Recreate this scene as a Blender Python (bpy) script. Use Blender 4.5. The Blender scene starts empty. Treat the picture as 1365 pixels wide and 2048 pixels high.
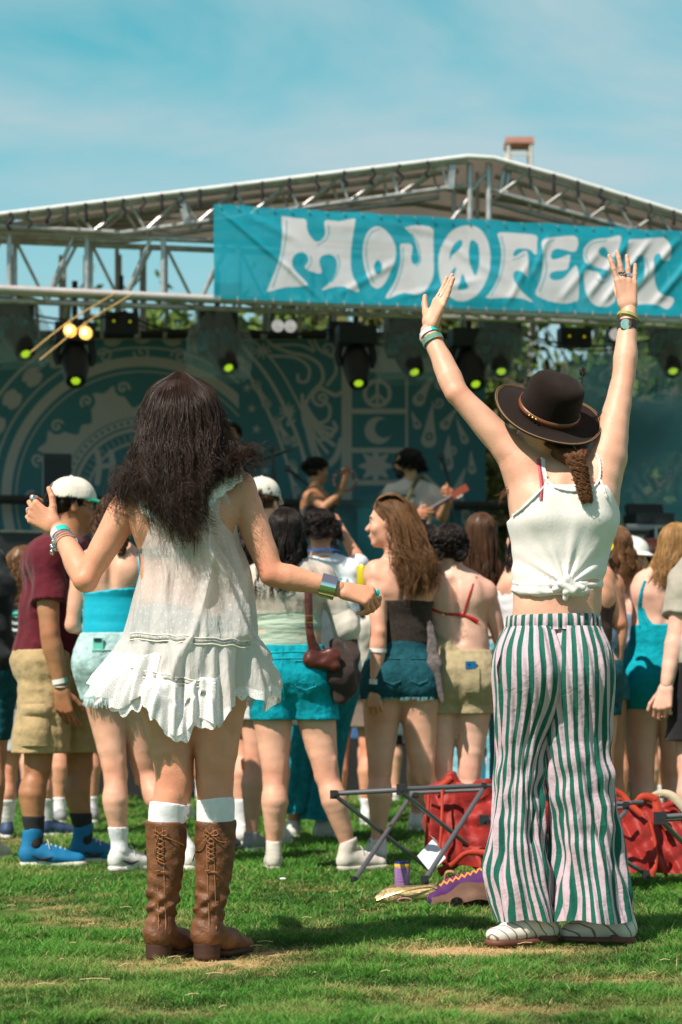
import bpy, math, random
import numpy as np
from mathutils import Vector
random.seed(5); RNG = np.random.default_rng(7)
SC = bpy.context.scene; COL = SC.collection
# ---------------- camera, sky, sun ----------------
FPX = 3982.0; HY = 1410.0; CH = 0.75          # focal length and horizon row in photo pixels, lens height
cam = bpy.data.objects.new('camera', bpy.data.cameras.new('camera')); COL.objects.link(cam)
cam.location = (0, 0, CH); cam.rotation_euler = (math.pi/2, 0, 0)
cam.data.lens = 70.0; cam.data.sensor_width = 36.0; cam.data.shift_y = (HY-1024)/2048.0
cam.data.clip_start = 0.1; cam.data.clip_end = 2000
cam.data.dof.use_dof = True; cam.data.dof.focus_distance = 6.05; cam.data.dof.aperture_fstop = 4.2
SC.camera = cam
SC.view_settings.view_transform = 'Standard'; SC.view_settings.look = 'None'
SC.view_settings.exposure = 0.30; SC.view_settings.gamma = 1.0; SC.view_settings.use_curve_mapping = False
SUN_EL = math.radians(51); SUNH = (0.66, 0.75)          # direction the light travels over the ground
W = bpy.data.worlds.new("World"); SC.world = W; W.use_nodes = True
nt = W.node_tree; nt.nodes.clear()
wo = nt.nodes.new('ShaderNodeOutputWorld'); bg = nt.nodes.new('ShaderNodeBackground')
sky = nt.nodes.new('ShaderNodeTexSky'); sky.sky_type = 'NISHITA'; sky.sun_disc = False
sky.sun_elevation = SUN_EL; sky.sun_rotation = math.atan2(-SUNH[0], -SUNH[1]); sky.ozone_density = 1.0; sky.dust_density = 0.6
tc = nt.nodes.new('ShaderNodeTexCoord')
mp = nt.nodes.new('ShaderNodeMapping'); mp.inputs['Scale'].default_value = (2.2, 2.2, 6.5); mp.inputs['Rotation'].default_value = (0.25, 0.35, 0.3); mp.inputs['Location'].default_value = (0.35, 0.0, 0.22)
nz = nt.nodes.new('ShaderNodeTexNoise'); nz.inputs['Scale'].default_value = 1.5; nz.inputs['Detail'].default_value = 8; nz.inputs['Roughness'].default_value = 0.52; nz.inputs['Distortion'].default_value = 0.5
cr = nt.nodes.new('ShaderNodeValToRGB'); cr.color_ramp.elements[0].position = 0.40; cr.color_ramp.elements[1].position = 0.59
cr.color_ramp.elements[0].color = (0.14, 0.14, 0.14, 1); cr.color_ramp.elements[1].color = (0.95, 0.95, 0.95, 1)
tint = nt.nodes.new('ShaderNodeMix'); tint.data_type = 'RGBA'; tint.blend_type = 'MULTIPLY'; tint.inputs['Factor'].default_value = 1.0
tint.inputs['B'].default_value = (0.26, 1.12, 0.86, 1)
cm = nt.nodes.new('ShaderNodeMix'); cm.data_type = 'RGBA'; cm.inputs['B'].default_value = (2.95, 3.95, 4.3, 1)
L = nt.links.new
L(tc.outputs['Generated'], mp.inputs[0]); L(mp.outputs[0], nz.inputs['Vector']); L(nz.outputs['Fac'], cr.inputs[0])
L(sky.outputs[0], tint.inputs['A']); L(tint.outputs['Result'], cm.inputs['A']); L(cr.outputs[0], cm.inputs['Factor'])
sx = nt.nodes.new('ShaderNodeSeparateXYZ'); L(tc.outputs['Generated'], sx.inputs[0])        # unseen sky overhead darkened, less green, to cut ambient light; pale haze low down
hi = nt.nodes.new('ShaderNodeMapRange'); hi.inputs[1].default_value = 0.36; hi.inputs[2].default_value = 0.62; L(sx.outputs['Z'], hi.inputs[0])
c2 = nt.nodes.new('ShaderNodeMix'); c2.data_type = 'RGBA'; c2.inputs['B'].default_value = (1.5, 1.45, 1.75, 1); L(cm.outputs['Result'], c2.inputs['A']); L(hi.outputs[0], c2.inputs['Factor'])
lo_ = nt.nodes.new('ShaderNodeMapRange'); lo_.inputs[1].default_value = 0.30; lo_.inputs[2].default_value = 0.18; lo_.inputs[3].default_value = 0.0; lo_.inputs[4].default_value = 0.75; L(sx.outputs['Z'], lo_.inputs[0])
c3 = nt.nodes.new('ShaderNodeMix'); c3.data_type = 'RGBA'; c3.inputs['B'].default_value = (2.9, 3.95, 4.35, 1); L(c2.outputs['Result'], c3.inputs['A']); L(lo_.outputs[0], c3.inputs['Factor'])
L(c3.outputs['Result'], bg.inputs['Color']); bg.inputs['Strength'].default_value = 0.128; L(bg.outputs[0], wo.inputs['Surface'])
sun = bpy.data.objects.new('sun', bpy.data.lights.new('sun', 'SUN')); COL.objects.link(sun)
sun.data.energy = 5.0; sun.data.angle = math.radians(0.53); sun.data.color = (1.0, 0.91, 0.80)
_d = Vector((SUNH[0]*math.cos(SUN_EL), SUNH[1]*math.cos(SUN_EL), -math.sin(SUN_EL)))
sun.rotation_euler = _d.to_track_quat('-Z', 'Y').to_euler(); sun.location = (-5, -5, 12)
SC.cycles.use_denoising = True; SC.cycles.max_bounces = 8; SC.cycles.transparent_max_bounces = 12
SC.cycles.diffuse_bounces = 3; SC.cycles.glossy_bounces = 3; SC.cycles.transmission_bounces = 4; SC.cycles.volume_bounces = 1
SC.cycles.sample_clamp_indirect = 4.0; SC.cycles.caustics_reflective = False; SC.cycles.caustics_refractive = False

def V(*a): return np.array(a, dtype=float)
def P(px, py, Y):                                     # photo pixel + distance -> point in the place
    return V((px-682.5)/FPX*Y, Y, CH+(HY-py)/FPX*Y)
def nrm(v): v = np.asarray(v, float); return v/max(np.linalg.norm(v), 1e-9)

# ---------------- object helpers ----------------
def link(name, data, parent=None):
    o = bpy.data.objects.new(name, data); COL.objects.link(o)
    if parent is not None: o.parent = parent
    return o
def tag(o, label=None, cat=None, group=None, kind=None):
    if label: o['label'] = label
    if cat: o['category'] = cat
    if group: o['group'] = group
    if kind: o['kind'] = kind
    return o
def thing(name, label, cat, loc=(0, 0, 0), group=None):
    o = link(name, None); o.location = [float(v) for v in loc]; o.empty_display_size = 0.1
    return tag(o, label, cat, group)
def mesh_arrays(name, verts, faces, m, parent=None, smooth=True, attrs=None, mats=None, matidx=None):
    """verts Nx3 (world); faces: array Nx3/Nx4 or list of such arrays"""
    verts = np.asarray(verts, dtype=np.float32)
    if parent is not None: verts = verts-np.array(parent_loc(parent), dtype=np.float32)
    fl = faces if isinstance(faces, list) else [faces]
    fl = [np.asarray(f, dtype=np.int32) for f in fl if len(f)]
    me = bpy.data.meshes.new(name); me.vertices.add(len(verts)); me.vertices.foreach_set('co', verts.ravel())
    nl = sum(f.size for f in fl); nf = sum(len(f) for f in fl)
    me.loops.add(nl); me.polygons.add(nf)
    me.loops.foreach_set('vertex_index', np.concatenate([f.ravel() for f in fl]))
    tot = np.concatenate([np.full(len(f), f.shape[1], dtype=np.int32) for f in fl])
    st = np.concatenate([[0], np.cumsum(tot)[:-1]]).astype(np.int32)
    me.polygons.foreach_set('loop_start', st); me.polygons.foreach_set('loop_total', tot)
    me.polygons.foreach_set('use_smooth', np.full(nf, smooth))
    for mm in (mats or [m]): me.materials.append(mm)
    if matidx is not None: me.polygons.foreach_set('material_index', np.asarray(matidx, dtype=np.int32))
    me.update(calc_edges=True); me.validate()
    if attrs:
        for k, a in attrs.items():
            a = np.asarray(a, dtype=np.float32)
            if a.ndim == 1:
                at = me.attributes.new(k, 'FLOAT', 'POINT'); at.data.foreach_set('value', a)
            else:
                if a.shape[1] == 3: a = np.hstack([a, np.ones((len(a), 1), np.float32)])
                at = me.attributes.new(k, 'FLOAT_COLOR', 'POINT'); at.data.foreach_set('color', a.ravel())
    return link(name, me, parent)
def parent_loc(o):
    p = V(0, 0, 0)
    while o is not None: p = p+np.array(o.location); o = o.parent
    return p

class MB:                                             # collects simple solids into one mesh
    def __init__(s): s.v = []; s.f3 = []; s.f4 = []; s.n = 0
    def add(s, v, f):
        v = np.asarray(v, float); f = np.asarray(f, int)
        (s.f3 if f.shape[1] == 3 else s.f4).append(f+s.n); s.v.append(v)
    def push(s, v, fs):
        v = np.asarray(v, float)
        for f in fs:
            f = np.asarray(f, int)
            if len(f): (s.f3 if f.shape[1] == 3 else s.f4).append(f+s.n)
        s.v.append(v); s.n += len(v); return s
    def box(s, c, size, ax=None):
        c = np.asarray(c, float); h = np.asarray(size, float)/2
        A = np.eye(3) if ax is None else np.array(ax, float)
        q = np.array([[i, j, k] for i in (-1, 1) for j in (-1, 1) for k in (-1, 1)], float)*h
        return s.push(c+q@A, [[[0, 1, 3, 2], [4, 6, 7, 5], [0, 4, 5, 1], [2, 3, 7, 6], [0, 2, 6, 4], [1, 5, 7, 3]]])
    def tube(s, pts, r, n=8, cap=True, closed=False):
        v, f = tube_arrays(pts, r, n, closed)
        m = len(v)//n; fs = [f]
        if cap and not closed:
            v = np.vstack([v, pts[0], pts[-1]]); a = len(v)-2
            fs.append([[a, (i+1) % n, i] for i in range(n)]); fs.append([[a+1, (m-1)*n+i, (m-1)*n+(i+1) % n] for i in range(n)])
        return s.push(v, fs)
    def ball(s, c, r, n=10):
        v, f = ball_arrays(n); return s.push(np.asarray(c)+v*np.asarray(r), f)
    def lathe(s, c, prof, n=16, ax=None):             # prof: (radius, height) pairs
        A = np.eye(3) if ax is None else np.array(ax, float)
        th = np.arange(n)*2*np.pi/n; v = []
        for r, z in prof: v.append(np.stack([r*np.cos(th), r*np.sin(th), np.full(n, z)], 1))
        v = np.concatenate(v)@A+np.asarray(c, float)
        return s.push(v, [grid_faces(len(prof), n, True)])
    def build(s, name, m, parent=None, smooth=True):
        fs = []
        if s.f4: fs.append(np.concatenate(s.f4))
        if s.f3: fs.append(np.concatenate(s.f3))
        o = mesh_arrays(name, np.concatenate(s.v), fs, m, parent, smooth)
        if smooth: auto_smooth(o)
        return o
def auto_smooth(o, ang=38):
    me = o.data
    try: me.set_sharp_from_angle(angle=math.radians(ang))
    except Exception: pass
def grid_faces(nr, nc, closed=False):
    i = np.arange(nr-1)[:, None]; j = np.arange(nc if closed else nc-1)[None, :]; j2 = (j+1) % nc
    return np.stack([i*nc+j, i*nc+j2, (i+1)*nc+j2, (i+1)*nc+j], -1).reshape(-1, 4)
def ball_arrays(n=10):
    th = np.arange(2*n)*np.pi/n; ph = np.linspace(0.02, np.pi-0.02, n+1)
    v = np.array([[math.sin(p)*math.cos(t), math.sin(p)*math.sin(t), math.cos(p)] for p in ph for t in th])
    f = grid_faces(n+1, 2*n, True)
    return v, [f[:, ::-1], [list(range(2*n))[k:k+1]*0+[0, k, k+1] for k in range(1, 2*n-1)], [[n*2*n, n*2*n+k+1, n*2*n+k] for k in range(1, 2*n-1)]]
def tube_arrays(pts, r, n=8, closed=False):
    p = np.asarray(pts, float); m = len(p); r = np.broadcast_to(np.asarray(r, float), (m,))
    if closed: t = np.roll(p, -1, 0)-np.roll(p, 1, 0)
    else: t = np.gradient(p, axis=0)
    t /= np.linalg.norm(t, axis=1)[:, None]+1e-12
    u = np.cross(t[0], [0, 0, 1.0]);
    if np.linalg.norm(u) < 0.05: u = np.cross(t[0], [0, 1.0, 0])
    u = nrm(u); th = np.arange(n)*2*np.pi/n; v = []
    for i in range(m):
        u = nrm(u-t[i]*np.dot(u, t[i])); w = np.cross(t[i], u)
        v.append(p[i]+r[i]*(np.cos(th)[:, None]*u+np.sin(th)[:, None]*w))
    f = grid_faces(m, n, True)
    if closed:
        j = np.arange(n); f = np.vstack([f, np.stack([(m-1)*n+j, (m-1)*n+(j+1) % n, (j+1) % n, j], 1)])
    return np.concatenate(v), f
def spline(pts, n=8):
    p = np.asarray(pts, float); q = np.vstack([2*p[0]-p[1], p, 2*p[-1]-p[-2]]); out = []
    for i in range(len(p)-1):
        a, b, c, d = q[i:i+4]
        for k in range(n):
            t = k/n; out.append(0.5*((2*b)+(c-a)*t+(2*a-5*b+4*c-d)*t*t+(3*b-a-3*c+d)*t**3))
    out.append(p[-1]); return np.array(out)

# ---------------- materials ----------------
MC = {}
def mat(key, col=(0.5, 0.5, 0.5), rough=0.6, metal=0.0, var=0.12, vscale=8.0, bump=0.0, bscale=60.0, stretch=(1, 1, 1), sss=0.0, alpha=1.0,
        emit=None, estr=0.0, sheen=0.0, spec=0.5, attr=None, trans=0.0, coat=0.0, bump2=0.0, b2scale=7.0, col2=None):
    if key in MC: return MC[key]
    m = bpy.data.materials.new(key); m.use_nodes = True; MC[key] = m
    t = m.node_tree; b = t.nodes['Principled BSDF']; N = t.nodes.new; K = t.links.new
    b.inputs['Roughness'].default_value = rough; b.inputs['Metallic'].default_value = metal
    b.inputs['Specular IOR Level'].default_value = spec; b.inputs['Alpha'].default_value = alpha
    if sheen: b.inputs['Sheen Weight'].default_value = sheen
    if coat: b.inputs['Coat Weight'].default_value = coat; b.inputs['Coat Roughness'].default_value = 0.1
    if trans: b.inputs['Transmission Weight'].default_value = trans
    if sss:
        b.inputs['Subsurface Weight'].default_value = sss; b.inputs['Subsurface Radius'].default_value = (1, 0.35, 0.2); b.inputs['Subsurface Scale'].default_value = 0.012
    if emit: b.inputs['Emission Color'].default_value = (*emit, 1); b.inputs['Emission Strength'].default_value = estr
    co = N('ShaderNodeTexCoord'); mpn = N('ShaderNodeMapping'); mpn.inputs['Scale'].default_value = stretch; K(co.outputs['Object'], mpn.inputs[0])
    base = None
    if attr:
        a = N('ShaderNodeAttribute'); a.attribute_name = attr; base = a.outputs['Color']
    if var > 0 or col2:
        n = N('ShaderNodeTexNoise'); n.inputs['Scale'].default_value = vscale; n.inputs['Detail'].default_value = 6; n.inputs['Roughness'].default_value = 0.65; K(mpn.outputs[0], n.inputs['Vector'])
        r = N('ShaderNodeMapRange'); r.inputs[1].default_value = 0.3; r.inputs[2].default_value = 0.7; r.inputs[3].default_value = 1-var if not col2 else 0; r.inputs[4].default_value = 1+var if not col2 else 1; K(n.outputs['Fac'], r.inputs[0])
        if col2:
            x = N('ShaderNodeMix'); x.data_type = 'RGBA'; x.inputs['A'].default_value = (*col, 1); x.inputs['B'].default_value = (*col2, 1); K(r.outputs[0], x.inputs['Factor']); base = x.outputs['Result']
        else:
            x = N('ShaderNodeVectorMath'); x.operation = 'SCALE'
            if base is None: x.inputs[0].default_value = col
            else: K(base, x.inputs[0])
            K(r.outputs[0], x.inputs['Scale']); base = x.outputs[0]
    if base is None: b.inputs['Base Color'].default_value = (*col, 1)
    else: K(base, b.inputs['Base Color'])
    prev = None
    for amt, scl, dist in ((bump2, b2scale, 0.02), (bump, bscale, 0.004)):
        if amt:
            n2 = N('ShaderNodeTexNoise'); n2.inputs['Scale'].default_value = scl; n2.inputs['Detail'].default_value = 4; K(mpn.outputs[0], n2.inputs['Vector'])
            bp = N('ShaderNodeBump'); bp.inputs['Strength'].default_value = amt; bp.inputs['Distance'].default_value = dist; K(n2.outputs['Fac'], bp.inputs['Height'])
            if prev: K(prev, bp.inputs['Normal'])
            prev = bp.outputs[0]
    if prev: K(prev, b.inputs['Normal'])
    return m
def skin(key, col):
    if 'skin_'+key in MC: return MC['skin_'+key]
    m = mat('skin_'+key, col, rough=0.46, var=0.10, vscale=11, bump=0.30, bscale=240, sss=0.14, spec=0.42, bump2=0.10, b2scale=22); t = m.node_tree; b = t.nodes['Principled BSDF']; N = t.nodes.new; K = t.links.new
    src = b.inputs['Base Color'].links[0].from_socket; at = N('ShaderNodeAttribute'); at.attribute_name = 'flush'; mx = N('ShaderNodeMix'); mx.data_type = 'RGBA'; mx.blend_type = 'MULTIPLY'; mx.inputs['B'].default_value = (1.0, .72, .66, 1); K(src, mx.inputs['A']); K(at.outputs['Fac'], mx.inputs['Factor'])
    co = N('ShaderNodeTexCoord'); n = N('ShaderNodeTexNoise'); n.inputs['Scale'].default_value = 5; n.inputs['Detail'].default_value = 3; K(co.outputs['Object'], n.inputs['Vector']); r = N('ShaderNodeMapRange'); r.inputs[1].default_value = .45; r.inputs[2].default_value = .7; r.inputs[4].default_value = .28; K(n.outputs['Fac'], r.inputs[0])
    m2 = N('ShaderNodeMix'); m2.data_type = 'RGBA'; m2.blend_type = 'MULTIPLY'; m2.inputs['B'].default_value = (1.0, .84, .80, 1); K(mx.outputs['Result'], m2.inputs['A']); K(r.outputs[0], m2.inputs['Factor'])
    v = N('ShaderNodeTexVoronoi'); v.inputs['Scale'].default_value = 34; K(co.outputs['Object'], v.inputs['Vector']); l = N('ShaderNodeMapRange'); l.inputs[1].default_value = .10; l.inputs[2].default_value = .05; l.inputs[4].default_value = .35; K(v.outputs['Distance'], l.inputs[0]); m3 = N('ShaderNodeMix'); m3.data_type = 'RGBA'; m3.blend_type = 'MULTIPLY'; m3.inputs['B'].default_value = (.62, .45, .38, 1); K(m2.outputs['Result'], m3.inputs['A']); K(l.outputs[0], m3.inputs['Factor']); K(m3.outputs['Result'], b.inputs['Base Color']); return m
def cloth(key, col, **k):
    d = dict(rough=0.85, var=0.08, vscale=30, bump=0.35, bscale=500, bump2=0.5, b2scale=9, sheen=0.15, spec=0.25); d.update(k); return mat('cloth_'+key, col, **d)
def denim(key, col, **k):
    d = dict(rough=0.9, var=0.30, vscale=26, bump=0.6, bscale=380, bump2=1.0, b2scale=15, spec=0.2); d.update(k); return mat('denim_'+key, col, **d)
def hairmat(key, col, var=0.35): return mat('hair_'+key, col, rough=0.42, var=var, vscale=45, stretch=(1, 1, 0.15), spec=0.28)

# ---------------- signed distance bodies ----------------
class Prim:
    """a tapered, flattened limb or an ellipsoid, blended with its neighbours"""
    def __init__(s, a, b, ra, rb, k=0.02, side=None, flat=1.0, cut=None, tag=''):
        s.a = np.asarray(a, float); s.b = np.asarray(b, float); s.ra = ra; s.rb = rb; s.k = k; s.flat = flat; s.cut = cut; s.tag = tag
        s.side = None if side is None else nrm(side); s.kind = 0
    def copy(s, off=0.0, tag=None):
        import copy; q = copy.copy(s)
        if s.kind == 0: q.ra = s.ra+off; q.rb = s.rb+off
        else: q.r = s.r+off
        return q
    def box(s):
        r = max(s.ra, s.rb)*max(1, s.flat) if s.kind == 0 else 0
        if s.kind == 0: return np.minimum(s.a, s.b)-r, np.maximum(s.a, s.b)+r
        e = np.sqrt(((s.R*s.r[:, None])**2).sum(0)); return s.c-e, s.c+e
    def dist(s, X, Y, Z):
        if s.kind == 0:
            ab = s.b-s.a; L2 = max(ab@ab, 1e-9)
            px = X-s.a[0]; py = Y-s.a[1]; pz = Z-s.a[2]
            t = np.clip((px*ab[0]+py*ab[1]+pz*ab[2])/L2, 0, 1)
            qx = px-t*ab[0]; qy = py-t*ab[1]; qz = pz-t*ab[2]
            if s.side is not None and s.flat != 1.0:      # side = the axis across which it is flattened
                dn = qx*s.side[0]+qy*s.side[1]+qz*s.side[2]; g = 1/s.flat-1
                qx = qx+dn*g*s.side[0]; qy = qy+dn*g*s.side[1]; qz = qz+dn*g*s.side[2]
                d = (np.sqrt(qx*qx+qy*qy+qz*qz)-(s.ra+(s.rb-s.ra)*t))*min(1, s.flat)
            else: d = np.sqrt(qx*qx+qy*qy+qz*qz)-(s.ra+(s.rb-s.ra)*t)
        else:
            px = X-s.c[0]; py = Y-s.c[1]; pz = Z-s.c[2]; R = s.R
            u = px*R[0, 0]+py*R[0, 1]+pz*R[0, 2]; v = px*R[1, 0]+py*R[1, 1]+pz*R[1, 2]; w = px*R[2, 0]+py*R[2, 1]+pz*R[2, 2]
            k0 = np.sqrt((u/s.r[0])**2+(v/s.r[1])**2+(w/s.r[2])**2)+1e-6
            k1 = np.sqrt((u/s.r[0]**2)**2+(v/s.r[1]**2)**2+(w/s.r[2]**2)**2)+1e-6
            d = k0*(k0-1)/k1
        if s.cut is not None:
            for (o, n) in s.cut: d = np.maximum(d, (X-o[0])*n[0]+(Y-o[1])*n[1]+(Z-o[2])*n[2])
        return d
def Ell(c, r, R=None, k=0.03, tag='', cut=None):
    p = Prim(c, c, 0, 0, k=k, tag=tag, cut=cut); p.kind = 1; p.c = np.asarray(c, float); p.r = np.asarray(r, float)*np.ones(3); p.R = np.eye(3) if R is None else np.array(R, float); return p
def field(prims, h, cuts=(), subs=(), noise=None, zmin=None):
    lo = np.min([p.box()[0] for p in prims], 0)-4*h; hi = np.max([p.box()[1] for p in prims], 0)+4*h
    if zmin is not None: lo[2] = max(lo[2], zmin-2*h)
    n = np.ceil((hi-lo)/h).astype(int)+1
    F = np.full(n, 0.3, dtype=np.float32)
    ax = [(lo[i]+h*np.arange(n[i])).astype(np.float32) for i in range(3)]
    def sl(p, pad):
        a, b = p.box(); i0 = np.clip(np.floor((a-pad-lo)/h).astype(int), 0, n); i1 = np.clip(np.ceil((b+pad-lo)/h).astype(int)+1, 0, n)
        return i0, i1
    for p in prims:
        i0, i1 = sl(p, p.k*1.3+3*h)
        if np.any(i1 <= i0): continue
        S = tuple(slice(i0[i], i1[i]) for i in range(3))
        X, Y, Z = ax[0][S[0]][:, None, None], ax[1][S[1]][None, :, None], ax[2][S[2]][None, None, :]
        d = p.dist(X, Y, Z).astype(np.float32); f = F[S]; k = p.k
        if k > 0:
            hh = np.clip(0.5+0.5*(f-d)/k, 0, 1); F[S] = f*(1-hh)+d*hh-k*hh*(1-hh)
        else: F[S] = np.minimum(f, d)
    X, Y, Z = ax[0][:, None, None], ax[1][None, :, None], ax[2][None, None, :]
    if noise is not None: F += noise(X, Y, Z)
    for p, k in subs:
        d = -p.dist(X, Y, Z).astype(np.float32)
        hh = np.clip(0.5-0.5*(F-d)/k, 0, 1); F = F*(1-hh)+d*hh+k*hh*(1-hh)
    for (o, nn) in cuts: F = np.maximum(F, ((X-o[0])*nn[0]+(Y-o[1])*nn[1]+(Z-o[2])*nn[2]).astype(np.float32))
    F[0] = F[-1] = 0.3; F[:, 0] = F[:, -1] = 0.3; F[:, :, 0] = F[:, :, -1] = 0.3
    return F, lo, h
_E = [(0, 1), (2, 3), (4, 5), (6, 7), (0, 2), (1, 3), (4, 6), (5, 7), (0, 4), (1, 5), (2, 6), (3, 7)]
_C = np.array([[(c >> 2) & 1, (c >> 1) & 1, c & 1] for c in range(8)])
def surface(F, lo, h):
    ins = F < 0; a = ins[:-1, :-1, :-1]; anyi = a.copy(); alli = a.copy()
    for c in _C[1:]:
        q = ins[c[0]:ins.shape[0]-1+c[0], c[1]:ins.shape[1]-1+c[1], c[2]:ins.shape[2]-1+c[2]]; anyi |= q; alli &= q
    act = np.argwhere(anyi & ~alli)
    idx = -np.ones(a.shape, dtype=np.int32); idx[tuple(act.T)] = np.arange(len(act))
    vals = np.stack([F[tuple((act+c).T)] for c in _C], 1)
    pos = np.zeros((len(act), 3)); cnt = np.zeros(len(act))
    for i, j in _E:
        x = (vals[:, i] < 0) != (vals[:, j] < 0); t = vals[:, i]/(vals[:, i]-vals[:, j]+1e-12); t = np.clip(t, 0, 1)
        q = _C[i]+(_C[j]-_C[i])*t[:, None]; pos += np.where(x[:, None], q, 0); cnt += x
    verts = lo+h*(act+pos/cnt[:, None]); faces = []
    for axd in range(3):
        s0 = [slice(1, -1)]*3; s0[axd] = slice(0, -1); s1 = [slice(1, -1)]*3; s1[axd] = slice(1, None)
        A = ins[tuple(s0)]; B = ins[tuple(s1)]; e = np.argwhere(A != B); fl = A[tuple(e.T)]
        g = e+1; g[:, axd] -= 1; u, v = [(1, 2), (2, 0), (0, 1)][axd]
        du = np.zeros(3, int); du[u] = 1; dv = np.zeros(3, int); dv[v] = 1
        q = np.stack([idx[tuple((g-du-dv).T)], idx[tuple((g-dv).T)], idx[tuple(g.T)], idx[tuple((g-du).T)]], 1)
        q[~fl] = q[~fl][:, ::-1]; faces.append(q)
    return verts, np.concatenate(faces)
def relax(v, f, it):
    e = np.concatenate([f[:, [0, 1]], f[:, [1, 2]], f[:, [2, 3]], f[:, [3, 0]]]); n = len(v)
    a = np.concatenate([e[:, 0], e[:, 1]]); b = np.concatenate([e[:, 1], e[:, 0]]); c = np.maximum(np.bincount(a, minlength=n), 1)[:, None]
    for i in range(it):
        for lam in (0.6, -0.45):
            m = np.stack([np.bincount(a, v[b, q], n) for q in range(3)], 1)/c; v = v+lam*(m-v)
    return v
def sdf_mesh(prims, h, sm=3, **k):
    v, f = surface(*field(prims, h, **k)); return (relax(v, f, sm) if sm else v), f
def crumple(amp, seed, lo=16, hi=60, st=(1, 1, 1)):
    r = np.random.default_rng(seed); K_ = [(nrm(r.normal(size=3))*r.uniform(lo, hi)*np.array(st), r.uniform(0, 6.28)) for _ in range(7)]
    def fn(X, Y, Z):
        o = 0
        for k, ph in K_: q = np.sin(k[0]*X+k[1]*Y+k[2]*Z+ph+1.2*np.sin(9*X+7*Z+ph)); o = o+(np.abs(q)-.6)*20/np.linalg.norm(k)
        return (amp*o*.45).astype(np.float32)
    return fn
def wob(amp, f, seed=0, st=(1, 1, 1)):
    r = np.random.default_rng(seed); K = [(r.normal(size=3)*f*s, r.uniform(0, 6.28), 1/s**0.8) for s in (0.6, 1, 1.5, 2.3) for _ in range(2)]
    def fn(X, Y, Z):
        o = 0
        for kv, ph, a in K: o = o+a*np.sin(kv[0]*st[0]*X+kv[1]*st[1]*Y+kv[2]*st[2]*Z+ph)
        return (amp*o/3).astype(np.float32)
    return fn
# ---------------- people ----------------
UP = V(0, 0, 1)
def hand_prims(w, d, back, ts, curls, spread=0.12, thumb=(0.7, 0.35), s=1.0, tcurl=0.3):
    """w wrist, d finger direction, back normal, ts thumb side (+1 along d x back), curls four (a1,a2,a3)"""
    Yv = nrm(d); Z = nrm(back-Yv*np.dot(back, Yv)); X = np.cross(Yv, Z)*ts
    T = lambda x, y, z: w+s*(X*x+Yv*y+Z*z); pr = []
    pr.append(Prim(T(0, -0.03, 0), T(0, 0.012, 0), 0.026*s, 0.026*s, k=0.012, side=Z, flat=0.74))
    xs = [0.027, 0.009, -0.010, -0.027]; by = [0.088, 0.090, 0.084, 0.075]
    Ls = [(0.041, 0.025, 0.021), (0.045, 0.029, 0.022), (0.041, 0.027, 0.021), (0.032, 0.020, 0.018)]
    tips = []
    for i in range(4):
        pr.append(Prim(T(xs[i]*0.55, 0.012, 0), T(xs[i], by[i], 0.002-0.002*(i == 3)), 0.0155*s, 0.0115*s, k=0.010))
        p = T(xs[i], by[i], 0.001); a = 0; sp = spread*(1.5-i)/1.5; r0 = 0.0092-0.0008*(i == 3)
        for q in range(3):
            a += curls[i][q]; dv = X*math.sin(sp)*math.cos(a)+Yv*math.cos(a)*math.cos(sp)-Z*math.sin(a)
            e = p+dv*Ls[i][q]*s
            pr.append(Prim(p, e, (r0-0.0009*q)*s, (r0-0.0009*(q+1))*s, k=0.003 if q else 0.006)); p = e
        tips.append((p, dv))
    a = thumb[0]; f = thumb[1]; p = T(0.014, 0.018, -0.006)
    for q, (l, r1, r2) in enumerate(((0.040, 0.015, 0.0115), (0.033, 0.0112, 0.0098), (0.027, 0.0098, 0.0078))):
        dv = nrm(X*math.sin(a)+Yv*math.cos(a)-Z*f); e = p+dv*l*s
        pr.append(Prim(p, e, r1*s, r2*s, k=0.012 if q == 0 else 0.004)); p = e; a -= tcurl*(1 if q else 0.4)
    pr.append(Prim(T(0.012, 0.02, -0.010), T(0.02, 0.05, -0.008), 0.014*s, 0.010*s, k=0.012))
    return pr
RELAX = [(0.35, 0.4, 0.25), (0.42, 0.5, 0.3), (0.5, 0.55, 0.3), (0.55, 0.5, 0.3)]
FLAT = [(0.06, 0.08, 0.05), (0.02, 0.06, 0.05), (0.08, 0.1, 0.05), (0.12, 0.12, 0.06)]
GRIP = [(0.9, 1.1, 0.7), (1.0, 1.1, 0.7), (1.05, 1.1, 0.7), (1.1, 1.1, 0.7)]

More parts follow.
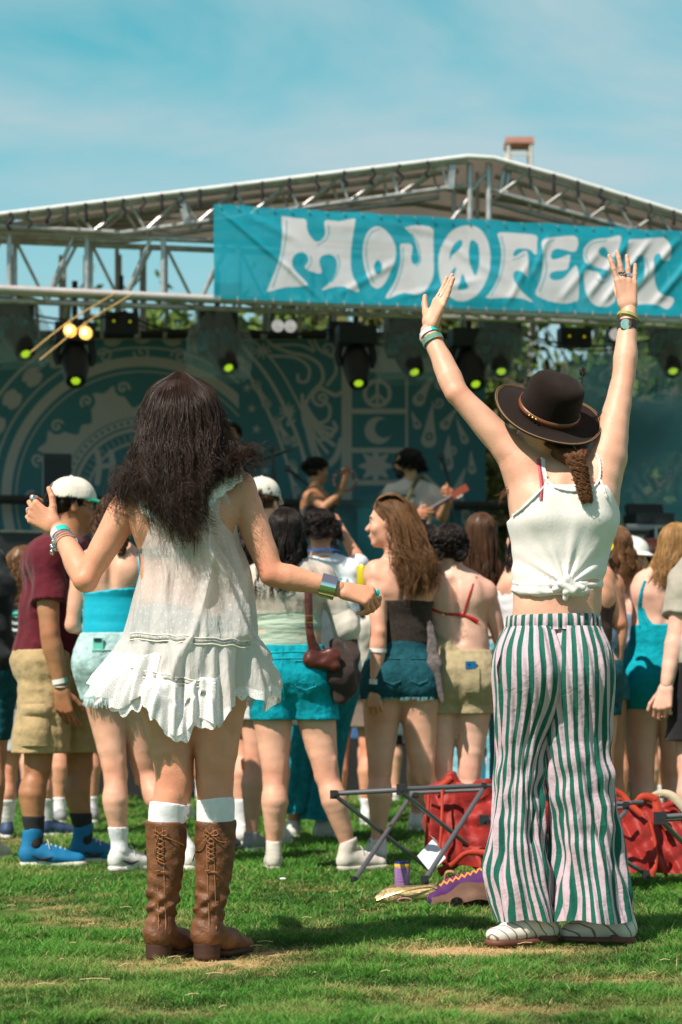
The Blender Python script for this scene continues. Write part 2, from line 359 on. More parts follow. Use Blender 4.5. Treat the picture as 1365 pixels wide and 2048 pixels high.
class Fig:
    def __init__(s, px, Yd, H=1.66, yaw=0.0, w=1.0, sex='f', J=None, foot=None, bodyyaw=None, headyaw=None, headtilt=(0, 0), stance=0.09, gz=0.0):
        s.Yd = Yd; s.H = H; s.s = H/1.68; s.w = w; s.sex = sex; k = s.s
        s.f = V(math.sin(yaw), math.cos(yaw), 0); s.r = V(math.cos(yaw), -math.sin(yaw), 0)
        b = P(px, HY, Yd); b[2] = gz; s.base = b; m = sex == 'm'
        pt = lambda x, y, z: b+s.r*x*k+s.f*y*k+UP*z*k
        sw = (0.182 if m else 0.152)*w; hw = (0.085 if m else 0.088)*w
        j = dict(pelvis=pt(0, 0, 0.94), waist=pt(0, -0.005, 1.07), chest=pt(0, 0, 1.24), neck=pt(0, -0.02, 1.415), head=pt(0, 0.015, 1.56))
        for q, sg in (('L', -1), ('R', 1)):
            j['sh'+q] = pt(sg*sw, -0.02, 1.348); j['el'+q] = pt(sg*(sw+0.055), -0.03, 1.09); j['wr'+q] = pt(sg*(sw+0.05), 0.05, 0.86)
            j['hp'+q] = pt(sg*hw, 0, 0.90); j['kn'+q] = pt(sg*(hw*0.55+stance*0.5), 0.01, 0.49); j['an'+q] = pt(sg*stance, -0.02, 0.085)
        if J:
            for n_, v in J.items():
                j[n_] = P(v[0], v[1], Yd+(v[2] if len(v) > 2 else 0))
        s.J = j
        hy = yaw if headyaw is None else headyaw
        s.hf = nrm(V(math.sin(hy), math.cos(hy), 0)+UP*headtilt[0]); s.hr = nrm(np.cross(s.hf, UP)); s.hu = np.cross(s.hr, s.hf)
        s.hu = nrm(s.hu+s.hr*headtilt[1]); s.hr = np.cross(s.hf, s.hu)
        s.footdir = {q: (s.f if foot is None or q not in foot else nrm(V(math.sin(foot[q]), math.cos(foot[q]), 0))) for q in 'LR'}
        s.hands = {}; s.prims = []; s.make()
    def make(s):
        j = s.J; k = s.s; w = s.w; m = s.sex == 'm'; A = s.prims; f = s.f
        cr = nrm(j['shR']-j['shL']); cu = nrm(j['neck']-j['chest']); cf = nrm(np.cross(cu, cr)); s.cr, s.cf = cr, cf
        pr_ = nrm(j['hpR']-j['hpL']); pf = nrm(np.cross(UP, pr_)); s.pf = pf; s.pr = pr_
        R = np.array([pr_, pf, UP]); RC = np.array([cr, cf, np.cross(cr, cf)])
        hips = 0.155 if m else 0.163
        A.append(Ell(j['pelvis']-UP*0.005, V(hips*w, 0.112*w, 0.115)*k, R, k=0.03*k, tag='pelvis'))
        A.append(Prim(j['pelvis']+UP*0.04*k, j['waist'], (hips-0.02)*w*k, (0.142 if m else 0.122)*w*k, k=0.04*k, side=pf, flat=0.74, tag='waist'))
        A.append(Prim(j['waist'], j['chest'], (0.142 if m else 0.122)*w*k, (0.158 if m else 0.138)*w*k, k=0.04*k, side=cf, flat=0.70, tag='ribs'))
        A.append(Ell(j['chest']+0.035*k*UP, V((0.168 if m else 0.146)*w, 0.105, 0.14)*k, RC, k=0.05*k, tag='chest'))
        if not m:
            for g in (-1, 1): A.append(Ell(j['chest']+cr*0.068*g*k+cf*0.082*k+UP*0.0*k, V(0.058, 0.055, 0.058)*k*w, RC, k=0.03*k, tag='bust'))
        for g in (-1, 1):
            A.append(Ell(j['pelvis']+pr_*0.078*g*k*w-pf*0.052*k-UP*0.04*k, V(0.082, 0.074, 0.090)*k*w, R, k=0.05*k, tag='butt'))
        A.append(Prim(j['neck']-0.06*k*UP, j['head']-s.hf*0.012*k-UP*0.06*k, (0.066 if m else 0.056)*k, (0.058 if m else 0.048)*k, k=0.045*k, tag='neck'))
        for g in (-1, 1): A.append(Ell(j['chest']+cr*.072*g*k-cf*.078*k+UP*.062*k, V(.040, .022, .060)*k, RC, k=.022*k, tag='chest'))
        for q, g in (('L', -1), ('R', 1)):
            sh, el, wr = j['sh'+q], j['el'+q], j['wr'+q]; aw = (1.15 if m else 1.0)*(0.75+0.25*w)
            A.append(Prim(j['neck']+cr*0.03*g*k-UP*0.045*k, sh-UP*0.006, 0.042*k, 0.036*k*aw, k=0.045*k, tag='sho'))
            A.append(Prim(j['chest']+cr*0.085*g*k-cf*0.035*k+UP*0.03*k, sh-UP*0.035*k, 0.055*k, 0.036*k*aw, k=0.05*k, tag='sho'))
            X = lambda a, b, t, o=0.0: a+(b-a)*t+o
            ef = nrm(sh+wr-2*el+V(0, 1e-4, 0)); bend = np.linalg.norm(sh+wr-2*el)/(np.linalg.norm(sh-el)*2)
            s.limb([sh, X(sh, el, 0.25), X(sh, el, 0.55), X(sh, el, 0.85), el-ef*0.004*bend], [0.049*aw, 0.049*aw, 0.044*aw, 0.0375*aw, 0.0355*aw], 0.03*k, 'armU'+q)
            s.limb([el-ef*0.004*bend, X(el, wr, 0.25), X(el, wr, 0.6), wr], [0.0355*aw, 0.0395*aw, 0.032*aw, 0.0245*aw], 0.008, 'armL'+q)
            hp, kn, an = j['hp'+q], j['kn'+q], j['an'+q]; lw = (0.6+0.4*w)
            s.limb([hp-UP*0.0*k, X(hp, kn, 0.25, f*0.012*k), X(hp, kn, 0.55, f*0.014*k), X(hp, kn, 0.85), kn], [0.098*lw, 0.092*lw, 0.077*lw, 0.060*lw, 0.0545*lw], 0.04*k, 'thigh'+q)
            for g2 in (-1, 1): A.append(Prim(kn+pr_*g2*.028*k-f*.030*k+UP*.07*k, kn+pr_*g2*.024*k-f*.033*k-UP*.045*k, .016*k*lw, .014*k*lw, k=.014*k, tag='thigh'+q))
            s.limb([kn, X(kn, an, 0.14, -f*0.01*k), X(kn, an, 0.33, -f*0.022*k), X(kn, an, 0.62, -f*0.010*k), X(kn, an, 0.88), an], [0.0540*lw, 0.0525*lw, 0.0605*lw, 0.046*lw, 0.0335*lw, 0.035*lw], 0.008, 'calf'+q)
        h, hf, hr, hu = j['head'], s.hf, s.hr, s.hu; HR = np.array([hr, hf, hu]); q = k
        A.append(Ell(h+hu*0.03*q-hf*0.008*q, V(0.074, 0.094, 0.086)*q, HR, k=0.02, tag='head'))
        A.append(Ell(h+hf*0.030*q-hu*0.035*q, V(0.056, 0.060, 0.074)*q, HR, k=0.03*q, tag='head'))
        A.append(Ell(h+hf*0.066*q-hu*0.092*q, V(0.024, 0.020, 0.018)*q, HR, k=0.025*q, tag='head'))
        A.append(Prim(h+hf*0.086*q+hu*0.004*q, h+hf*0.106*q-hu*0.026*q, 0.008*q, 0.0115*q, k=0.010, tag='head'))
        A.append(Ell(h+hf*0.086*q-hu*0.055*q, V(0.022, 0.012, 0.007)*q, HR, k=0.008, tag='head')); A.append(Ell(h+hf*0.085*q-hu*0.066*q, V(0.018, 0.012, 0.007)*q, HR, k=0.008, tag='head'))
        A.append(Ell(h+hf*0.078*q+hu*0.026*q, V(0.045, 0.014, 0.010)*q, HR, k=0.02, tag='head'))
        for g in (-1, 1):
            A.append(Ell(h+hr*0.075*g*q-hf*0.004*q-hu*0.004*q, V(0.008, 0.017, 0.029)*q, HR, k=0.006, tag='head'))
            A.append(Ell(h+hr*0.042*g*q+hf*0.062*q-hu*0.028*q, V(0.02, 0.02, 0.02)*q, HR, k=0.02, tag='head'))
    def limb(s, pts, rad, k0, tg, n=3):
        p = spline(pts, n); r = np.interp(np.linspace(0, len(pts)-1, len(p)), np.arange(len(pts)), rad)*s.s
        for i in range(len(p)-1): s.prims.append(Prim(p[i], p[i+1], r[i], r[i+1], k=k0 if i == 0 else 0.0, tag=tg))
    def hand(s, q, d=None, back=None, curls=RELAX, **kw):
        w = s.J['wr'+q]; el = s.J['el'+q]
        d = nrm(w-el) if d is None else nrm(d); back = (s.r*(-1 if q == 'L' else 1)) if back is None else np.asarray(back, float)
        s.hands[q] = hand_prims(w+d*0.012*s.s, d, back, 1 if q == 'L' else -1, curls, s=s.s*(1.1 if s.sex == 'm' else 0.98), **kw)
    def body(s, root, m, h=0.008, hh=0.0035, extra=(), skip=()):
        v, f = sdf_mesh([p for p in s.prims if p.tag not in skip]+list(extra), h, zmin=-0.1, subs=[(Prim(s.J['waist']-s.cf*.112*s.s, s.J['neck']-s.cf*.098*s.s-UP*.06, .018*s.s, .012*s.s), .03)], noise=wob(.0012, 45, 9)); n = len(v); V_, F_ = [v], [f]
        for q in s.hands:
            a, b = sdf_mesh(s.hands[q], hh, sm=1); V_.append(a); F_.append(b+n); n += len(a)
        V_ = np.concatenate(V_); fl = np.zeros(len(V_)); j = s.J
        for q in 'LR':
            for c, rr, a in ((j['el'+q], .05, .8), (j['kn'+q]-s.f*.02, .075, .6), (j['wr'+q]+nrm(j['wr'+q]-j['el'+q])*.15, .07, .8), (j['sh'+q], .07, .35), (j['an'+q], .08, .5), (j['head'], .10, .4)): fl = np.maximum(fl, a*np.exp(-((np.linalg.norm(V_-c, axis=1)/(rr*s.s))**2)))
        return mesh_arrays('body', V_, np.concatenate(F_), m, root, attrs={'flush': fl})
    def sel(s, tags, off=0.0):
        return [p.copy(off) for p in s.prims if any(p.tag == t or (t.endswith('*') and p.tag.startswith(t[:-1])) for t in tags)]
    def wear(s, root, name, m, tags, off=0.012, h=0.008, cuts=(), subs=(), noise=(0.004, 30), extra=(), seed=1, st=(1, 1, 1), zmin=None):
        v, f = sdf_mesh(s.sel(tags, off)+list(extra), h, cuts=cuts, subs=subs, noise=(lambda X, Y, Z, a=wob(noise[0], noise[1], seed, st), b=crumple(noise[0]*.75, seed+5, 25, 75, st): a(X, Y, Z)+b(X, Y, Z)) if noise else None, zmin=zmin)
        return mesh_arrays(name, v, f, m, root)
    def sleeve(s, q, frac, off=0.02, flare=0.01):       # a cut-off sleeve along the upper arm
        sh, el = s.J['sh'+q], s.J['el'+q]; d = nrm(el-sh); e = sh+(el-sh)*frac; aw = 1.15 if s.sex == 'm' else 1
        return Prim(sh, e+d*0.03, (0.043*aw+off)*s.s, (0.043*aw+off+flare)*s.s, k=0.03, cut=[(e, d)])
    def zc(s, z, up=True):                              # keep what lies above (up) or below z
        return (V(0, 0, z), V(0, 0, -1.0 if up else 1.0))

def strands(pts, r, m, name, parent, attr=None):
    pts = np.asarray(pts); n, k, _ = pts.shape; t = np.gradient(pts, axis=1); t /= np.linalg.norm(t, axis=2)[..., None]+1e-9
    ref = RNG.normal(size=(n, 1, 3)); u = np.cross(t, ref); u /= np.linalg.norm(u, axis=2)[..., None]+1e-9; w = np.cross(t, u)
    prof = np.sin(np.linspace(0.25, 3.0, k))**0.5; r = (np.asarray(r).reshape(-1, 1)*prof)[..., None]
    vs = np.stack([pts+r*(math.cos(a)*u+math.sin(a)*w) for a in (0, 2.1, 4.2)], 2)     # n,k,3,3
    idx = np.arange(n*k*3).reshape(n, k, 3); a = idx[:, :-1]; b = idx[:, 1:]
    f = np.stack([a, np.roll(a, -1, 2), np.roll(b, -1, 2), b], -1).reshape(-1, 4)
    return vs.reshape(-1, 3), f
def smooth_noise(n, k, amp, cyc, rng):
    t = np.linspace(0, 1, k); o = np.zeros((n, k, 3))
    for c in (cyc, cyc*1.9):
        ph = rng.uniform(0, 6.28, (n, 1, 3)); fr = c*rng.uniform(0.7, 1.3, (n, 1, 3)); o += np.sin(6.28*fr*t[None, :, None]+ph)*(1.0/c*cyc)
    return o*amp*(t[None, :, None]**1.5)*1.15
def hair(fig, root, m, n=500, L=0.25, seed=0, phimax=2.45, spread=0.02, wave=0.006, wcyc=2.0, drift=(0, 0, 0), rad=0.0022, thick=0.012, th_end=1.75, k=22, base=True, narrow=0.0, name='hair', jag=0.25, cut_face=True, hoff=1.0, bs=1.03):
    rng = np.random.default_rng(seed); q = fig.s; c = fig.J['head']+fig.hu*0.032*q-fig.hf*0.008*q; E = V(0.080, 0.100, 0.092)*q
    phi = rng.uniform(-phimax, phimax, n); lay = rng.uniform(0, 1, n)
    t0 = rng.uniform(0.02, 0.5, n)*np.where(np.abs(phi) > 1.5, 0.6, 1); te = th_end-0.25*(np.abs(phi) > 1.7)*(np.abs(phi)-1.7)
    arc = 0.6; m1 = max(int(k*(0.16/(0.16+L))), 6) if L > 0.03 else k; m2 = k-m1
    S = np.linspace(0, 1, m1); th = t0[:, None]+(te-t0)[:, None]*S; rr = 1+thick*10*(0.25+0.75*lay[:, None])*(0.3+0.7*S)*hoff
    dirh = -np.cos(phi)[:, None]*fig.hf+np.sin(phi)[:, None]*fig.hr                 # away from the crown; phi=0 is the back
    p1 = c+(np.sin(th)*rr)[..., None]*(np.cos(phi)[:, None, None]*(-fig.hf)*E[1]+np.sin(phi)[:, None, None]*fig.hr*E[0])+(np.cos(th)*rr)[..., None]*fig.hu*E[2]
    pts = p1
    if m2 > 0:
        ln = L*(1-jag*rng.uniform(0, 1, n)); T = np.linspace(1/m2, 1, m2)
        last = p1[:, -1:]; fall = -UP*(ln[:, None]*T)[..., None]
        out = dirh[:, None, :]*(spread*T[None, :, None]*(0.4+lay[:, None, None]))-dirh[:, None, :]*(narrow*T[None, :, None]**1.2)
        p2 = last+fall+out+np.asarray(drift)*(T[None, :, None]**1.5)
        pts = np.concatenate([p1, p2], 1)
    ci = ((phi+3.2)/6.4*34).astype(int)*3+(lay*2.99).astype(int); pts = pts+smooth_noise(130, k, wave*1.25, wcyc, rng)[ci]+smooth_noise(n, k, wave*.25, wcyc, rng)+(rng.normal(size=(130, 1, 3))*.006)[ci]*np.linspace(0, 1, k)[None, :, None]
    v, f = strands(pts, rng.uniform(0.6, 1.2, n)*rad, m, name, root)
    V_, F_ = [v], [f]; nn = len(v)
    if base:
        pr = [Ell(c, E*bs, np.array([fig.hr, fig.hf, fig.hu]), k=0.01)]
        cuts = [(fig.J['head']+fig.hf*0.060*q+fig.hu*0.045*q, nrm(fig.hf*0.8-fig.hu*0.55)), (fig.J['head']-fig.hu*0.065*q-fig.hf*0.05*q, nrm(-fig.hu))]
        if cut_face: cuts.append((fig.J['head']+fig.hf*0.022*q-fig.hu*0.0*q, nrm(fig.hf*0.85-fig.hu*0.6)))
        if L > 0.1:
            a = c-fig.hf*0.055*q-UP*0.02; b = a-UP*(0.05*q+L*0.75)+np.asarray(drift)*0.6
            pr.append(Prim(a, b, 0.060*q, (0.060+spread*0.5-narrow*0.7)*q, k=0.03, side=fig.hf, flat=0.5)); cuts[1] = (V(0, 0, -9), V(0, 0, -1))
        a_, b_ = sdf_mesh(pr, 0.007, cuts=cuts[:1] if L > 0.1 else cuts, noise=wob(0.005 if bs > 1 else 0.0005, 38, seed)); V_.append(a_); F_.append(b_+nn)
    return mesh_arrays(name, np.concatenate(V_), np.concatenate(F_), m, root)
def guide_strands(guides, n, k, jit, wave, wcyc, rad, seed=0, tj=0.12, pw=1.0):
    """strands between neighbouring guide curves (k points each)"""
    rng = np.random.default_rng(seed); G = []
    for g in guides:
        c = spline(g, 10); d = np.concatenate([[0], np.cumsum(np.linalg.norm(np.diff(c, axis=0), axis=1))]); G.append(np.stack([np.interp(np.linspace(0, d[-1], k), d, c[:, i]) for i in range(3)], 1))
    G = np.array(G); x = rng.uniform(0, len(G)-1.001, n); i = x.astype(int); w = (x-i)[:, None, None]
    p = G[i]*(1-w)+G[i+1]*w; t = np.linspace(0, 1, k)[None, :, None]
    end = 1-tj*rng.uniform(0, 1, n)**pw; 
    p = np.stack([np.stack([np.interp(np.linspace(0, e, k), np.linspace(0, 1, k), q[:, a]) for a in range(3)], 1) for q, e in zip(p, end)])
    nc = max(n//48, 3); cl = np.clip((x/(len(G)-1)*nc+rng.normal(size=n)*.35).astype(int), 0, nc)*2+(rng.uniform(size=n) > .5); co = rng.normal(size=(2*nc+3, 1, 3))*jit*1.5
    p = p+co[cl]*t**0.9+rng.normal(size=(n, 1, 3))*jit*0.4*(0.3+t)
    wv = (smooth_noise(2*nc+3, k, wave, wcyc, rng)[cl]*1.25+smooth_noise(n, k, wave*0.10, wcyc, rng))*t**0.9
    return strands(p+wv, rng.uniform(0.6, 1.2, n)*rad, None, '', None)

def band(name, m, root, a, b, t0, t1, r, parent=None, thick=0.002, n=24, flat=1.0, side=None, tilt=None):
    """a band round a limb running a->b, between fractions t0 and t1"""
    a = np.asarray(a); b = np.asarray(b); d = nrm(b-a); ref = nrm(np.cross(d, side if side is not None else V(0, 1, 0.01))); w = np.cross(d, ref)
    if tilt is not None: d2 = nrm(d+ref*tilt[0]+w*tilt[1])
    v = []; th = np.arange(n)*2*np.pi/n
    for (t, rr) in ((t0, r), (t0, r+thick), (t1, r+thick), (t1, r)):
        c = a+(b-a)*t; q = np.cos(th)[:, None]*ref*rr+np.sin(th)[:, None]*w*rr*flat
        if tilt is not None: q = q+d*((np.cos(th)*tilt[0]+np.sin(th)*tilt[1])*rr)[:, None]
        v.append(c+q)
    v = np.concatenate(v); f = np.vstack([grid_faces(4, n, True)]+[np.stack([3*n+np.arange(n), 3*n+(np.arange(n)+1) % n, (np.arange(n)+1) % n, np.arange(n)], 1)])
    o = mesh_arrays(name, v, f, m, root); auto_smooth(o, 50); return o

def shoe(fig, q, root, mu, ms, top=0.10, L=0.255, sole=0.024, wd=0.043, lace=None, toe=None, swoosh=None, heel=None, gz=0.0):
    """upper + sole + laces under the ankle, on the ground"""
    k = fig.s*(1.08 if fig.sex == 'm' else 1.0); an = fig.J['an'+q]; d = fig.footdir[q]; r = V(d[1], -d[0], 0); g = V(an[0], an[1], gz)
    T = lambda x, y, z: g+r*x*k+d*y*k+UP*z*k
    lift = sole*k; hl = -0.058; tl = hl+L
    pr = [Prim(T(0, hl+0.036, 0.05), T(0, 0.0, top), 0.036*k, 0.041*k, k=0.02, side=r, flat=0.92),
          Prim(T(0, hl+0.04, 0.048), T(0, 0.06, 0.050), 0.036*k, 0.036*k, k=0.02), Prim(T(0, 0.03, 0.068), T(0, 0.11, 0.045), 0.032*k, 0.032*k, k=0.02),
          Prim(T(0, 0.08, 0.038), T(0.0, tl-0.045, 0.030), wd*k, 0.038*k, k=0.02, side=UP, flat=0.75)]
    cuts = [(V(0, 0, gz+lift*0.7), V(0, 0, -1)), (T(0, 0, top+0.012), nrm(V(0, 0, 1)-d*0.3))]
    v, f = sdf_mesh(pr, 0.0055, cuts=cuts, noise=wob(0.0015, 60, 3)); o = mesh_arrays('shoe', v, f, mu, root)
    so = [Prim(T(0, hl+0.036, 0.012), T(0, 0.04, 0.012), 0.037*k, 0.039*k, k=0.02), Prim(T(0, 0.04, 0.012), T(0, tl-0.046, 0.012), 0.039*k, 0.045*k, k=0.02)]
    v, f = sdf_mesh(so, 0.006, cuts=[(V(0, 0, gz+0.001), V(0, 0, -1)), (V(0, 0, gz+lift), V(0, 0, 1))]); mesh_arrays('sole', v, f, ms, o)
    if lace:
        mb = MB()
        for i in range(5):
            y = 0.045+0.018*i; z = 0.098-0.006*i-0.00012*i*i
            mb.tube(spline([T(-0.022, y, z-0.012), T(-0.008, y+0.004, z), T(0.008, y+0.006, z+0.001), T(0.022, y, z-0.012)], 3), 0.0026, 5)
        for sx in (-1, 1): mb.tube(spline([T(0, 0.045, 0.1), T(sx*0.02, 0.05, 0.112), T(sx*0.032, 0.055, 0.095), T(sx*0.036, 0.06, 0.075)], 4), 0.002, 5)
        mb.build('shoe_lace', lace, o)
    if swoosh:
        for g_ in (-1, 1):
            mb = MB(); mb.tube(spline([T(g_*0.0445, -0.01, 0.050), T(g_*0.046, 0.03, 0.036), T(g_*0.0455, 0.075, 0.046)], 6), np.concatenate([np.linspace(0.004, 0.0085, 7), np.linspace(0.008, 0.002, 6)]), 6); mb.build('side_stripe', swoosh, o)
    return o
def sock(fig, q, root, m, z1, off=0.004, z0=0.05):
    v, f = sdf_mesh(fig.sel(['calf'+q], off*1.0), 0.0055, cuts=[(V(0, 0, z0+fig.base[2]), V(0, 0, -1)), (V(0, 0, z1+fig.base[2]), V(0, 0, 1))], noise=wob(0.0015, 90, 5, (0.4, 0.4, 2)))
    return mesh_arrays('sock', v, f, m, root)
def leg_tube(path, radii, flat, n=40, m=36, fold=0.01, nf=5, seed=0, side=None):
    """cloth tube following a leg: path points and radii, folds running down; returns verts, faces, u(around), v(along)"""
    rng = np.random.default_rng(seed); p = spline(path, max(2, m//(len(path)-1))); k = len(p); T0 = np.linspace(0, 1, len(radii)); t = np.linspace(0, 1, k)
    r = np.interp(t, T0, radii); fl = np.interp(t, T0, flat); th = np.arange(n)*2*np.pi/n
    A = [(rng.integers(2, nf+3), rng.uniform(0, 6.28), rng.uniform(-2, 2), rng.uniform(0.4, 1)) for _ in range(4)]
    vs = []
    for i in range(k):
        d = sum(a*np.sin(f_*th+ph+tw*t[i]*3) for f_, ph, tw, a in A)*fold*(0.15+t[i])/2
        rr = r[i]+d; vs.append(p[i]+np.stack([rr*np.cos(th), -rr*fl[i]*np.sin(th), 0.004*np.sin(5*th+9*t[i])*t[i]], 1))
    uu = np.tile(th/(2*np.pi), k); vv = np.repeat(t, n)
    return np.concatenate(vs), grid_faces(k, n, True), uu, vv
# ---------------- ground and grass ----------------
def G(px, py, z=0.0):
    Y = (CH-z)*FPX/(py-HY); return V((px-682.5)/FPX*Y, Y, z)
_r = np.random.default_rng(11); _K = [(_r.normal(size=2)*f, _r.uniform(0, 6.28), 1/f**0.5) for f in (1.2, 2.3, 4.1, 7.5, 13) for _ in range(3)]
def n2(x, y, o=0.0):
    s = 0
    for k, ph, a in _K: s = s+a*np.sin(k[0]*x+k[1]*y+ph+o)
    return s/2.2
SPOTS = [(300, 1935, .16, .10, 1.0), (440, 1930, .20, .09, 1.0), (520, 1905, .14, .05, .7), (900, 1905, .20, .09, .9), (1060, 1900, .22, .07, .8), (90, 1975, .16, .06, .5), (655, 1865, .09, .04, .5), (160, 1840, .1, .04, .5), (700, 1985, .10, .05, .45), (1230, 1960, .15, .06, .5), (640, 1780, .12, .05, .5), (320, 2030, .2, .05, .4), (1000, 2020, .2, .06, .4), (620, 1590, .5, .4, .6), (870, 1560, .5, .5, .6), (80, 1800, .12, .05, .4)]
def dryness(x, y):
    d = np.clip(n2(x*2, y*2)*0.45-0.14, 0, 1)*.5+np.clip(n2(x*7, y*7, 3)*.5-.32, 0, .6)
    for px, py, sx, sy, a in SPOTS:
        c = G(px, py); d = d+1.25*a*np.exp(-((x-c[0])/sx)**2-((y-c[1])/(sy*1.6))**2)*np.clip(1.0+0.5*n2(x*6, y*6, 2), 0.2, 1.4)
    return np.clip(d, 0, 1)
def ground():
    xs = np.concatenate([[-600, -120, -30, -10], np.arange(-4, 4.01, 0.05), [10, 30, 120, 600]])
    ys = np.concatenate([[-30, 0, 2.5], np.arange(3.5, 12.01, 0.05), np.arange(12.5, 24, 0.5), [40, 90, 250, 900]])
    X, Y = np.meshgrid(xs, ys); d = dryness(X, Y); near = (Y > 3) & (Y < 12) & (np.abs(X) < 4.1)
    Z = np.where(near, 0.006*n2(X*3, Y*3), 0)-0.004
    c0 = np.array([0.045, 0.11, 0.016]); c1 = np.array([0.48, 0.33, 0.16]); g = np.clip(0.5+0.3*n2(X*4, Y*4, 1), 0, 1)[..., None]
    c = c0*(1-0.4*g)+(np.array([0.05, 0.13, 0.02])*0.4*g); c = c*(1-d[..., None])+c1*d[..., None]
    far = np.clip((Y-10)/6, 0, 1)[..., None]; c = c*(1-far)+np.array([0.075, 0.17, 0.028])*far
    m = mat('ground_turf', attr='tint', rough=0.95, var=0.35, vscale=40, bump=0.8, bscale=120, spec=0.15)
    o = mesh_arrays('ground', np.stack([X, Y, Z], -1).reshape(-1, 3), grid_faces(len(ys), len(xs)), m, None, attrs={'tint': c.reshape(-1, 3)}); tag(o, kind='structure')
ground()
def grass(n=460000):
    rg = np.random.default_rng(3)
    py = 1500+(2075-1500)*rg.uniform(0, 1, n)**0.85; Y = CH*FPX/(py-HY); Y = np.minimum(Y, 26); half = 0.5*1500/FPX*Y
    X = rg.uniform(-1, 1, n)*half; y = Y*(1+rg.normal(size=n)*0.004); d = dryness(X, y)
    clump = np.clip(0.5+0.55*n2(X*9, y*9, 4), 0, 1)
    keep = rg.uniform(0, 1, n) > d*0.86; X, y, d, clump = X[keep], y[keep], d[keep], clump[keep]; n = len(X)
    far = np.clip((y-5)/8, 0, 1); hgt = (0.011+0.019*clump*rg.uniform(0.3, 1.5, n))*(1-0.5*d)*(1+0.5*far); tall = rg.uniform(0, 1, n) > 0.992; hgt[tall] *= 1.7
    wd = (0.0013+0.0006*rg.uniform(0, 1, n))*(1+1.8*far); az = rg.uniform(0, 6.28, n); le = hgt*rg.uniform(0.3, 1.7, n)*(1+0.8*d)
    dx, dy = np.cos(az), np.sin(az); a2 = az+rg.normal(size=n)*0.5+1.57; wx, wy = np.cos(a2)*wd, np.sin(a2)*wd
    base = np.stack([X, y, np.full(n, -0.006)], 1); Lx = np.stack([dx, dy, 0*dx], 1)*le[:, None]; W_ = np.stack([wx, wy, 0*wx], 1); H = np.stack([0*hgt, 0*hgt, hgt], 1)
    v = np.stack([base-W_, base+W_, base+Lx*0.3+H*0.6+W_*0.75, base+Lx*0.3+H*0.6-W_*0.75, base+Lx*1.0+H*1.0], 1).reshape(-1, 3)
    i = np.arange(n)*5; q = np.stack([i, i+1, i+2, i+3], 1); t = np.stack([i+3, i+2, i+4], 1)
    k = rg.uniform(0, 1, n)[:, None]; c = np.array([0.050, 0.195, 0.024])*(1-k)+np.array([0.125, 0.31, 0.042])*k
    c = c*(0.5+0.8*clump[:, None]); dd = np.clip(d*1.1+(rg.uniform(0, 1, n) > 0.955)*0.8, 0, 1)[:, None]; c = c*(1-dd)+np.array([0.56, 0.42, 0.20])*dd
    m = mat('grass_blade', attr='tint', rough=0.55, var=0.0, spec=0.35)
    b = m.node_tree.nodes['Principled BSDF']; b.inputs['Subsurface Weight'].default_value = 0.0
    tr = m.node_tree.nodes.new('ShaderNodeBsdfTranslucent'); mx = m.node_tree.nodes.new('ShaderNodeMixShader'); mx.inputs[0].default_value = 0.35
    at = [x for x in m.node_tree.nodes if x.type == 'ATTRIBUTE'][0]; out = [x for x in m.node_tree.nodes if x.type == 'OUTPUT_MATERIAL'][0]
    m.node_tree.links.new(at.outputs['Color'], tr.inputs[0]); m.node_tree.links.new(b.outputs[0], mx.inputs[1]); m.node_tree.links.new(tr.outputs[0], mx.inputs[2]); m.node_tree.links.new(mx.outputs[0], out.inputs[0])
    o = mesh_arrays('grass', v, [q, t], m, None, attrs={'tint': np.repeat(c, 5, 0)}); tag(o, 'short mown green grass with dry straw patches', 'grass', kind='stuff')
grass()
def straw():
    rg = np.random.default_rng(8); mb = MB()
    for px, py, L_, a in [(722, 1795, .07, 1.2), (250, 1950, .06, 1.0), (430, 1968, .05, -.3), (530, 1902, .05, .1), (190, 1980, .08, .05), (90, 1990, .05, .2), (812, 1860, .04, 1.3), (1050, 1905, .05, .5), (95, 1925, .06, 1.5)]+[(rg.uniform(0, 1365), rg.uniform(1780, 2040), rg.uniform(.02, .05), rg.uniform(-1.5, 1.5)) for _ in range(22)]:
        c = G(px, py)+V(0, 0, .028); d = V(math.cos(a), 0.3*math.sin(a), 0.15*abs(math.sin(a))); mb.tube(spline([c-d*L_/2, c+V(0, 0, .003), c+d*L_/2], 4), 0.0010, 4)
    o = mb.build('straw', mat('dry_straw', (0.62, 0.50, 0.26), rough=.7)); tag(o, 'pale dry straw stalks scattered over the grass', 'straw', kind='stuff')
straw()
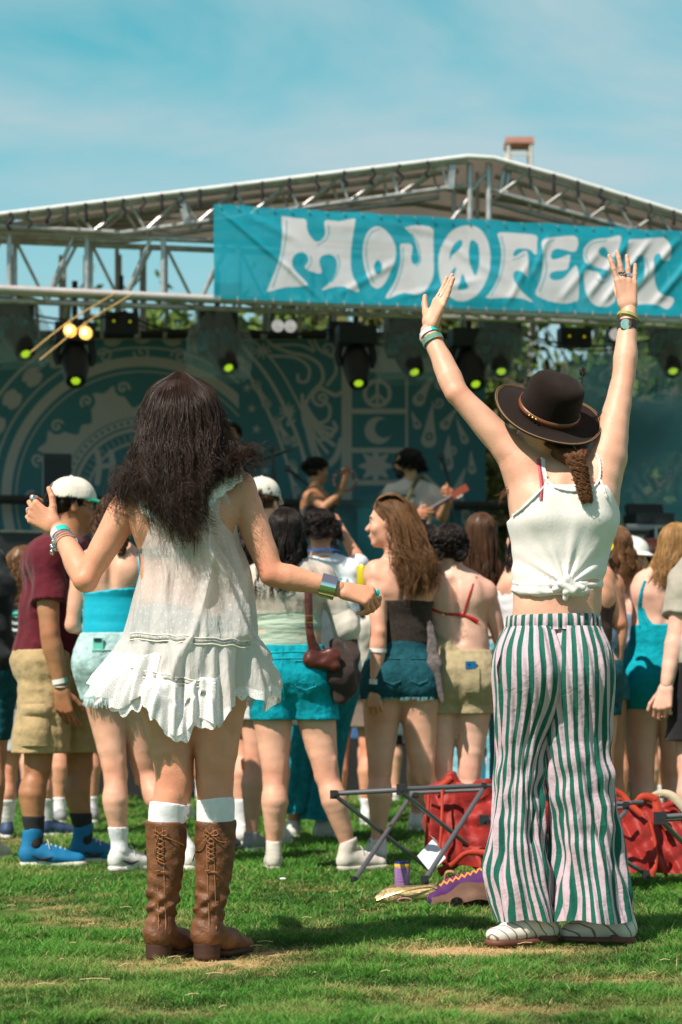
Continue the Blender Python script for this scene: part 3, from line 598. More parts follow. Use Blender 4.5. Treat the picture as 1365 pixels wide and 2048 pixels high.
# ---------------- stage frame of reference ----------------
A0 = P(0, 585, 15.5); _B = P(1365, 637, 15.5*825/773); SE = nrm(V(_B[0]-A0[0], _B[1]-A0[1], 0)); SN = V(-SE[1], SE[0], 0)
def onF(px, py, v=0.0):
    d = V((px-682.5)/FPX, 1, (HY-py)/FPX); t = np.dot(A0+SN*v-V(0, 0, CH), SN)/np.dot(d, SN); return V(0, 0, CH)+d*t
ALU = mat('aluminium_tube', (0.50, 0.48, 0.47), rough=0.42, metal=0.7, var=0.3, vscale=12)
ALD = mat('weathered_steel', (0.36, 0.34, 0.33), rough=0.6, metal=0.4, var=0.2, vscale=6)
BLK = mat('black_plastic', (0.012, 0.012, 0.013), rough=0.5, var=0.2)
BLKM = mat('black_matte', (0.02, 0.02, 0.022), rough=0.85, var=0.25)
def truss(name, label, top, bot, back, n, r=0.024, rb=0.013, verts=True, tagc='truss', group=None, front=True):
    """top/bot: polylines of the front chords; back: offset to the rear plane"""
    top = np.array(top); bot = np.array(bot); t = thing(name, label, tagc, (top[0]+bot[0])/2, group)
    res = lambda p, m: np.stack([np.interp(np.linspace(0, 1, m), np.r_[0, np.cumsum(np.linalg.norm(np.diff(p, axis=0), axis=1))]/np.sum(np.linalg.norm(np.diff(p, axis=0), axis=1)), p[:, i]) for i in range(3)], 1)
    for p in (top, bot, top+back, bot+back): MB().tube(p, r, 10).build('chord', ALU, t)
    T, B = res(top, n+1), res(bot, n+1)
    for off in ((0, back) if front else (back,)):
        for i in range(n):
            a, b = (T[i], B[i+1]) if i % 2 else (B[i], T[i+1]); MB().tube([a+off, b+off], rb, 7).build('brace', ALU, t)
    if verts:
        for i in range(0, n+1, 2): MB().tube([T[i], B[i]], rb*1.2, 7).build('upright', ALU, t); MB().tube([B[i], B[i]+back], rb, 7).build('brace', ALU, t)
    return t
bk = SN*0.30
# front horizontal box truss that carries the banner
def front_truss():
    t = thing('front_truss', 'long aluminium box truss across the stage front behind the banner', 'truss', onF(-150, 590))
    zt = onF(0, 463)[2]; zb = A0[2]; e = lambda u, z, v=0.0: V(*(A0+SE*u+SN*v)[:2], z)
    for z in (zt, zb):
        for v in (0, 0.32): MB().tube([e(-1.2, z, v), e(6.6, z, v)], 0.023, 10).build('chord', ALU, t)
    u = 0.075
    for i in range(-2, 11):
        uu = u+i*0.6
        MB().tube([e(uu, zt), e(uu, zb)], 0.021, 8).build('upright', ALU, t); MB().tube([e(uu+0.05, zt, .32), e(uu+0.05, zb, .32)], 0.018, 8).build('upright', ALU, t)
        MB().tube([e(uu+0.50, zt), e(uu+0.30, zb)], 0.017, 7).build('brace', ALU, t)
        MB().tube([e(uu+0.06, zt, .32), e(uu+0.30, zb, .32)], 0.014, 7).build('brace', ALU, t); MB().tube([e(uu+0.54, zt, .32), e(uu+0.30, zb, .32)], 0.014, 7).build('brace', ALU, t)
        MB().tube([e(uu, zb), e(uu+0.3, zb, .32)], 0.012, 6).build('brace', ALU, t)
    MB().tube([onF(-300, 563, -0.16), onF(1600, 653, -0.16)], 0.03, 12).build('banner_rail', mat('rail', (0.55, 0.50, 0.50), rough=.5, metal=.3), t)
front_truss()
EU = [onF(-350, 482, -.1), onF(0, 438, -.1), onF(430, 385, -.1), onF(935, 322, -.1)]; EL = [onF(-350, 500, -.1), onF(0, 452, -.1), onF(246, 466, -.1), onF(428, 441, -.1), onF(895, 376, -.1)]
truss('gable_truss', 'left sloping gable truss rising to the ridge of the stage roof', EU, EL, bk, 24, r=.021, verts=False)
truss('gable_truss', 'right sloping gable truss falling from the ridge behind the banner', [onF(1010, 333, -.1), onF(1365, 440, -.1), onF(1700, 540, -.1)], [onF(1000, 386, -.1), onF(1275, 462, -.1), onF(1700, 575, -.1)], bk, 16, r=.021, verts=False)
t = thing('ridge_post', 'aluminium ridge posts and brace standing above the banner', 'roof post', onF(960, 440))
for px, v in ((940, -.05), (978, -.05), (908, .25), (955, .5)): MB().tube([onF(px, 326 if v < 0 else 345, v), onF(px, 500, v)], 0.026 if v < 0 else .018, 10).build('post', ALU, t)
for a, b in (((945, 380), (975, 345)), ((900, 376), (940, 372)), ((980, 378), (1003, 384)), ((935, 400), (905, 440)), ((900, 330), (905, 376)), ((1010, 336), (1000, 386)), ((1020, 340), (1012, 388))): MB().tube([onF(*a, -.05), onF(*b, -.05)], 0.02, 8).build('brace', ALU, t)
for a in ((905, 330, 900, 378), (362, 394, 372, 446)):
    q = [onF(a[0]-6, a[1], -.14), onF(a[0]+7, a[1], -.14), onF(a[2]+9, a[3], -.14), onF(a[2]-4, a[3], -.14)]; MB().push(q+[x+SN*.02 for x in q], [[[0, 1, 2, 3], [7, 6, 5, 4], [0, 4, 5, 1], [1, 5, 6, 2], [2, 6, 7, 3], [3, 7, 4, 0]]]).build('gusset_plate', ALU, t, False)
# roof membrane
def roof():
    fr = [(-900, 556), (-350, 476), (0, 432), (430, 379), (935, 316), (988, 319), (1130, 358), (1365, 430), (1700, 535), (2300, 700)]
    v = []; nb = 24
    F = [onF(a, b, -.16) for a, b in fr]; us = [np.dot(p-A0, SE) for p in F]; Us = np.linspace(us[0], us[-1], 160)
    zf = np.interp(Us, us, [p[2] for p in F])
    for k in range(nb+1):
        q = k/nb; v_ = -.16+5.6*q
        for u, z in zip(Us, zf):
            zr = 5.80+0.10*math.cos(u*1.4); zz = z*(1-q)+zr*q+0.03*math.sin(u*5)*math.sin(q*9)-0.06*math.sin(math.pi*q)*abs(math.sin(u*2.6))
            p = A0+SE*u+SN*v_; v.append((p[0], p[1], zz))
    m = mat('roof_sheet', (0.42, 0.35, 0.30), rough=0.8, var=0.18, vscale=2.5, bump2=0.5, b2scale=2)
    T_ = m.node_tree; tr = T_.nodes.new('ShaderNodeBsdfTranslucent'); tr.inputs[0].default_value = (.5, .42, .36, 1); mx = T_.nodes.new('ShaderNodeMixShader'); mx.inputs[0].default_value = 0.16
    T_.links.new(T_.nodes['Principled BSDF'].outputs[0], mx.inputs[1]); T_.links.new(tr.outputs[0], mx.inputs[2]); T_.links.new(mx.outputs[0], T_.nodes['Material Output'].inputs[0])
    r = thing('stage_roof', 'brown underside of the pitched stage roof with white edge', 'stage roof', onF(960, 318))
    o = mesh_arrays('roof_sheet', v, grid_faces(nb+1, 160), m, r)
    MB().tube([f+V(0, 0, .012) for f in F], 0.019, 10).build('edge_piping', mat('roof_edge', (0.75, 0.74, 0.72), rough=.6), r)
    rg = np.random.default_rng(4)
    for px in list(range(20, 420, 38))+list(range(470, 900, 55))+list(range(1060, 1365, 48)):
        py = np.interp(px, [a for a, _ in fr], [b for _, b in fr]); j = rg.uniform(-6, 6)
        MB().tube(spline([onF(px, py-4, -.2), onF(px+j, py+10, -.2), onF(px-j, py+20, -.2), onF(px+j*.5, py+rg.uniform(24, 38), -.19)], 3), rg.uniform(.008, .016), 6).build('strap', BLKM, r)
    for i in range(5): 
        v_ = 1.0+i*1.05; a = A0+SE*(-3)+SN*v_; b = A0+SE*9+SN*v_; pts = []
        for u in np.linspace(-3, 8, 14): q = (v_+.16)/5.6; z = np.interp(u, Us, zf)*(1-q)+5.80*q; p = A0+SE*u+SN*v_; pts.append((p[0], p[1], z-.07))
        MB().tube(pts, .025, 8).build('purlin', ALD, r)
roof()
# rear uprights and lattice seen under the roof
for px, v, lab in ((262, 5.2, 'dark lattice tower under the roof left of the banner'), (150, 5.6, 'slim lattice tower at the far left behind the backdrop')):
    b = onF(px, 1000, v); w = 0.26; t = thing('lattice_tower', lab, 'stage tower', (b[0], b[1], 0)); cs = [V(b[0]+sx*w/2, b[1]+sy*w/2, 0) for sx, sy in ((-1, -1), (1, -1), (1, 1), (-1, 1))]
    for c in cs: MB().tube([c, c+UP*5.5], .022, 8).build('leg', ALD, t)
    for i in range(16):
        for k in range(4):
            a, e = cs[k], cs[(k+1) % 4]; z = .1+i*.32; MB().tube([a+UP*z, e+UP*(z+.32)] if i % 2 else [e+UP*z, a+UP*(z+.32)], .010, 5).build('brace', ALD, t)
# ---------------- banner ----------------
def inside(poly, X, Y):
    c = np.zeros(X.shape, bool); n = len(poly)
    for i in range(n):
        x1, y1 = poly[i]; x2, y2 = poly[(i+1) % n]
        if y1 == y2: continue
        k = ((y1 > Y) != (y2 > Y)) & (X < (x2-x1)*(Y-y1)/(y2-y1)+x1); c ^= k
    return c
def closed(pts, n=5):
    p = np.asarray(pts, float); N_ = len(p); out = []
    for i in range(N_):
        a, b, c, d = p[i-1], p[i], p[(i+1) % N_], p[(i+2) % N_]
        for k in range(n):
            t = k/n; out.append(0.5*((2*b)+(c-a)*t+(2*a-5*b+4*c-d)*t*t*0.9+(3*b-a-3*c+d)*t**3*0.9)+0.05*(b-c)*0)
    return np.array(out)
def dline(pts, X, Y):
    d = np.full(X.shape, 1e3)
    for (x1, y1), (x2, y2) in zip(pts[:-1], pts[1:]):
        dx, dy = x2-x1, y2-y1; t = np.clip(((X-x1)*dx+(Y-y1)*dy)/(dx*dx+dy*dy+1e-9), 0, 1); d = np.minimum(d, np.hypot(X-x1-t*dx, Y-y1-t*dy))
    return d
Z1 = lambda p: [(420+x/4.266, 400+y/4.266) for x, y in p]
Z2 = lambda p: [(700+x/4.266, 420+y/4.266) for x, y in p]
Z3 = lambda p: [(960+x/3.37, 440+y/3.37) for x, y in p]
LET = [(Z1([(625,140),(720,155),(815,165),(825,230),(850,300),(905,355),(960,335),(985,280),(980,180),(1100,185),(1225,160),(1235,200),(1215,340),(1205,480),(1215,620),(1275,780),(1150,740),(1050,745),(955,770),(1040,690),(1080,600),(1085,520),(1050,475),(1000,465),(945,490),(935,540),(955,620),(890,620),(810,580),(840,530),(825,470),(770,450),(715,480),(700,540),(730,610),(830,710),(800,735),(680,740),(600,755),(510,780),(495,760),(560,600),(600,460),(615,300),(612,160)]), []),
 (Z2([(240,143),(310,180),(365,250),(395,340),(385,430),(350,520),(310,610),(260,660),(225,665),(180,630),(145,540),(120,440),(112,340),(130,240),(170,170)]), [Z2([(243,423),(270,450),(277,485),(268,530),(243,547),(218,530),(210,485),(218,450)])]),
 (Z2([(485,145),(580,130),(700,150),(715,230),(718,400),(715,540),(690,620),(640,690),(560,720),(470,705),(390,730),(325,755),(310,735),(370,640),(410,550),(432,440),(435,380),(430,300),(460,287),(520,290),(535,330),(525,400),(535,450),(560,465),(590,440),(590,380),(560,270),(520,200),(470,155)]), []),
 (Z2([(1010,132),(1090,150),(1150,210),(1190,310),(1200,430),(1180,560),(1120,680),(1050,750),(960,780),(880,760),(810,690),(770,590),(757,470),(765,370),(800,280),(850,200),(920,150)]), [Z2([(955,255),(965,290),(930,340),(880,380),(855,430),(858,370),(880,310),(920,265)]), Z2([(1035,262),(1070,265),(1100,310),(1108,400),(1100,480),(1075,560),(1040,500),(1018,420),(1020,320)]), Z2([(962,545),(985,610),(1008,665),(960,685),(918,678),(935,620)]), Z2([(912,490),(885,560),(850,610),(845,590),(872,520)])]),
 (Z3([(120,92),(180,85),(300,92),(380,105),(385,150),(380,225),(365,232),(340,205),(290,195),(245,200),(222,235),(240,245),(290,212),(318,220),(322,280),(320,370),(305,378),(280,350),(240,345),(225,375),(240,430),(290,490),(355,545),(340,550),(280,530),(180,525),(60,530),(42,515),(60,500),(110,420),(135,330),(145,230),(135,150)]), []),
 (Z3([(440,130),(520,115),(645,112),(655,190),(630,215),(580,205),(520,195),(485,215),(478,255),(500,268),(560,250),(605,235),(600,290),(585,335),(520,345),(475,360),(470,390),(500,408),(560,395),(620,330),(645,308),(660,350),(665,520),(640,550),(570,562),(480,550),(400,520),(375,490),(400,420),(420,330),(425,240),(415,160)]), []),
 (Z3([(945,108),(935,180),(905,240),(880,250),(850,195),(815,188),(797,215),(820,245),(880,266),(930,300),(940,380),(935,480),(900,560),(840,585),(770,570),(720,510),(705,430),(702,350),(760,345),(800,355),(812,385),(830,398),(855,385),(862,355),(840,335),(780,325),(715,290),(697,240),(710,180),(770,135),(860,125)]), []),
 (Z3([(1010,135),(1100,130),(1210,118),(1260,130),(1285,190),(1285,255),(1260,275),(1225,270),(1215,230),(1190,232),(1170,270),(1175,360),(1190,440),(1225,500),(1300,520),(1305,560),(1265,600),(1220,580),(1150,565),(1050,570),(985,570),(1010,530),(1060,455),(1100,400),(1112,330),(1108,260),(1080,240),(1050,255),(1040,285),(1015,300),(990,290),(985,240),(995,170)]), [])]
INL = [Z1([(655,180),(650,300),(620,480),(585,600),(540,740)]), Z1([(1010,220),(1015,290),(980,350),(920,385)]), Z1([(860,480),(865,540),(830,590)]), Z1([(1090,470),(1110,540),(1080,640),(1040,700)]), Z2([(250,165),(190,190),(150,260),(140,360),(155,470),(180,560),(210,620)]), Z2([(530,200),(580,280),(600,360),(600,440),(570,480)]), Z2([(455,320),(455,430),(430,560),(385,670),(345,730)]), Z3([(145,110),(165,220),(150,350),(110,450),(75,510)]), Z3([(220,270),(260,260),(300,235)]), Z3([(500,135),(440,170),(440,250),(445,350),(405,480)]), Z3([(850,140),(750,165),(715,230),(740,300),(830,335),(880,360),(860,410),(820,425),(785,400)]), Z3([(1115,250),(1135,330),(1110,420),(1060,470)])]
def banner():
    nx, ny = 1050, 210; a = np.linspace(428, 1460, nx); b = np.linspace(0, 1, ny); Xp = np.tile(a, (ny, 1)); top = 408+(a-430)*(55/935)+1.2*np.sin(a/20); bot = 597+(a-430)*(37/935)
    Yp = top[None]*(1-b[:, None])+bot[None]*b[:, None]; ink = np.zeros(Xp.shape)
    for ox, oy in ((-.25, -.25), (.25, .25), (.25, -.25), (-.25, .25)):
        I = np.zeros(Xp.shape, bool)
        for o, hs in LET:
            oo = closed(o); q = (Xp > oo[:, 0].min()-2) & (Xp < oo[:, 0].max()+2); i = np.zeros(Xp.shape, bool); i[q] = inside(oo, Xp[q]+ox, Yp[q]+oy)
            for h_ in hs: i[q] &= ~inside(closed(h_), Xp[q]+ox, Yp[q]+oy)
            I |= i
        ink += I/4
    for l in INL:
        l = spline(l, 4); q = (Xp > l[:, 0].min()-4) & (Xp < l[:, 0].max()+4); d = np.full(Xp.shape, 99.); d[q] = dline(l, Xp[q], Yp[q]); ink *= 1-0.75*np.clip(1.9-d, 0, 1)
    col = np.array([0.0, 0.285, 0.385])*(1-ink[..., None])+np.array([0.60, 0.58, 0.61])*ink[..., None]
    # creases run down from the top corners and along the cloth
    def crease(x0, y0, x1, y1, w, amp):
        dx, dy = x1-x0, y1-y0; L_ = math.hypot(dx, dy); s = ((Xp-x0)*dx+(Yp-y0)*dy)/L_; n_ = ((Xp-x0)*-dy+(Yp-y0)*dx)/L_; return 0.6*amp*np.exp(-(n_/w)**2)*np.exp(-np.clip(np.abs(s-L_/2)/(L_/2)-0.55, 0, 9)**2*6)
    D = 0.010*np.sin(Xp/95+Yp/60)+0.006*np.sin(Xp/37-Yp/25)
    for c in ((435, 415, 560, 525, 5, .030), (480, 420, 590, 480, 9, .02), (560, 520, 640, 600, 5, .03), (700, 430, 900, 470, 9, .012), (1170, 600, 1260, 480, 8, .030), (1200, 615, 1300, 480, 7, .028), (1120, 600, 1200, 500, 8, .02), (1250, 600, 1365, 470, 8, .030), (1300, 620, 1400, 500, 8, .03), (1060, 560, 1100, 470, 7, .018), (780, 600, 960, 560, 8, .015), (880, 480, 1010, 560, 9, .015), (660, 600, 800, 520, 8, .016), (1010, 620, 1060, 520, 7, .018)): D = D+crease(*c)
    for k in range(30): D = D+0.006*np.exp(-((Xp-(450+k*34))/10)**2)*np.exp(-b[:, None]*9)+0.006*np.exp(-((Xp-(466+k*34))/10)**2)*np.exp(-(1-b[:, None])*9)
    d = np.stack([(Xp-682.5)/FPX, np.ones(Xp.shape), (HY-Yp)/FPX], -1); num = np.dot(A0+SN*-.22-V(0, 0, CH), SN); t = num/(d@SN); Vt = V(0, 0, CH)+d*t[..., None]-SN*(D*np.clip(np.sin(np.pi*b)[:, None]*2, 0.1, 1))[..., None]
    m = mat('banner_cloth', attr='tint', rough=0.5, var=0.05, vscale=3, spec=0.35, alpha=0.93, bump2=.3, b2scale=5)
    r = thing('banner', 'wide teal festival banner with pale hand drawn lettering', 'banner', onF(440, 500, -.22))
    mesh_arrays('banner_sheet', Vt.reshape(-1, 3), grid_faces(ny, nx), m, r, attrs={'tint': col.reshape(-1, 3)})
    for k in range(28):
        px = 440+k*35.5
        for yy in (408+(px-430)*(55/935)+3, 597+(px-430)*(37/935)-3): MB().lathe(onF(px, yy, -.235), [(.004, 0), (.009, 0), (.009, .006), (.004, .006)], 10, np.array([SE, UP, -SN])).build('eyelet', ALU, r)
        if k < 27: MB().tube(spline([onF(px+.5, 597+(px-430)*(37/935)-3, -.24), onF(px+1, 597+(px-430)*(37/935)+6, -.235), onF(px, 597+(px-430)*(37/935)+12, -.12)], 4), .0035, 5).build('cable_tie', ALD, r)
banner()
# ---------------- backdrop ----------------
def backdrop():
    st = 1.7; xs = np.arange(-60, 972, st); ys = np.arange(672, 1290, st); X, Y = np.meshgrid(xs, ys); I = np.zeros(X.shape)
    def put(mask, v=1.0):
        nonlocal I; I = np.where(mask > 0, np.maximum(I, v*np.clip(mask, 0, 1)) if v > 0 else I*(1-np.clip(mask, 0, 1)), I)
    def stroke(pts, w, v=1.0, sp=True):
        l = spline(pts, 5) if sp else np.array(pts); q = (X > l[:, 0].min()-w*3) & (X < l[:, 0].max()+w*3) & (Y > l[:, 1].min()-w*3) & (Y < l[:, 1].max()+w*3)
        d = np.full(X.shape, 999.); d[q] = dline(l, X[q], Y[q]); put(np.clip((w-d)/1.5+.5, 0, 1), v)
    def spiral(cx, cy, r, turns, w, dr=1, ph=0.0, v=1.0): t = np.linspace(0.15, 1, int(14*turns)); stroke(np.stack([cx+r*t*np.cos(dr*t*turns*6.28+ph), cy+r*t*np.sin(dr*t*turns*6.28+ph)], 1), w, v, False)
    def drop(cx, cy, L_, w, a, hole=True):
        ca, sa = math.cos(a), math.sin(a); u = (X-cx)*ca+(Y-cy)*sa; n = -(X-cx)*sa+(Y-cy)*ca; s = np.clip(u/L_, 0, 1); d = np.abs(n+2.5*np.sin(s*3)*s)-w*np.sqrt(np.clip(1-s, 0, 1))*(0.9-0.5*s)
        m = np.where((u > -w) & (u < L_), np.where(u < 0, np.hypot(u, n)-w*0.9, d), 99); put(np.clip(.5-m/1.5, 0, 1))
        if hole: put(np.clip(.5-(np.hypot(u-L_*.1, n*1.1)-w*.5)/1.5, 0, 1), -1); put(np.clip(.5-(np.hypot(u-L_*.1, n*1.2)-w*.22)/1.5, 0, 1))
    cx, cy = 285, 995; R = np.hypot(X-cx, (Y-cy)); T = np.arctan2(Y-cy, X-cx); L_ = X < 478
    ring = lambda r, w: np.clip((w-np.abs(R-r))/1.6+.5, 0, 1)*L_
    put(ring(272, 10)); put(ring(252, 1.5)); put(ring(300, 2)); put(ring(352, 3))
    put(np.clip(.5-(np.abs(R-326)-18*np.abs(np.sin(T*17)))/3, 0, 1)*L_*(np.abs(np.sin(T*17)) > .55)); put(np.clip(.5-(np.hypot((R-326)/1.0, np.sin(T*17)*9)-6)/2, 0, 1)*L_, -1)
    put(np.clip(.5-(R-(205+26*np.sin(T*9)+9*np.sin(T*27)))/2.5, 0, 1)*(R > 170)*L_)
    for k in range(18):
        a = k/18*6.283; bx, by = cx+222*math.cos(a), cy+222*math.sin(a)
        if by < 1060 and bx < 470: put(np.clip(.5-(np.hypot(X-bx, Y-by)-17)/2, 0, 1), -1); spiral(bx, by, 13, 1.3, 2.4, 1 if k % 2 else -1, a, 1)
    put(np.clip(.5-(R-(172+6*np.abs(np.sin(T*36))))/1.6, 0, 1)*(R > 120)*L_, 1); put(ring(160, 1.2), -1); put(np.clip(.5-(np.hypot(R-152, np.sin(T*34)*4.5)-3.2)/1.5, 0, 1)*L_, -1); put(ring(142, 2), -1); put(np.clip(.5-(R-132)/1.6, 0, 1)*L_, -1); put(ring(110, 2.5)); put(np.clip(np.sin(T*60)*.5, 0, 1)*(R > 112)*(R < 128)*L_)
    for x0 in (195, 222): stroke([(x0, 905), (x0+4, 930), (x0, 965)], 6)
    stroke([(195, 935), (222, 930)], 5, 1, False); stroke([(340, 905), (345, 965)], 7)
    # curls towards the right corner
    stroke([(484, 690), (540, 760), (590, 860), (620, 960), (640, 1100)], 3.4); stroke([(500, 672), (560, 740), (612, 840), (640, 930), (652, 1100)], 2.2)
    stroke([(470, 700), (520, 790), (560, 880), (590, 990), (600, 1100)], 3.0)
    for k in range(9):
        t = k/8; x, y = np.interp(t, [0, .5, 1], [492, 575, 612]), np.interp(t, [0, .5, 1], [735, 880, 1080]); drop(x, y, 26, 11, 1.2 if k % 2 else -1.9, False); put(np.clip(.5-(np.hypot(X-x, Y-y)-8)/1.5, 0, 1), -1); spiral(x, y, 7, 1.6, 1.4)
    for k in range(10):
        t = k/9; x, y = np.interp(t, [0, .5, 1], [520, 548, 560])-35+t*30, 735+t*370
        for j in range(5): a = j*1.256; drop(x, y, 10, 3, a, False)
    stroke([(530, 672), (545, 690), (580, 705), (612, 712), (640, 730), (646, 760), (625, 785), (612, 812), (625, 845), (655, 840), (660, 815), (645, 800)], 3.4)
    stroke([(540, 712), (590, 715), (618, 735), (615, 762), (598, 762), (596, 750)], 3); stroke([(545, 690), (600, 690), (628, 702), (618, 680)], 2.6); stroke([(625, 672), (640, 700), (668, 715), (672, 745), (655, 770)], 3); spiral(655, 698, 16, 1.2, 2.4)
    spiral(643, 797, 20, 1.6, 3.2, 1, 1.0); stroke([(605, 790), (610, 850), (640, 880), (672, 860), (668, 845)], 3.4); stroke([(640, 775), (670, 790), (684, 785)], 4)
    for k, (ex, ey) in enumerate([(672, 860), (668, 890), (655, 905), (640, 915), (628, 912), (664, 872)]): stroke([(605, 800+k*3), ((605+ex)/2, (835+ey)/2), (ex, ey)], 3.0+(k % 2))
    spiral(590, 880, 11, 1.3, 2.6); stroke([(600, 885), (612, 930), (625, 935)], 3); stroke([(684, 880), (672, 915), (650, 935)], 6); stroke([(560, 840), (585, 820), (575, 850), (590, 840)], 2)
    for a in np.arange(0, 6.28, .7): stroke([(575, 822), (575+15*math.cos(a), 822+15*math.sin(a))], 1.8, 1, False); stroke([(525, 702), (525+17*math.cos(a), 702+14*math.sin(a))], 2, 1, False)
    # boxes with emblems
    for a, b, c, d in ((683, 672, 704, 1290), (811, 740, 816, 1290), (700, 818, 815, 828), (700, 895, 815, 905), (700, 960, 815, 970), (700, 672, 815, 745)): put(((X > a) & (X < b+0*c) if False else (X > a) & (X < c) & (Y > b) & (Y < d)).astype(float)*1.0)
    put(((X > 706) & (X < 810) & (Y > 752) & (Y < 816)).astype(float), -1)
    rr = np.hypot(X-755, Y-787); put(np.clip(.5-(np.abs(rr-25)-4)/1.5, 0, 1)); stroke([(755, 762), (755, 812)], 3, 1, False); stroke([(755, 788), (737, 805)], 3, 1, False); stroke([(755, 788), (773, 805)], 3, 1, False)
    c1 = np.hypot(X-757, Y-861)-27; c2 = np.hypot(X-769, Y-857)-19; put(np.clip(.5-np.maximum(c1, -c2)/1.5, 0, 1))
    tt = np.arctan2(Y-932, X-752); sr = np.hypot(X-752, Y-932)-(20+16*np.abs(((tt*8/6.283) % 1)*2-1)**1.5); put(np.clip(.5-sr/1.5, 0, 1))
    put((((X > 818) & (X < 960) & (Y < 745)) | ((X > 700) & (X < 960) & (Y < 690))).astype(float)*.7)
    for x, y, l, w, a in [(838, 800, 55, 14, -1.0), (858, 880, 70, 17, -1.45), (835, 850, 30, 9, -1.9), (890, 850, 45, 11, -.9), (895, 930, 60, 14, -1.5), (930, 880, 50, 9, -1.9), (850, 960, 45, 12, .6), (912, 990, 60, 12, -1.2), (945, 940, 40, 9, -1.6), (880, 770, 45, 11, .4), (925, 800, 60, 10, .9), (870, 1030, 60, 12, -1.4), (935, 1040, 60, 12, -1.8), (760, 1040, 60, 16, -1.5)]: drop(x, y, l, w, a)
    spiral(878, 805, 12, 1.5, 2); spiral(905, 900, 10, 1.4, 2)
    for k in range(5): spiral(60+k*75, 712-8*(k % 2), 17, 1.5, 2.0, 1 if k % 2 else -1)
    put(((Y < 684)).astype(float)*.0+((Y < 680) & (Y > 676)).astype(float))
    blk = np.clip(0.5+0.5*np.sin(X*1.1)*np.sin(Y*.9), 0, 1)*.06
    teal = np.array([0.065, 0.20, 0.25]); cream = np.array([0.45, 0.44, 0.45]); c = teal*(1-I[..., None])+cream*I[..., None]; c = c*(1-blk[..., None])
    v = np.array([onF(x, y, 4.4) for x, y in ((0, 0), (1, 0), (0, 1))])
    d = np.stack([(X-682.5)/FPX, np.ones(X.shape), (HY-Y)/FPX], -1); t = np.dot(A0+SN*4.4-V(0, 0, CH), SN)/(d@SN); Vt = V(0, 0, CH)+d*t[..., None]
    o = mesh_arrays('stage_backdrop', Vt.reshape(-1, 3), grid_faces(len(ys), len(xs)), mat('backdrop_print', attr='tint', rough=.8, var=.05, vscale=2, spec=.2), None, attrs={'tint': c.reshape(-1, 3)})
    tag(o, 'teal backdrop printed with cream swirls, rings, peace sign, moon and star behind the band', 'stage backdrop')
backdrop()
def fpt(px, v, z): d = onF(px, 1000, v); return V(d[0], d[1], z)
def box_world(name, p0, u, w, dpt, h, m, parent=None): return MB().box(V(*(A0+SE*(u+w/2))[:2], 0)+SN*(p0+dpt/2)+UP*h[0]+UP*(h[1]-h[0])/2, (w, dpt, h[1]-h[0]), np.array([SE, SN, UP])).build(name, m, parent, False)
t = thing('stage_deck', 'dark raised stage platform with black front skirt', 'stage', fpt(680, 0, 0))
box_world('deck', 0.3, -3, 12, 5.2, (1.06, 1.16), BLKM, t); box_world('skirt', 0.32, -3, 12, .04, (0.0, 1.05), BLKM, t)
RAIL = mat('dark_rail', (0.03, 0.026, 0.022), rough=.7)
def bar(name, label, cat, pts, r, m, group=None): o = MB().tube(pts, r, 10).build(name, m); return tag(o, label, cat, group)
t = thing('stage_railing', 'dark horizontal rail with posts along the back of the stage', 'railing', onF(-60, 1300, 4.1))
MB().tube([onF(-80, 998, 4.0), onF(1450, 1018, 4.0)], .045, 8).build('top_rail', RAIL, t)
for px in (-40, 240, 590, 960, 1262, 1400): a = onF(px, 1001+px*.013, 4.0); MB().tube([V(a[0], a[1], 1.16), a+UP*(.1 if px == 1262 else 0)], .04, 8).build('post', RAIL, t)
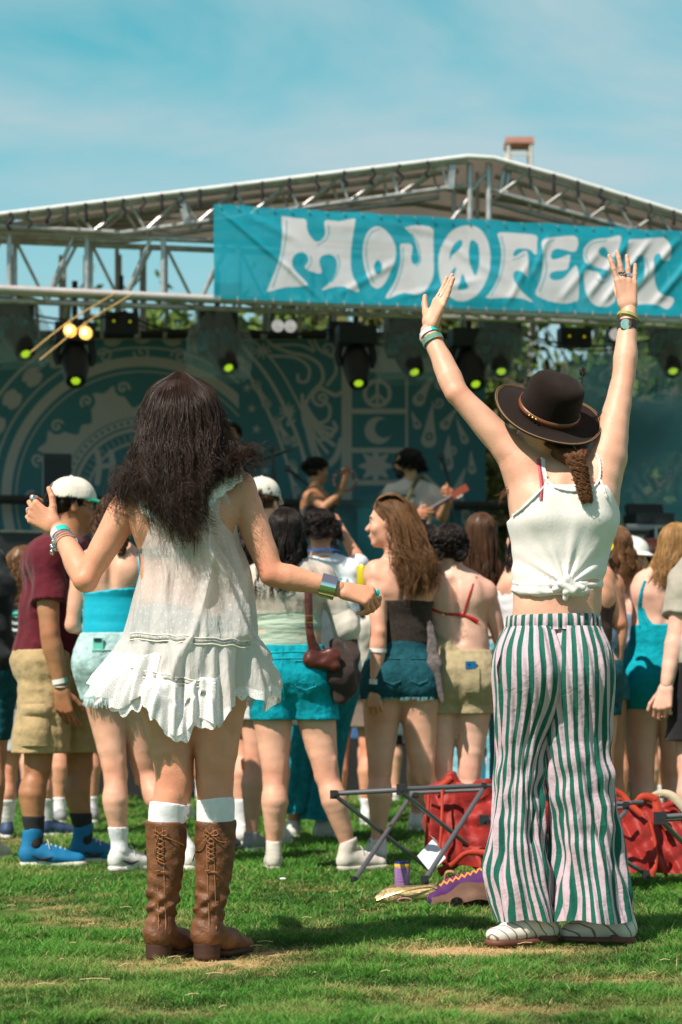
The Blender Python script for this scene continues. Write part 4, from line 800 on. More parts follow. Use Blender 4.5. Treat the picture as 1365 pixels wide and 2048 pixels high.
# header bar that carries the backdrop and rear lights
t = thing('rear_lighting_bar', 'black bar across the top of the backdrop', 'lighting bar', onF(-60, 672, 4.3)); MB().tube([onF(-80, 668, 4.3), onF(1000, 672, 4.3)], .04, 8).build('bar', BLKM, t)
for k in range(22): px = -60+k*66; MB().tube([onF(px, 600, 3.9+.1*(k % 3)), onF(px+(k % 3-1)*6, 676, 4.1)], .02+.012*(k % 2), 7).build('hanger', ALD, t)
LENS = mat('green_lens', (0.4, 0.6, 0.0), rough=.3, emit=(0.50, 0.80, 0.03), estr=0.6); WARM = mat('warm_bulb', (1, .8, .4), rough=.2, emit=(1.0, 0.55, 0.12), estr=14); GLS = mat('par_glass', (.55, .55, .55), rough=.15, metal=.6, emit=(.8, .75, .7), estr=.35)
HW = np.array([SE, SN, UP])
def moving_head(px, py, lab, bag=False, lens=(2, 100), v=1.6, s=1.0, grn=True):
    c = onF(px, py, v); t = thing('moving_head_light', lab, 'stage light', c, 'moving head lights hanging from the truss')
    d = nrm(onF(px+lens[0], py+lens[1], v-.25)-c); w = nrm(np.cross(d, SN)); n_ = np.cross(w, d); Fm = np.array([w, n_, d])
    MB().box(c+UP*.10*s, (.34*s, .22*s, .16*s), HW).build('base', BLK, t, False); MB().tube([c+UP*.18*s, c+UP*.55*s], .025, 8).build('clamp', BLK, t)
    for g in (-1, 1): MB().tube(spline([c+SE*g*.13*s+UP*.05*s, c+SE*g*.16*s-UP*.08*s, c+SE*g*.13*s-UP*.17*s], 4), .035*s, 8).build('yoke_arm', BLK, t)
    h = MB().lathe(c-UP*.10*s, [(.001, -.09*s), (.10*s, -.08*s), (.125*s, 0), (.12*s, .12*s), (.10*s, .24*s), (.085*s, .30*s), (.075*s, .30*s), (.07*s, .285*s), (.001, .285*s)], 20, Fm).build('lamp_head', BLK, t)
    MB().lathe(c-UP*.10*s, [(.001, .291*s), (.040*s, .291*s), (.034*s, .302*s), (.001, .308*s)], 16, Fm).build('lens', LENS, h)
    if bag:
        rg = np.random.default_rng(int(px)); k, n = 12, 30; vs = []
        for i in range(k):
            q = i/(k-1); z = .22-.62*q; rr = (.13+.13*min(q*2.2, 1)-.03*q)*s
            for j in range(n): a = j/n*6.283; r_ = rr*(1+.10*math.sin(5*a+q*4)+.07*math.sin(11*a+q*7)+.03*rg.normal()); vs.append(c+SE*r_*math.cos(a)*1.15+SN*r_*math.sin(a)*.8+UP*z*s*1.0)
        m = mat('clear_bag', (.55, .62, .64), rough=.25, var=.3, vscale=20, alpha=.20, spec=.8, bump2=.8, b2scale=14); mesh_arrays('rain_bag', vs, grid_faces(k, n, True), m, t)
        m2 = mat('blue_bag', (.015, .12, .17), rough=.3, var=.8, vscale=16, alpha=.75); vs2 = [p+(c-p)*.35*V(1, 1, 0) for p in vs]; mesh_arrays('bag_lining', vs2[60:240], grid_faces(6, n, True), m2, t)
moving_head(28, 640, 'bagged moving light at the far left corner of the stage', True, (35, 66))
moving_head(150, 690, 'black moving light below the two glowing bulbs', False, (3, 72))
moving_head(435, 668, 'bagged moving light just above the dark haired dancer', True, (33, 65))
moving_head(712, 695, 'black moving light hanging left of the peace sign', False, (9, 76))
moving_head(812, 675, 'bagged moving light beside the raised left hand', True, (26, 70))
moving_head(938, 700, 'black moving light tucked right behind the raised forearm', False, (20, 66))
moving_head(1000, 672, 'bagged moving light above the brown hat', True, (5, 78))
moving_head(1338, 672, 'bagged moving light at the right edge of the photo', True, (14, 78))
def blinder(px, py, lab, lit, w=.30, h=.17, v=2.2):
    c = onF(px, py, v); t = thing('blinder_light', lab, 'stage light', c, 'two lamp blinder lights'); MB().box(c, (w, .14, h), HW).build('housing', BLK, t, False)
    MB().tube(spline([c+SE*-w*.42+UP*h*.4, c+SE*-w*.4+UP*(h*.5+.12), c+UP*(h*.5+.15), c+SE*w*.4+UP*(h*.5+.12), c+SE*w*.42+UP*h*.4], 5), .014, 7).build('yoke', BLK, t); MB().tube([c+UP*(h*.5+.14), c+UP*(h*.5+.34)], .022, 7).build('clamp', BLK, t)
    for g in (-1, 1):
        q = c+SE*g*w*.24-SN*.07; r_ = .052 if lit else .045; MB().lathe(q, [(.001, -.010), (r_*.9, -.006), (r_, -.012), (r_*1.1, -.014), (r_*1.1, .004)], 18, np.array([SE, UP, SN])).build('reflector', GLS if lit else BLK, t)
        if not lit: MB().ball(q-SN*.012, .012, 6).build('indicator', mat('amber_dot', (.4, .4, 0), emit=(.5, .5, .0), estr=.5), t)
blinder(243, 646, 'black twin lamp light under the truss left of the banner', False); blinder(566, 655, 'twin lamp light with two bright reflectors under the banner', True, .24, .13); blinder(688, 664, 'black twin lamp light under the second letter of the banner', False); blinder(1149, 676, 'black twin lamp light between the hat and the raised right arm', False); blinder(1236, 672, 'small round twin lamp light behind the raised right wrist', True, .2, .12)
for a, b, x, lab in (((60, 706), (232, 586), 140, 'left glowing bulb on a slanting cord'), ((80, 720), (262, 590), 171, 'right glowing bulb on a slanting cord')):
    p0, p1 = onF(*a, -.7), onF(*b, -.5); q = (x-a[0])/(b[0]-a[0]); m_ = p0+(p1-p0)*q; t = thing('string_bulb', lab, 'bulb', m_)
    MB().tube(spline([p0, m_+UP*.03, p1], 8), .007, 6).build('cord', mat('amber_cord', (.55, .33, .10), rough=.6), t); MB().tube([m_+UP*.04, m_-UP*.01], .014, 10).build('socket', mat('brass', (.6, .4, .15), metal=.8, rough=.4), t)
    dd = nrm(SE*-.8-SN*.2-UP*.1); g_ = MB().ball(m_-UP*.045, .050, 12).build('glass', mat('bulb_glass', (1, .8, .45), rough=.1, alpha=.35, emit=(1.0, .55, .12), estr=1.2), t); MB().ball(m_-UP*.04-SE*.012, .022, 10).build('filament', WARM, g_)
for i, (xa, xb, y0, v, lab) in enumerate(((20, 250, 612, 2.0, 'black cable sagging between lights at the far left of the truss'), (250, 440, 622, 2.2, 'black cable sagging under the truss left of the banner'), (430, 700, 640, 2.1, 'black cable sagging under the left half of the banner'), (700, 830, 650, 2.0, 'short black cable hanging left of the raised hand'), (820, 1010, 645, 2.3, 'black cable sagging above the brown hat'), (1010, 1345, 655, 2.0, 'long black cable sagging under the right end of the banner'))):
    a, b = onF(xa, y0, v), onF(xb, y0+10, v); t_ = np.linspace(0, 1, 14); pts = [a*(1-q)+b*q-UP*(.10+.05*(i % 2))*4*q*(1-q) for q in t_]; t = thing('cable', lab, 'cable', a, 'cables under the stage truss'); MB().tube(pts, .010, 6).build('cable_run', BLK, t); MB().tube([p-UP*.02*(1+math.sin(6*q+i))+SN*.03 for p, q in zip(pts, t_)], .007, 5).build('cable_run', BLK, t)
# ---------------- things on the stage ----------------
def speaker(px, y0, y1, w, v, lab, name='speaker_cabinet'):
    a, b = onF(px, y0, v), onF(px, y1, v); h = a[2]-b[2]; c = (a+b)/2; t = thing(name, lab, 'speaker', b); MB().box(c, (w, .35, h), HW).build('cabinet', BLK, t, False); MB().box(c-SN*.18, (w*.86, .012, h*.9), HW).build('grille', mat('grille', (.03, .03, .035), rough=.7, bump=1, bscale=300), t, False)
speaker(114, 912, 1160, .24, 1.9, 'tall black loudspeaker at the left of the stage')
speaker(620, 1042, 1180, .17, 3.0, 'small black loudspeaker behind the tambourine player')
speaker(690, 1012, 1085, .17, 2.4, 'black guitar amplifier behind the sunglasses guitarist')
def mic_stand(bx, pts, lab, v=.9):
    top = onF(*pts[0], v); t = thing('microphone_stand', lab, 'microphone', fpt(bx, v, 1.16)); j = onF(bx, pts[1][1], v)
    MB().tube([fpt(bx, v, 1.18), j], .012, 8).build('pole', BLK, t); MB().tube([j-(top-j)*.35, top], .009, 8).build('boom', BLK, t)
    d = nrm(top-j); MB().tube([top, top+d*.11], .016, 10).build('microphone', BLK, t); MB().ball(top+d*.135, .030, 8).build('microphone_grille', mat('mic_ball', (.06, .06, .065), metal=.5, rough=.5), t)
    for a in (0, 2.1, 4.2): MB().tube([fpt(bx, v, 1.24), fpt(bx, v, 1.17)+V(math.cos(a), math.sin(a), 0)*.28], .010, 6).build('foot', BLK, t)
mic_stand(655, ((600, 957), (640, 1000)), 'microphone on a boom stand in front of the tambourine player'); mic_stand(905, ((893, 944), (912, 985)), 'microphone on a stand right of the guitarist'); mic_stand(556, ((548, 930), (578, 1000)), 'tilted black stand holding a cymbal at the left')
t = thing('cymbal', 'thin dark cymbal tilted beside the dancer hair', 'cymbal', onF(548, 908, 1.5)); MB().lathe(onF(548, 908, 1.5), [(.001, .02), (.03, .018), (.04, .004), (.18, -.01), (.18, -.013), (.001, .0)], 24, np.array([nrm(SE+UP*.35), SN, nrm(UP-SE*.35)])).build('plate', mat('cymbal', (.2, .25, .15), metal=.9, rough=.35), t); MB().tube([onF(548, 910, 1.5), onF(545, 1000, 1.5), fpt(545, 1.5, 1.16)], .012, 8).build('stand', BLK, t)
t = thing('equipment_table', 'grey work table with a black console at stage right', 'table', fpt(1300, 1.4, 1.16))
ca = onF(1300, 1060, 1.4); MB().box(ca, (.62, .5, .05), HW).build('table_top', ALD, t, False)
for g in (-1, 1): MB().tube([ca+SE*g*.28, V(*(ca+SE*g*.28)[:2], 1.16)], .018, 6).build('leg', ALD, t)
t = thing('mixing_console', 'black slanted console on the grey stage table', 'console', onF(1298, 1035, 1.4)); q0 = onF(1298, 1040, 1.35); MB().box(q0+UP*.0, (.36, .35, .10), HW).build('body', BLK, t, False); MB().box(q0+UP*.09+SN*.12, (.34, .06, .12), np.array([SE, nrm(SN-UP*.4), nrm(UP+SN*.4)])).build('screen_panel', BLK, t, False)
t = thing('road_case', 'black road case with grey metal edges at the right of the stage', 'road case', onF(1330, 1105, .8)); q0 = onF(1330, 1082, .9); MB().box(q0, (.26, .3, .2), HW).build('shell', BLK, t, False)
for g in (-1, 1):
    MB().tube([q0+SE*.135*g-SN*.155+UP*.105, q0+SE*.135*g-SN*.155-UP*.105], .012, 6).build('metal_edge', ALU, t); MB().tube([q0-SE*.135-SN*.155+UP*.105*g, q0+SE*.135-SN*.155+UP*.105*g], .012, 6).build('metal_edge', ALU, t)
t = thing('road_case', 'black road case with grey metal edges behind the maroon shirt', 'road case', onF(30, 1120, .8)); q0 = onF(40, 1110, .9); MB().box(q0, (.40, .3, .36), HW).build('shell', BLK, t, False)
for g in (-1, 1):
    MB().tube([q0+SE*.2*g-SN*.155+UP*.18, q0+SE*.2*g-SN*.155-UP*.18], .012, 6).build('metal_edge', ALU, t); MB().tube([q0-SE*.2-SN*.155+UP*.18*g, q0+SE*.2-SN*.155+UP*.18*g], .012, 6).build('metal_edge', ALU, t)
# ---------------- trees, hill ----------------
def hill():
    xs = np.linspace(-60, 80, 90); ys = np.linspace(26, 120, 50); X, Y = np.meshgrid(xs, ys)
    ramp = np.clip((Y-26)/16, 0, 1); side = 1/(1+np.exp(-(X-1.5)/1.2)); Z = ramp**0.6*(3.6+4.8*side)+0.35*n2(X*.3, Y*.3)*ramp-0.02
    m = mat('hillside', (0.10, 0.085, 0.05), rough=.95, var=.5, vscale=.9, col2=(0.05, 0.085, 0.02), bump2=1, b2scale=2); o = mesh_arrays('hillside', np.stack([X, Y, Z], -1).reshape(-1, 3), grid_faces(50, 90), m); tag(o, kind='structure')
hill()
LEAF = [mat('leaf_%s' % n_, c_, rough=.7, var=.4, vscale=1.5, spec=.2) for n_, c_ in (('deep', (.045, .085, .018)), ('fresh', (.10, .16, .03)), ('olive', (.12, .12, .045)))]
BARK = mat('bark', (.12, .09, .07), rough=.95, var=.4, vscale=6, stretch=(1, 1, .2))
def tree(x, y, h, w, lab, lm, seed, leaf=2600, bare=False, ls=.13):
    rg = np.random.default_rng(seed); t = thing('tree', lab, 'tree', (x, y, 0), 'trees growing behind the stage'); mb = MB(); b = V(x, y, 0); tips = []
    mb.tube(spline([b-UP*.3, b+V(.1, 0, h*.3), b+V(-.1, .1, h*.6), b+V(.05, 0, h*.9)], 5), np.linspace(.13, .02, 16)*h/7, 8)
    for i in range(14 if not bare else 26):
        z = h*rg.uniform(.25, .9); a = rg.uniform(0, 6.28); l = w*rg.uniform(.5, 1)*(1.15-z/h*.7); e = b+V(math.cos(a)*l, math.sin(a)*l, z+l*rg.uniform(.2, .7)); s_ = b+UP*z; mb.tube(spline([s_, (s_+e)/2+V(0, 0, -.05*l)+rg.normal(size=3)*.08, e], 4), np.linspace(.045, .008, 9)*h/7, 6); tips += [e, (s_+e)/2]
        if bare:
            for _ in range(5): q = s_+(e-s_)*rg.uniform(.3, 1); mb.tube([q, q+rg.normal(size=3)*.35+UP*.2], [.012, .003], 4)
    mb.build('trunk', BARK, t)
    if leaf:
        C = np.array([tips[i % len(tips)] for i in rg.integers(0, len(tips), 60)])+rg.normal(size=(60, 3))*w*.16; k = rg.integers(0, 60, leaf); p = C[k]+rg.normal(size=(leaf, 3))*w*.17; u = rg.normal(size=(leaf, 3)); u /= np.linalg.norm(u, axis=1)[:, None]; q = np.cross(u, rg.normal(size=(leaf, 3))); q /= np.linalg.norm(q, axis=1)[:, None]; s_ = ls*rg.uniform(.5, 1.2, (leaf, 1))
        v = np.stack([p-u*s_, p-q*s_*.5, p+u*s_, p+q*s_*.5], 1).reshape(-1, 3); mesh_arrays('crown', v, np.arange(leaf*4).reshape(-1, 4), lm, t, False)
hz = lambda px, Y: P(px, HY, Y)[0]
for i, (px, Y, h, w, li, bare, lab) in enumerate([(60, 27, 5.9, 1.7, 0, 0, 'dark green tree at the far left behind the stage'), (245, 30, 6.5, 1.6, 1, 0, 'bright green tree whose top shows through the truss left of the bulbs'), (350, 28, 6.1, 1.5, 0, 0, 'dark green tree showing through the truss left of the banner'), (395, 33, 7.4, 1.3, 1, 0, 'pointed green treetop nearest the banner corner'), (520, 29, 6.6, 1.8, 1, 0, 'leafy tree behind the twin lamp light under the banner'), (690, 31, 7.0, 1.7, 2, 0, 'olive tree behind the middle of the banner'), (840, 27, 6.3, 1.6, 2, 0, 'olive tree behind the raised left hand'), (1010, 29, 6.8, 1.9, 1, 0, 'green tree behind the brown hat'), (1120, 26, 5.8, 1.5, 2, 1, 'bare branched tree between the hat and the right arm'), (1330, 28, 6.2, 1.8, 1, 0, 'green tree at the right edge beyond the stage'), (1290, 25, 5.6, 1.6, 2, 1, 'bare branched tree right of the raised right arm')]):
    tree(hz(px, Y), Y, h, w, lab, LEAF[li], 40+i, leaf=0 if bare else 5200, bare=bool(bare))
# tower beyond the roof
Yt = 34; t = thing('lift_tower', 'small white steel tower with a red top beyond the roof ridge', 'tower', P(1038, HY, Yt)-UP*CH); wt = mat('white_steel', (.6, .55, .5), rough=.6); c = P(1038, 285, Yt); c0 = V(c[0], c[1], 0)
for sx in (-1, 1):
    for sy in (-1, 1): MB().tube([c0+V(sx*.21, sy*.21, 0), c+V(sx*.19, sy*.19, 0)], .03, 8).build('leg', wt, t)
MB().box(c+V(0, 0, -.02), (.48, .48, .10)).build('red_cap', mat('rust_red', (.48, .22, .17), rough=.7), t, False)
for z in (-.3, -.55, -1.2, -2): MB().box(c+V(0, -.19, z+.05), (.42, .03, .04)).build('cross_bar', wt, t, False); MB().tube([c+V(-.19, -.19, z), c+V(.19, -.19, z-.3)], .015, 6).build('brace', wt, t)
# drifting smoke
def smoke(px0, px1, py0, py1, v, name, dens, col, lab, seed):
    a = onF((px0+px1)/2, (py0+py1)/2, v); w = abs(px1-px0)/FPX*a[1]/2; h = abs(py1-py0)/FPX*a[1]/2; rg = np.random.default_rng(seed)
    pr = [Ell(a+SE*rg.uniform(-.6, .6)*w+UP*rg.uniform(-.6, .6)*h+SN*rg.uniform(-.3, .3), V(w*rg.uniform(.35, .6), .35, h*rg.uniform(.35, .6)), k=.25) for _ in range(9)]
    vv, f = sdf_mesh([Ell(a, V(w, .55, h), k=.0)], .07); m = bpy.data.materials.new(name); m.use_nodes = True; n = m.node_tree; n.nodes.clear(); o_ = n.nodes.new('ShaderNodeOutputMaterial'); pv = n.nodes.new('ShaderNodeVolumePrincipled'); pv.inputs['Color'].default_value = (*col, 1); pv.inputs['Anisotropy'].default_value = .2; n.links.new(pv.outputs[0], o_.inputs['Volume'])
    tc_ = n.nodes.new('ShaderNodeTexCoord'); mp_ = n.nodes.new('ShaderNodeMapping'); mp_.inputs['Location'].default_value = tuple(-a[i]/(w, .55, h)[i] for i in range(3)); mp_.inputs['Scale'].default_value = (1/w, 1/.55, 1/h); n.links.new(tc_.outputs['Object'], mp_.inputs[0])
    ln = n.nodes.new('ShaderNodeVectorMath'); ln.operation = 'LENGTH'; n.links.new(mp_.outputs[0], ln.inputs[0]); mr = n.nodes.new('ShaderNodeMapRange'); mr.interpolation_type = 'SMOOTHSTEP'; mr.inputs[1].default_value = 1; mr.inputs[2].default_value = .25; n.links.new(ln.outputs['Value'], mr.inputs[0])
    nz_ = n.nodes.new('ShaderNodeTexNoise'); nz_.inputs['Scale'].default_value = 1.7; nz_.inputs['Detail'].default_value = 3; n.links.new(tc_.outputs['Object'], nz_.inputs['Vector']); m3 = n.nodes.new('ShaderNodeMapRange'); m3.inputs[1].default_value = .35; m3.inputs[2].default_value = .65; m3.inputs[4].default_value = dens; n.links.new(nz_.outputs['Fac'], m3.inputs[0])
    mu = n.nodes.new('ShaderNodeMath'); mu.operation = 'MULTIPLY'; n.links.new(mr.outputs[0], mu.inputs[0]); n.links.new(m3.outputs[0], mu.inputs[1]); n.links.new(mu.outputs[0], pv.inputs['Density'])
    tag(mesh_arrays(name, vv, f, m), lab, 'smoke', kind='stuff')
smoke(1020, 1500, 640, 1180, 3.2, 'smoke', 9.0, (.35, .85, .95), 'thin teal smoke drifting over the right side of the stage', 2)
smoke(520, 960, 980, 1300, 2.2, 'smoke', 14.0, (.25, .9, 1.0), 'bright teal smoke low on the stage behind the crowd', 5)
from mathutils.bvhtree import BVHTree
def bvh(*objs):
    V_, F_, n = [], [], 0
    for o in objs:
        me = o.data; v = np.empty(len(me.vertices)*3, np.float32); me.vertices.foreach_get('co', v); v = v.reshape(-1, 3)+(parent_loc(o.parent) if o.parent else 0)
        F_ += [[i+n for i in p.vertices] for p in me.polygons]; V_.append(v); n += len(v)
    return BVHTree.FromPolygons(np.concatenate(V_).tolist(), F_)
def snap(tree_, px, py, off=0.004, fallback=6.0):
    """point on the surface seen at a photo pixel, lifted off it a little"""
    d = Vector(((px-682.5)/FPX, 1, (HY-py)/FPX)).normalized(); h = tree_.ray_cast(Vector((0, 0, CH)), d)
    if h[0] is None: return P(px, py, fallback)
    return np.array(h[0])-np.array(d)*off*0.3+np.array(h[1])*off*(1 if h[1].dot(d) < 0 else -1)
def ribbon(name, m, root, pts, w, up=None, th=0.0015, wav=0.0, wf=30):
    p = spline(pts, 6); t = np.gradient(p, axis=0); t /= np.linalg.norm(t, axis=1)[:, None]; s = np.cross(t, V(0, -1, 0)); s /= np.linalg.norm(s, axis=1)[:, None]
    w = np.interp(np.linspace(0, 1, len(p)), np.linspace(0, 1, len(np.atleast_1d(w))), np.atleast_1d(w)); q = np.linspace(0, 1, len(p))
    n_ = V(0, -1, 0)*(1+0*q[:, None])*(wav*np.sin(q*wf))[:, None]; a = p+s*w[:, None]/2+n_; b = p-s*w[:, None]/2-n_*0.3; k = V(0, th, 0)
    v = np.concatenate([a, b, b+k, a+k]); n = len(p); i = np.arange(n-1); f = []
    for x in range(4): y = (x+1) % 4; f.append(np.stack([x*n+i, x*n+i+1, y*n+i+1, y*n+i], 1))
    return mesh_arrays(name, v, np.concatenate(f), m, root)
SILV = mat('silver', (.8, .8, .82), rough=.18, metal=1.0, var=.05); GOLD = mat('gold_metal', (.75, .52, .2), rough=.25, metal=1.0, var=.05); TURQ = mat('turquoise', (.02, .5, .5), rough=.3, var=.5, vscale=300)
WBAND = mat('paper_wristband', (.02, .62, .48), rough=.5, var=.02); WWHT = mat('paper_white', (.85, .85, .85), rough=.5, var=.03)
def wristband(root, fig, q, f0=0.90, f1=0.965, r=0.029, white=0.4, name='wristband'):
    a, b = fig.J['el'+q], fig.J['wr'+q]; o = band(name, WBAND, root, a, b, f0, f1, r*fig.s); m = o.data; m.materials.append(WWHT)
    mi = np.zeros(len(m.polygons), np.int32); c = np.empty(len(m.polygons)*3, np.float32); m.polygons.foreach_get('center', c); c = c.reshape(-1, 3); mi[c[:, 0] < np.quantile(c[:, 0], white)] = 1; m.polygons.foreach_set('material_index', mi)
    return o
# ======================= the dark haired dancer =======================
SK1 = skin('warm', (.72, .35, .22)); SK2 = skin('fair', (.78, .43, .30)); HB = mat('hair_dark_brown', (.030, .014, .008), rough=.40, var=.40, vscale=40, stretch=(1, 1, .15), spec=.35)
F_kn = lambda q: 350 if q == 'L' else 430
def dancer():
    F = Fig(360, 5.88, 1.68, J=dict(head=(360, 842, 0), neck=(366, 940, 0), shL=(272, 985, 0), shR=(476, 975, 0), elL=(172, 1158, -.02), wrL=(116, 1058, .15), elR=(545, 1146, -.03), wrR=(676, 1178, -.03),
        chest=(370, 1060, 0), waist=(376, 1168, 0), pelvis=(382, 1272, 0), hpL=(332, 1318, 0), hpR=(436, 1318, 0), knL=(350, 1560, 0), knR=(430, 1560, 0), anL=(324, 1850, 0), anR=(420, 1848, 0)), foot=dict(L=.55, R=.62))
    root = thing('person', 'dark haired woman dancing in a sheer white lace dress and tall brown boots', 'person', F.base)
    F.hand('L', d=V(-.78, .12, .55), back=V(-.15, -1, -.15), curls=[(.75, .95, .6), (.85, 1.0, .6), (.9, 1.0, .6), (.8, .9, .6)], thumb=(.95, .15), spread=.1)
    F.hand('R', d=V(.93, .05, -.22), back=V(.2, -.75, .65), curls=[(.75, .7, .4), (.95, .95, .5), (1.05, 1.0, .5), (1.1, 1.0, .5)], thumb=(.25, .55), spread=.08)
    for q in 'LR':                                          # the lower legs end inside the boots
        F.prims = [p for p in F.prims if p.tag != 'calf'+q]; k0 = F.J['kn'+q]; x_ = 333 if q == 'L' else 432
        F.limb([k0, P((x_+F_kn(q))/2, 1600, 5.88-.006), P(x_, 1650, 5.88), P(x_, 1760, 5.88)], [.055, .0525, .0505, .04], .008, 'shin'+q)
    for q in F.prims:
        if q.tag == 'butt': q.r = q.r*.90; q.c = q.c+V(0, .015, 0)
    F.body(root, SK1, h=.0048, hh=.0022)
    px = lambda y: (HY-y)/FPX*5.88+CH
    F.wear(root, 'shorts', cloth('under_teal', (.012, .15, .19)), ['pelvis', 'butt', 'waist', 'thigh*'], .006, .006, cuts=[F.zc(px(1375)), F.zc(px(1205), False)])
    F.wear(root, 'bra_band', cloth('bra_dark', (.05, .06, .04), var=.9, vscale=60), ['chest', 'ribs', 'bust'], .006, .006, cuts=[F.zc(px(1128)), F.zc(px(1098), False)])
    # boots
    lea = mat('boot_leather', (.165, .066, .028), rough=.5, var=.48, vscale=11, bump=.5, bscale=180, bump2=.7, b2scale=14, spec=.4); heelm = mat('heel_stack', (.055, .022, .012), rough=.7, var=.4, vscale=60, stretch=(.1, .1, 3))
    for q, xs, yb, dyy in (('L', (331, 333, 330, 322, 322), 1925, 0), ('R', (432, 431, 427, 418, 418), 1920, 0)):
        r5 = (.0615, .0600, .0520, .0425, .0450); P5 = [P(x, y, 5.88) for x, y in zip(xs, (1640, 1690, 1760, 1835, 1862))]; d = F.footdir[q]; r = V(d[1], -d[0], 0); g = V(*P5[4][:2], 0); hlx = g-d*.008
        pr = []
        c = spline(P5, 4); rr = np.interp(np.linspace(0, 4, len(c)), range(5), r5)
        for i in range(len(c)-1): pr.append(Prim(c[i], c[i+1], rr[i], rr[i+1], k=0 if i else .01))
        pr += [Ell(hlx+UP*.078-d*.004, (.040, .042, .045), k=.02), Prim(hlx+UP*.075, g+d*.10+UP*.050, .040, .034, k=.025), Prim(g+d*.08+UP*.042, g+d*.165+UP*.030, .040, .030, k=.02, side=UP, flat=.75)]
        def wr(X, Y, Z, s=1 if q == 'L' else 2):
            a = np.exp(-((Z-.165)/.055)**2)+.25; return (-.0030*a*np.sin(Z*150+X*95+Y*60+s)-.0030*a*np.sin(Z*85-X*110+s*2+2*np.sin(Z*40))+.0012*np.sin(X*70+Z*30)*np.sin(Y*60)).astype(np.float32)
        v, f = sdf_mesh(pr, .0042, cuts=[(P5[0]+UP*.0, V(0, -.06, 1)), (V(0, 0, .020), V(0, 0, -1))], noise=wr, sm=2); b = mesh_arrays('boot', v, f, lea, root)
        mb = MB(); so = [Prim(hlx-UP*.06, hlx+UP*.12, .0365, .043, k=0)]; v, f = sdf_mesh(so, .0035, sm=1, cuts=[(V(0, 0, .002), V(0, 0, -1)), (V(0, 0, .056), V(0, 0, 1)), (g+d*.020, d)]); mesh_arrays('boot_heel', v, f, heelm, b)
        v, f = sdf_mesh([Prim(g+d*.07+UP*.02, g+d*.165+UP*.018, .038, .032, k=.01), Prim(g+d*.02+UP*.036, g+d*.09+UP*.025, .022, .034, k=.01)], .005, cuts=[(V(0, 0, .004), V(0, 0, -1)), (V(0, 0, .023), V(0, 0, 1))]); mesh_arrays('boot_sole', v, f, heelm, b)
        T = bvh(b); x0 = xs[0]-10; ln = mat('boot_lace', (.30, .115, .035), rough=.6); mb = MB()
        for i in range(5):
            y = 1674+i*10; mb.tube(spline([snap(T, x0-6, y, .003), snap(T, x0+1, y+4, .005), snap(T, x0+7, y+8, .003)], 4), .0016, 5); mb.tube(spline([snap(T, x0+7, y, .003), snap(T, x0+1, y+4, .004), snap(T, x0-6, y+8, .003)], 4), .0016, 5)
        for pts in ([(0, 1668), (-9, 1660), (-12, 1668), (-3, 1671)], [(0, 1668), (10, 1661), (14, 1669), (3, 1671)], [(2, 1670), (24, 1680), (44, 1690)] if q == 'L' else [(2, 1670), (16, 1682), (30, 1684)], [(-2, 1670), (-10, 1700), (-6, 1720), (10, 1728)] if q == 'L' else [(-2, 1670), (-24, 1700), (-36, 1722)], [(0, 1740), (-9, 1742), (12, 1744)]): mb.tube(spline([snap(T, x0+a, y, .006) for a, y in pts], 6), .0019, 5)
        mb.build('boot_lace', ln, b); mb = MB()
        for dx in (-8, 6): mb.tube(spline([snap(T, x0+dx+ (y-1690)*.03, y, .0008) for y in (1655, 1720, 1780, 1830, 1858)], 5), .0011, 5)
        mb.build('boot_seam', mat('seam_thread', (.42, .20, .09), rough=.8), b)
        v, f = sdf_mesh(F.sel(['shin'+q], .0045), .0045, cuts=[F.zc((HY-1690)/FPX*5.88+CH),(P(xs[0], 1606 if q == 'L' else 1598, 5.88), nrm(V(.12 if q == 'L' else -.1, .1, 1)))], noise=wob(.001, 60, 4)); mesh_arrays('sock', v, f, cloth('white_sock', (.80, .80, .84)), root)
    # dress
    rows = [(934, 922, 318, 440, .075), (950, 936, 274, 482, .118), (980, 966, 266, 466, .152), (1030, 1015, 272, 466, .160), (1090, 1080, 276, 476, .160), (1142, 1142, 281, 500, .160), (1205, 1200, 264, 508, .172), (1272, 1264, 247, 517, .205), (1292, 1286, 238, 521, .214), (1330, 1322, 218, 528, .220), (1372, 1376, 190, 540, .225)]
    R_ = spline([tuple(map(float, r)) for r in rows], 9); nr = len(R_); n = 260; th = np.linspace(0, 2*np.pi, n+1); rg = np.random.default_rng(2); VV = []; OP = []; UV = []
    ta = np.linspace(0, 1, nr); gb = lambda x, c, w: np.exp(-((x-c)/w)**2)
    def drs(t, th, row, extra=0.0):
        yl, yr, xl, xr, hd = row; c = (xl+xr)/2; hw = (xr-xl)/2; ct, st = np.cos(th), np.sin(th); lo = np.clip((t-.28)/.5, 0, 1); tier = np.clip((t-.72)/.28, 0, 1)
        f = (0.006*np.sin(5*th+6*t)+.005*np.sin(9*th-9*t+1)+.004*np.sin(14*th+14*t))*lo+((.013+.009*np.sin(2*th+1))*np.sin(11*th+3*t+2.2*np.sin(3*th+1))+.010*np.sin(19*th+1+2*np.sin(5*th)-4*t)+.006*np.sin(37*th+8*t))*tier**0.8
        f = f+sum(A_*gb(np.sin((th-c_)/2+t*s_), 0, w_)*np.clip(t*3, 0, 1) for A_, c_, s_, w_ in ((.020, 2.1, 1.0, .035), (-.018, 1.9, 1.2, .04), (.019, 1.3, 1.4, .03), (-.016, 1.0, 1.1, .04), (.016, .7, -.6, .028), (.015, 2.6, .5, .028), (.014, 1.75, .9, .02), (-.010, 1.6, -.3, .05), (.008, 1.5, .1, .025), (.010, 3.0, 1.9, .04)))
